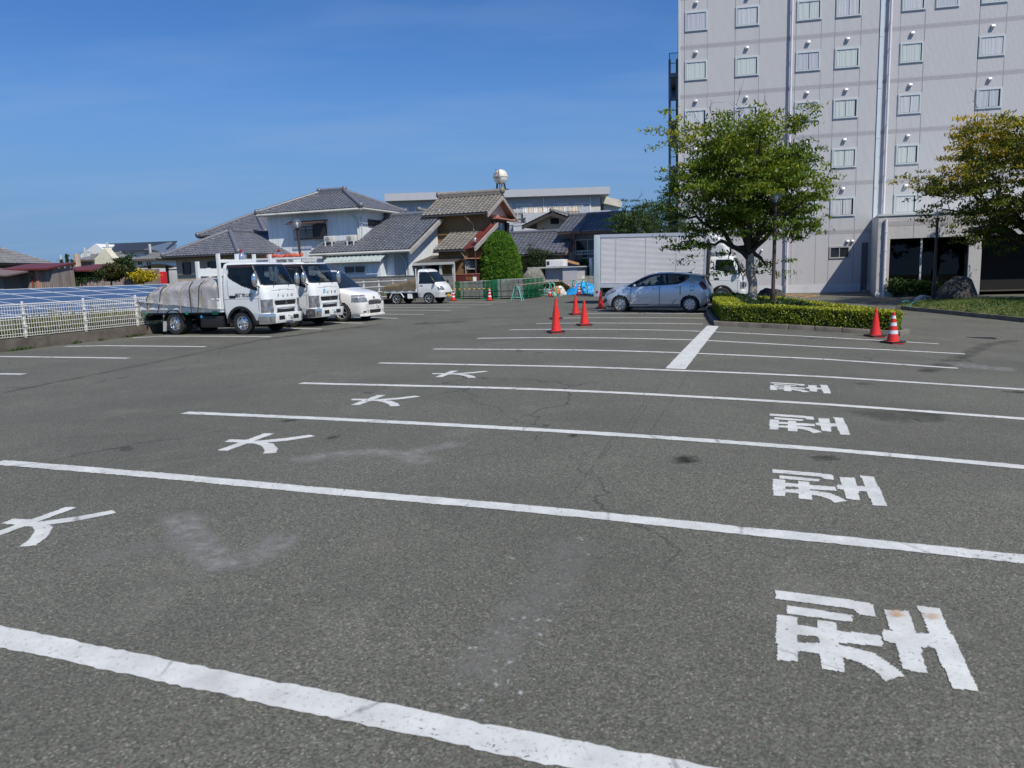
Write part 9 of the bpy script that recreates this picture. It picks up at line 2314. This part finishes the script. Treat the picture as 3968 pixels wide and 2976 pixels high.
for i in range(9):
 a = math.pi * (0.05 + 0.75 * i / 8); b = math.pi * (0.05 + 0.75 * (i + 1) / 8); R = 0.36
 mb.hexa([(-R * math.cos(a), 0, R * 1.1 * math.sin(a)), (-R * math.cos(b), 0, R * 1.1 * math.sin(b)), (-R * math.cos(b), 0.35, R * 1.1 * math.sin(b)), (-R * math.cos(a), 0.35, R * 1.1 * math.sin(a)),
    (-(R - .07) * math.cos(a), 0, (R - .07) * 1.1 * math.sin(a)), (-(R - .07) * math.cos(b), 0, (R - .07) * 1.1 * math.sin(b)), (-(R - .07) * math.cos(b), 0.35, (R - .07) * 1.1 * math.sin(b)), (-(R - .07) * math.cos(a), 0.35, (R - .07) * 1.1 * math.sin(a))])
ob = mb.build('stone_ring', mat('pale_stone_ring', (0.45, 0.44, 0.42, 1), 0.85), weld=True); ob.location = (gp.x - 0.1, gp.y, verge_h(gp.x, gp.y) - 0.1); tag(ob, 'pale broken stone ring leaning at the foot of the verge lamp', 'stone ring')
# creeper along the lobby plinth
rg = np.random.default_rng(19); C, T = [], []
for k in range(70):
 u = rg.uniform(0, 1) ** 1.2; cx = 4.35 + 3.0 * u; hgt = (0.85 - 0.4 * u) * rg.uniform(0.3, 1.0)
 for _ in range(60):
  p = (cx + rg.normal(0, 0.16), LV - 0.28 + rg.normal(0, 0.12), hgt * rg.uniform(0.2, 1.0) - 0.05 + (-0.2 if rg.uniform() < 0.2 else 0)); C.append(p); T.append(0.5 - 0.2 * u + rg.normal(0, 0.2))
bo = thing('planter_bush', 'leafy sprawling bush growing against the lobby window', 'bush', (HF.o[0], HF.o[1], 0), HF.az)
leaf_mesh('foliage', C, 0.13, 0.6, M_LEAF_MID, bo, 20, np.array(T), bias=(0, -0.5, -0.1))
stm = MB()
for k in range(14): u = 4.4 + 0.2 * k; stm.tube([(u, LV - 0.2, -0.35), (u + 0.05, LV - 0.25, 0.1), (u - 0.05, LV - 0.3, 0.45)], 0.012, 5)
stm.build('stem', M_BARK, bo)
# ---- mound of clipped azalea
g0 = G(*v6m(1400, 560)); f = Frame(0, 48.2, 0); a = f.front(*v6m(1210, 540)); b = f.front(*v6m(1630, 540)); zt2 = f.front(*v6m(1400, 473))[1]; Rm = (b[0] - a[0]) / 2
blob_leaves('clipped_mound', 'wide low clipped brown-green mound in front of the grey kiosk', 'shrub', ((a[0] + b[0]) / 2, 48.9, 0.08), [(Rm, 0.05), (Rm * 1.0, 0.3), (Rm * 0.85, zt2 * 0.62), (Rm * 0.55, zt2 * 0.88), (Rm * 0.2, zt2 * 0.98), (0.01, zt2)], 12000, 0.10, 0.5,
   leaf_mat('azalea_leaf', (0.020, 0.026, 0.008, 1), (0.062, 0.066, 0.014, 1), (0.15, 0.13, 0.03, 1), 0.15), 31, (0.02, 0.022, 0.01, 1), rough=0.06, trunk=False, sy=0.45)
# ---- far-left greenery
def bush(label, vw, x, y, rx, ry, Y, n, leaf, lm, seed, name='bush', base=0.9, tone=None):
 f = Frame(0, Y, 0); c = f.front(*vw(x, y)); e = f.front(*vw(x + rx, y + ry)); RX, RZ = e[0] - c[0], c[1] - e[1]
 return tree(name, label, (c[0], Y, base), max(0.2, c[1] - base - RZ * 0.8), 0.06, (0, 0, c[1] - base), (RX, RX * 0.9, RZ), 6, max(14, n // 130), n, leaf, 0.5, lm, M_BARK, seed, sigma=RX * 0.28, low=0.2)
bush('round-headed green tree rising beside the ivy covered shed', v1, 1070, 400, 62, 85, 55, 5200, 0.17, M_LEAF_MID, 41, 'garden_tree')
bush('dark green bush left of the yellow bush', v1, 1135, 470, 42, 46, 54.0, 3000, 0.15, M_LEAF_DARK, 42)
M_LEAF_YEL = leaf_mat('golden_leaf', (0.13, 0.15, 0.012, 1), (0.52, 0.40, 0.016, 1), (0.74, 0.58, 0.03, 1), 0.25)
bush('bright golden yellow bush in front of the red vending machine', v1, 1228, 492, 78, 36, 52.0, 4200, 0.15, M_LEAF_YEL, 43)
M_LEAF_IVY = leaf_mat('ivy_leaf', (0.022, 0.026, 0.008, 1), (0.055, 0.062, 0.012, 1), (0.16, 0.11, 0.02, 1), 0.2)
bush('brown-green mass of creeper swallowing the corrugated shed end', v1, 945, 462, 100, 66, 51.0, 6000, 0.16, M_LEAF_IVY, 44, 'creeper_mass')
for x, y0, w, lab in ((475, 385, 30, 'dark pointed conifer at the left of the far group'), (525, 350, 30, 'dark pointed conifer, second of the far group'), (570, 302, 34, 'tallest dark pointed conifer of the far group'), (615, 350, 28, 'dark pointed conifer at the right of the far group, beside the chimney')):
 f = Frame(0, 70, 0); c = f.front(*v1(x, y0)); e = f.front(*v1(x + w, 420)); R = e[0] - c[0]; zb = 0.9
 blob_leaves('pointed_conifer', lab, 'conifer', (c[0], 70, zb), [(R, 0.2), (R * 0.95, (c[1] - zb) * 0.45), (R * 0.6, (c[1] - zb) * 0.75), (0.02, c[1] - zb)], 1800, 0.25, 0.35, M_LEAF_MID, int(x), (0.014, 0.03, 0.010, 1), rough=0.12, group='dark conifers behind the sheds')
rg = np.random.default_rng(51); C, T = [], []
for k in range(9):          # trails of ivy on the corrugated wall
 q = SF.front(*v1(520 + 38 * k + rg.uniform(-12, 12), 455), 2.85); Lg = rg.uniform(0.3, 1.2)
 for _ in range(120): C.append((q[0] + rg.normal(0, 0.13), 2.9 + rg.normal(0, 0.04), q[1] - rg.uniform(0, 1) * Lg)); T.append(rg.uniform(0.2, 0.7))
iv = thing('wall_ivy', 'ivy trails hanging down the rusty corrugated wall', 'ivy', (SF.o[0], SF.o[1], 0), SF.az); leaf_mesh('foliage', C, 0.14, 0.7, M_LEAF_MID, iv, 52, np.array(T), bias=(0, -0.6, -0.4))
# weeds between fence and panels, tufts along the kerb
rg = np.random.default_rng(61); C, T, S_ = [], [], []
for k in range(3200):
 t_, n_ = -18.98 - abs(rg.normal(0, 0.55)) - 0.05, rg.uniform(9, 31); X, Y = LOT.loc(t_, n_)
 h = (0.82 + 0.32 * math.sin(n_ * 1.9) * math.sin(n_ * 0.7 + 1)) * rg.uniform(0.25, 1.1); bx, by = rg.normal(0, 0.10, 2)
 for j in range(int(6 + h * 9)):
  f = rg.uniform(0.05, 1); C.append((X + bx * f + rg.normal(0, 0.03), Y + by * f + rg.normal(0, 0.03), gz(X, Y) + h * f)); T.append(0.25 + 0.35 * f + 0.25 * math.sin(n_ * 3.3) + rg.normal(0, 0.2))
M_WEED = leaf_mat('weed_leaf', (0.045, 0.045, 0.012, 1), (0.105, 0.135, 0.022, 1), (0.26, 0.22, 0.07, 1), 0.3)
tag(leaf_mesh('weeds', C, 0.10, 0.28, M_WEED, None, 62, np.array(T), bias=(0, 0, 1.0)), 'tall tangled weeds between mesh fence and solar panels', 'weeds', kind='stuff')
C, T = [], []
for n_, w in ((13.9, 0.25), (15.6, 0.12), (17.6, 0.28), (18.6, 0.12), (16.4, 0.06), (12.2, 0.1), (20.5, 0.1)):
 for _ in range(int(700 * w)):
  X, Y = LOT.loc(-18.56 + rg.normal(0, 0.035), n_ + rg.normal(0, w * 0.7)); C.append((X, Y, gz(X, Y) + abs(rg.normal(0, 0.03)))); T.append(rg.uniform(0.3, 0.7))
for k in range(900):
 n_ = rg.uniform(11, 31); X, Y = LOT.loc(-18.9 + rg.normal(0, 0.06), n_); C.append((X, Y, gz(X, Y) + 0.30 + abs(rg.normal(0, 0.04)))); T.append(rg.uniform(0.3, 0.8))
tag(leaf_mesh('kerb_weeds', C, 0.07, 0.35, M_LEAF_MID, None, 63, np.array(T), bias=(0, 0, 0.8)), 'small green weeds along the foot and top of the kerb wall', 'weeds', kind='stuff')
C, T = [], []
for k in range(1500):
 u = rg.uniform(0, 1); t_ = -27 + 9 * u; X, Y = LOT.loc(t_, 39.7 + rg.normal(0, 0.15)); h = abs(rg.normal(0, 0.22)) * (1 + 0.8 * math.sin(t_ * 2.7)); C.append((X, Y, 0.5 + h)); T.append(rg.uniform(0.3, 0.8))
for k in range(3500):
 t_, n_ = -21.1 - abs(rg.normal(0, 1.2)), rg.uniform(30.5, 39.0); X, Y = LOT.loc(t_, n_); C.append((X, Y, 0.1 + abs(rg.normal(0, 0.25)))); T.append(rg.uniform(0.4, 0.95))
tag(leaf_mesh('field_weeds', C, 0.12, 0.3, M_WEED, None, 64, np.array(T), bias=(0, 0, 1.0)), 'weeds behind the railed fence and below the block wall', 'weeds', kind='stuff')
# grate and hatching on the far tarmac
gq = G(3800, 1310); mb = MB(); mb.box(-0.33, 0.33, -0.16, 0.16, 0.0, 0.006)
for i in range(12): mb.box(-0.31 + i * 0.053, -0.285 + i * 0.053, -0.14, 0.14, 0.0061, 0.012)
ob = mb.build('drain_grate', mat('cast_iron', (0.02, 0.02, 0.021, 1), 0.6), asphalt); ob.location = (gq.x, gq.y, gq.z); ob.rotation_euler = (0.03, 0.02, LOT.az)
v5z = view(2700, 1050, 2.212)
M_YEL = mat('worn_yellow_paint', (0.50, 0.26, 0.05, 1), 0.8, var=0.35, nscale=6)
for a, b in (((740, 212), (1055, 214)), ((800, 196), (960, 222)), ((860, 196), (1050, 216)), ((880, 232), (1050, 212)), ((735, 196), (860, 222))):
 p, q = G(*v5z(*a)), G(*v5z(*b)); ob = paint_strip([p, q], 0.12, dz=0.006); ob.data.materials.clear(); ob.data.materials.append(M_YEL); ob.name = 'yellow_line'
for a, b in (((1490, 262), (1580, 266)), ((1495, 273), (1560, 276))): film([v5z(*a), v5z(*b)], 0.3, M_OIL, 'manhole_stain')
rg = random.Random(77); lf = MB()
for k in range(160):                      # fallen leaves and grit on the tarmac under the trees
 cx, cy = rg.choice([(7.5, 24.5), (13.5, 24.0), (9.5, 19.0), (15.5, 30.0)]); x, y = rg.gauss(cx, 2.0), rg.gauss(cy, 1.6); z = gz(x, y) + 0.008; a = rg.uniform(0, 6); s = rg.uniform(0.02, 0.045)
 if poly_sd((x, y), [(p.x, p.y) for p in isl]) > -0.05 or poly_sd((x, y), poly2) > -0.1: continue
 lf.poly([(x + s * math.cos(a), y + s * math.sin(a), z), (x + 0.5 * s * math.cos(a + 1.6), y + 0.5 * s * math.sin(a + 1.6), z + 0.006), (x - s * math.cos(a), y - s * math.sin(a), z), (x + 0.5 * s * math.cos(a - 1.6), y + 0.5 * s * math.sin(a - 1.6), z + 0.006)])
tag(lf.build('fallen_leaves', mat('dry_leaf', (0.28, 0.15, 0.05, 1), 0.9, var=0.4, nscale=2)), 'scattered dry leaves on the tarmac near the hedge', 'fallen leaves', kind='stuff')
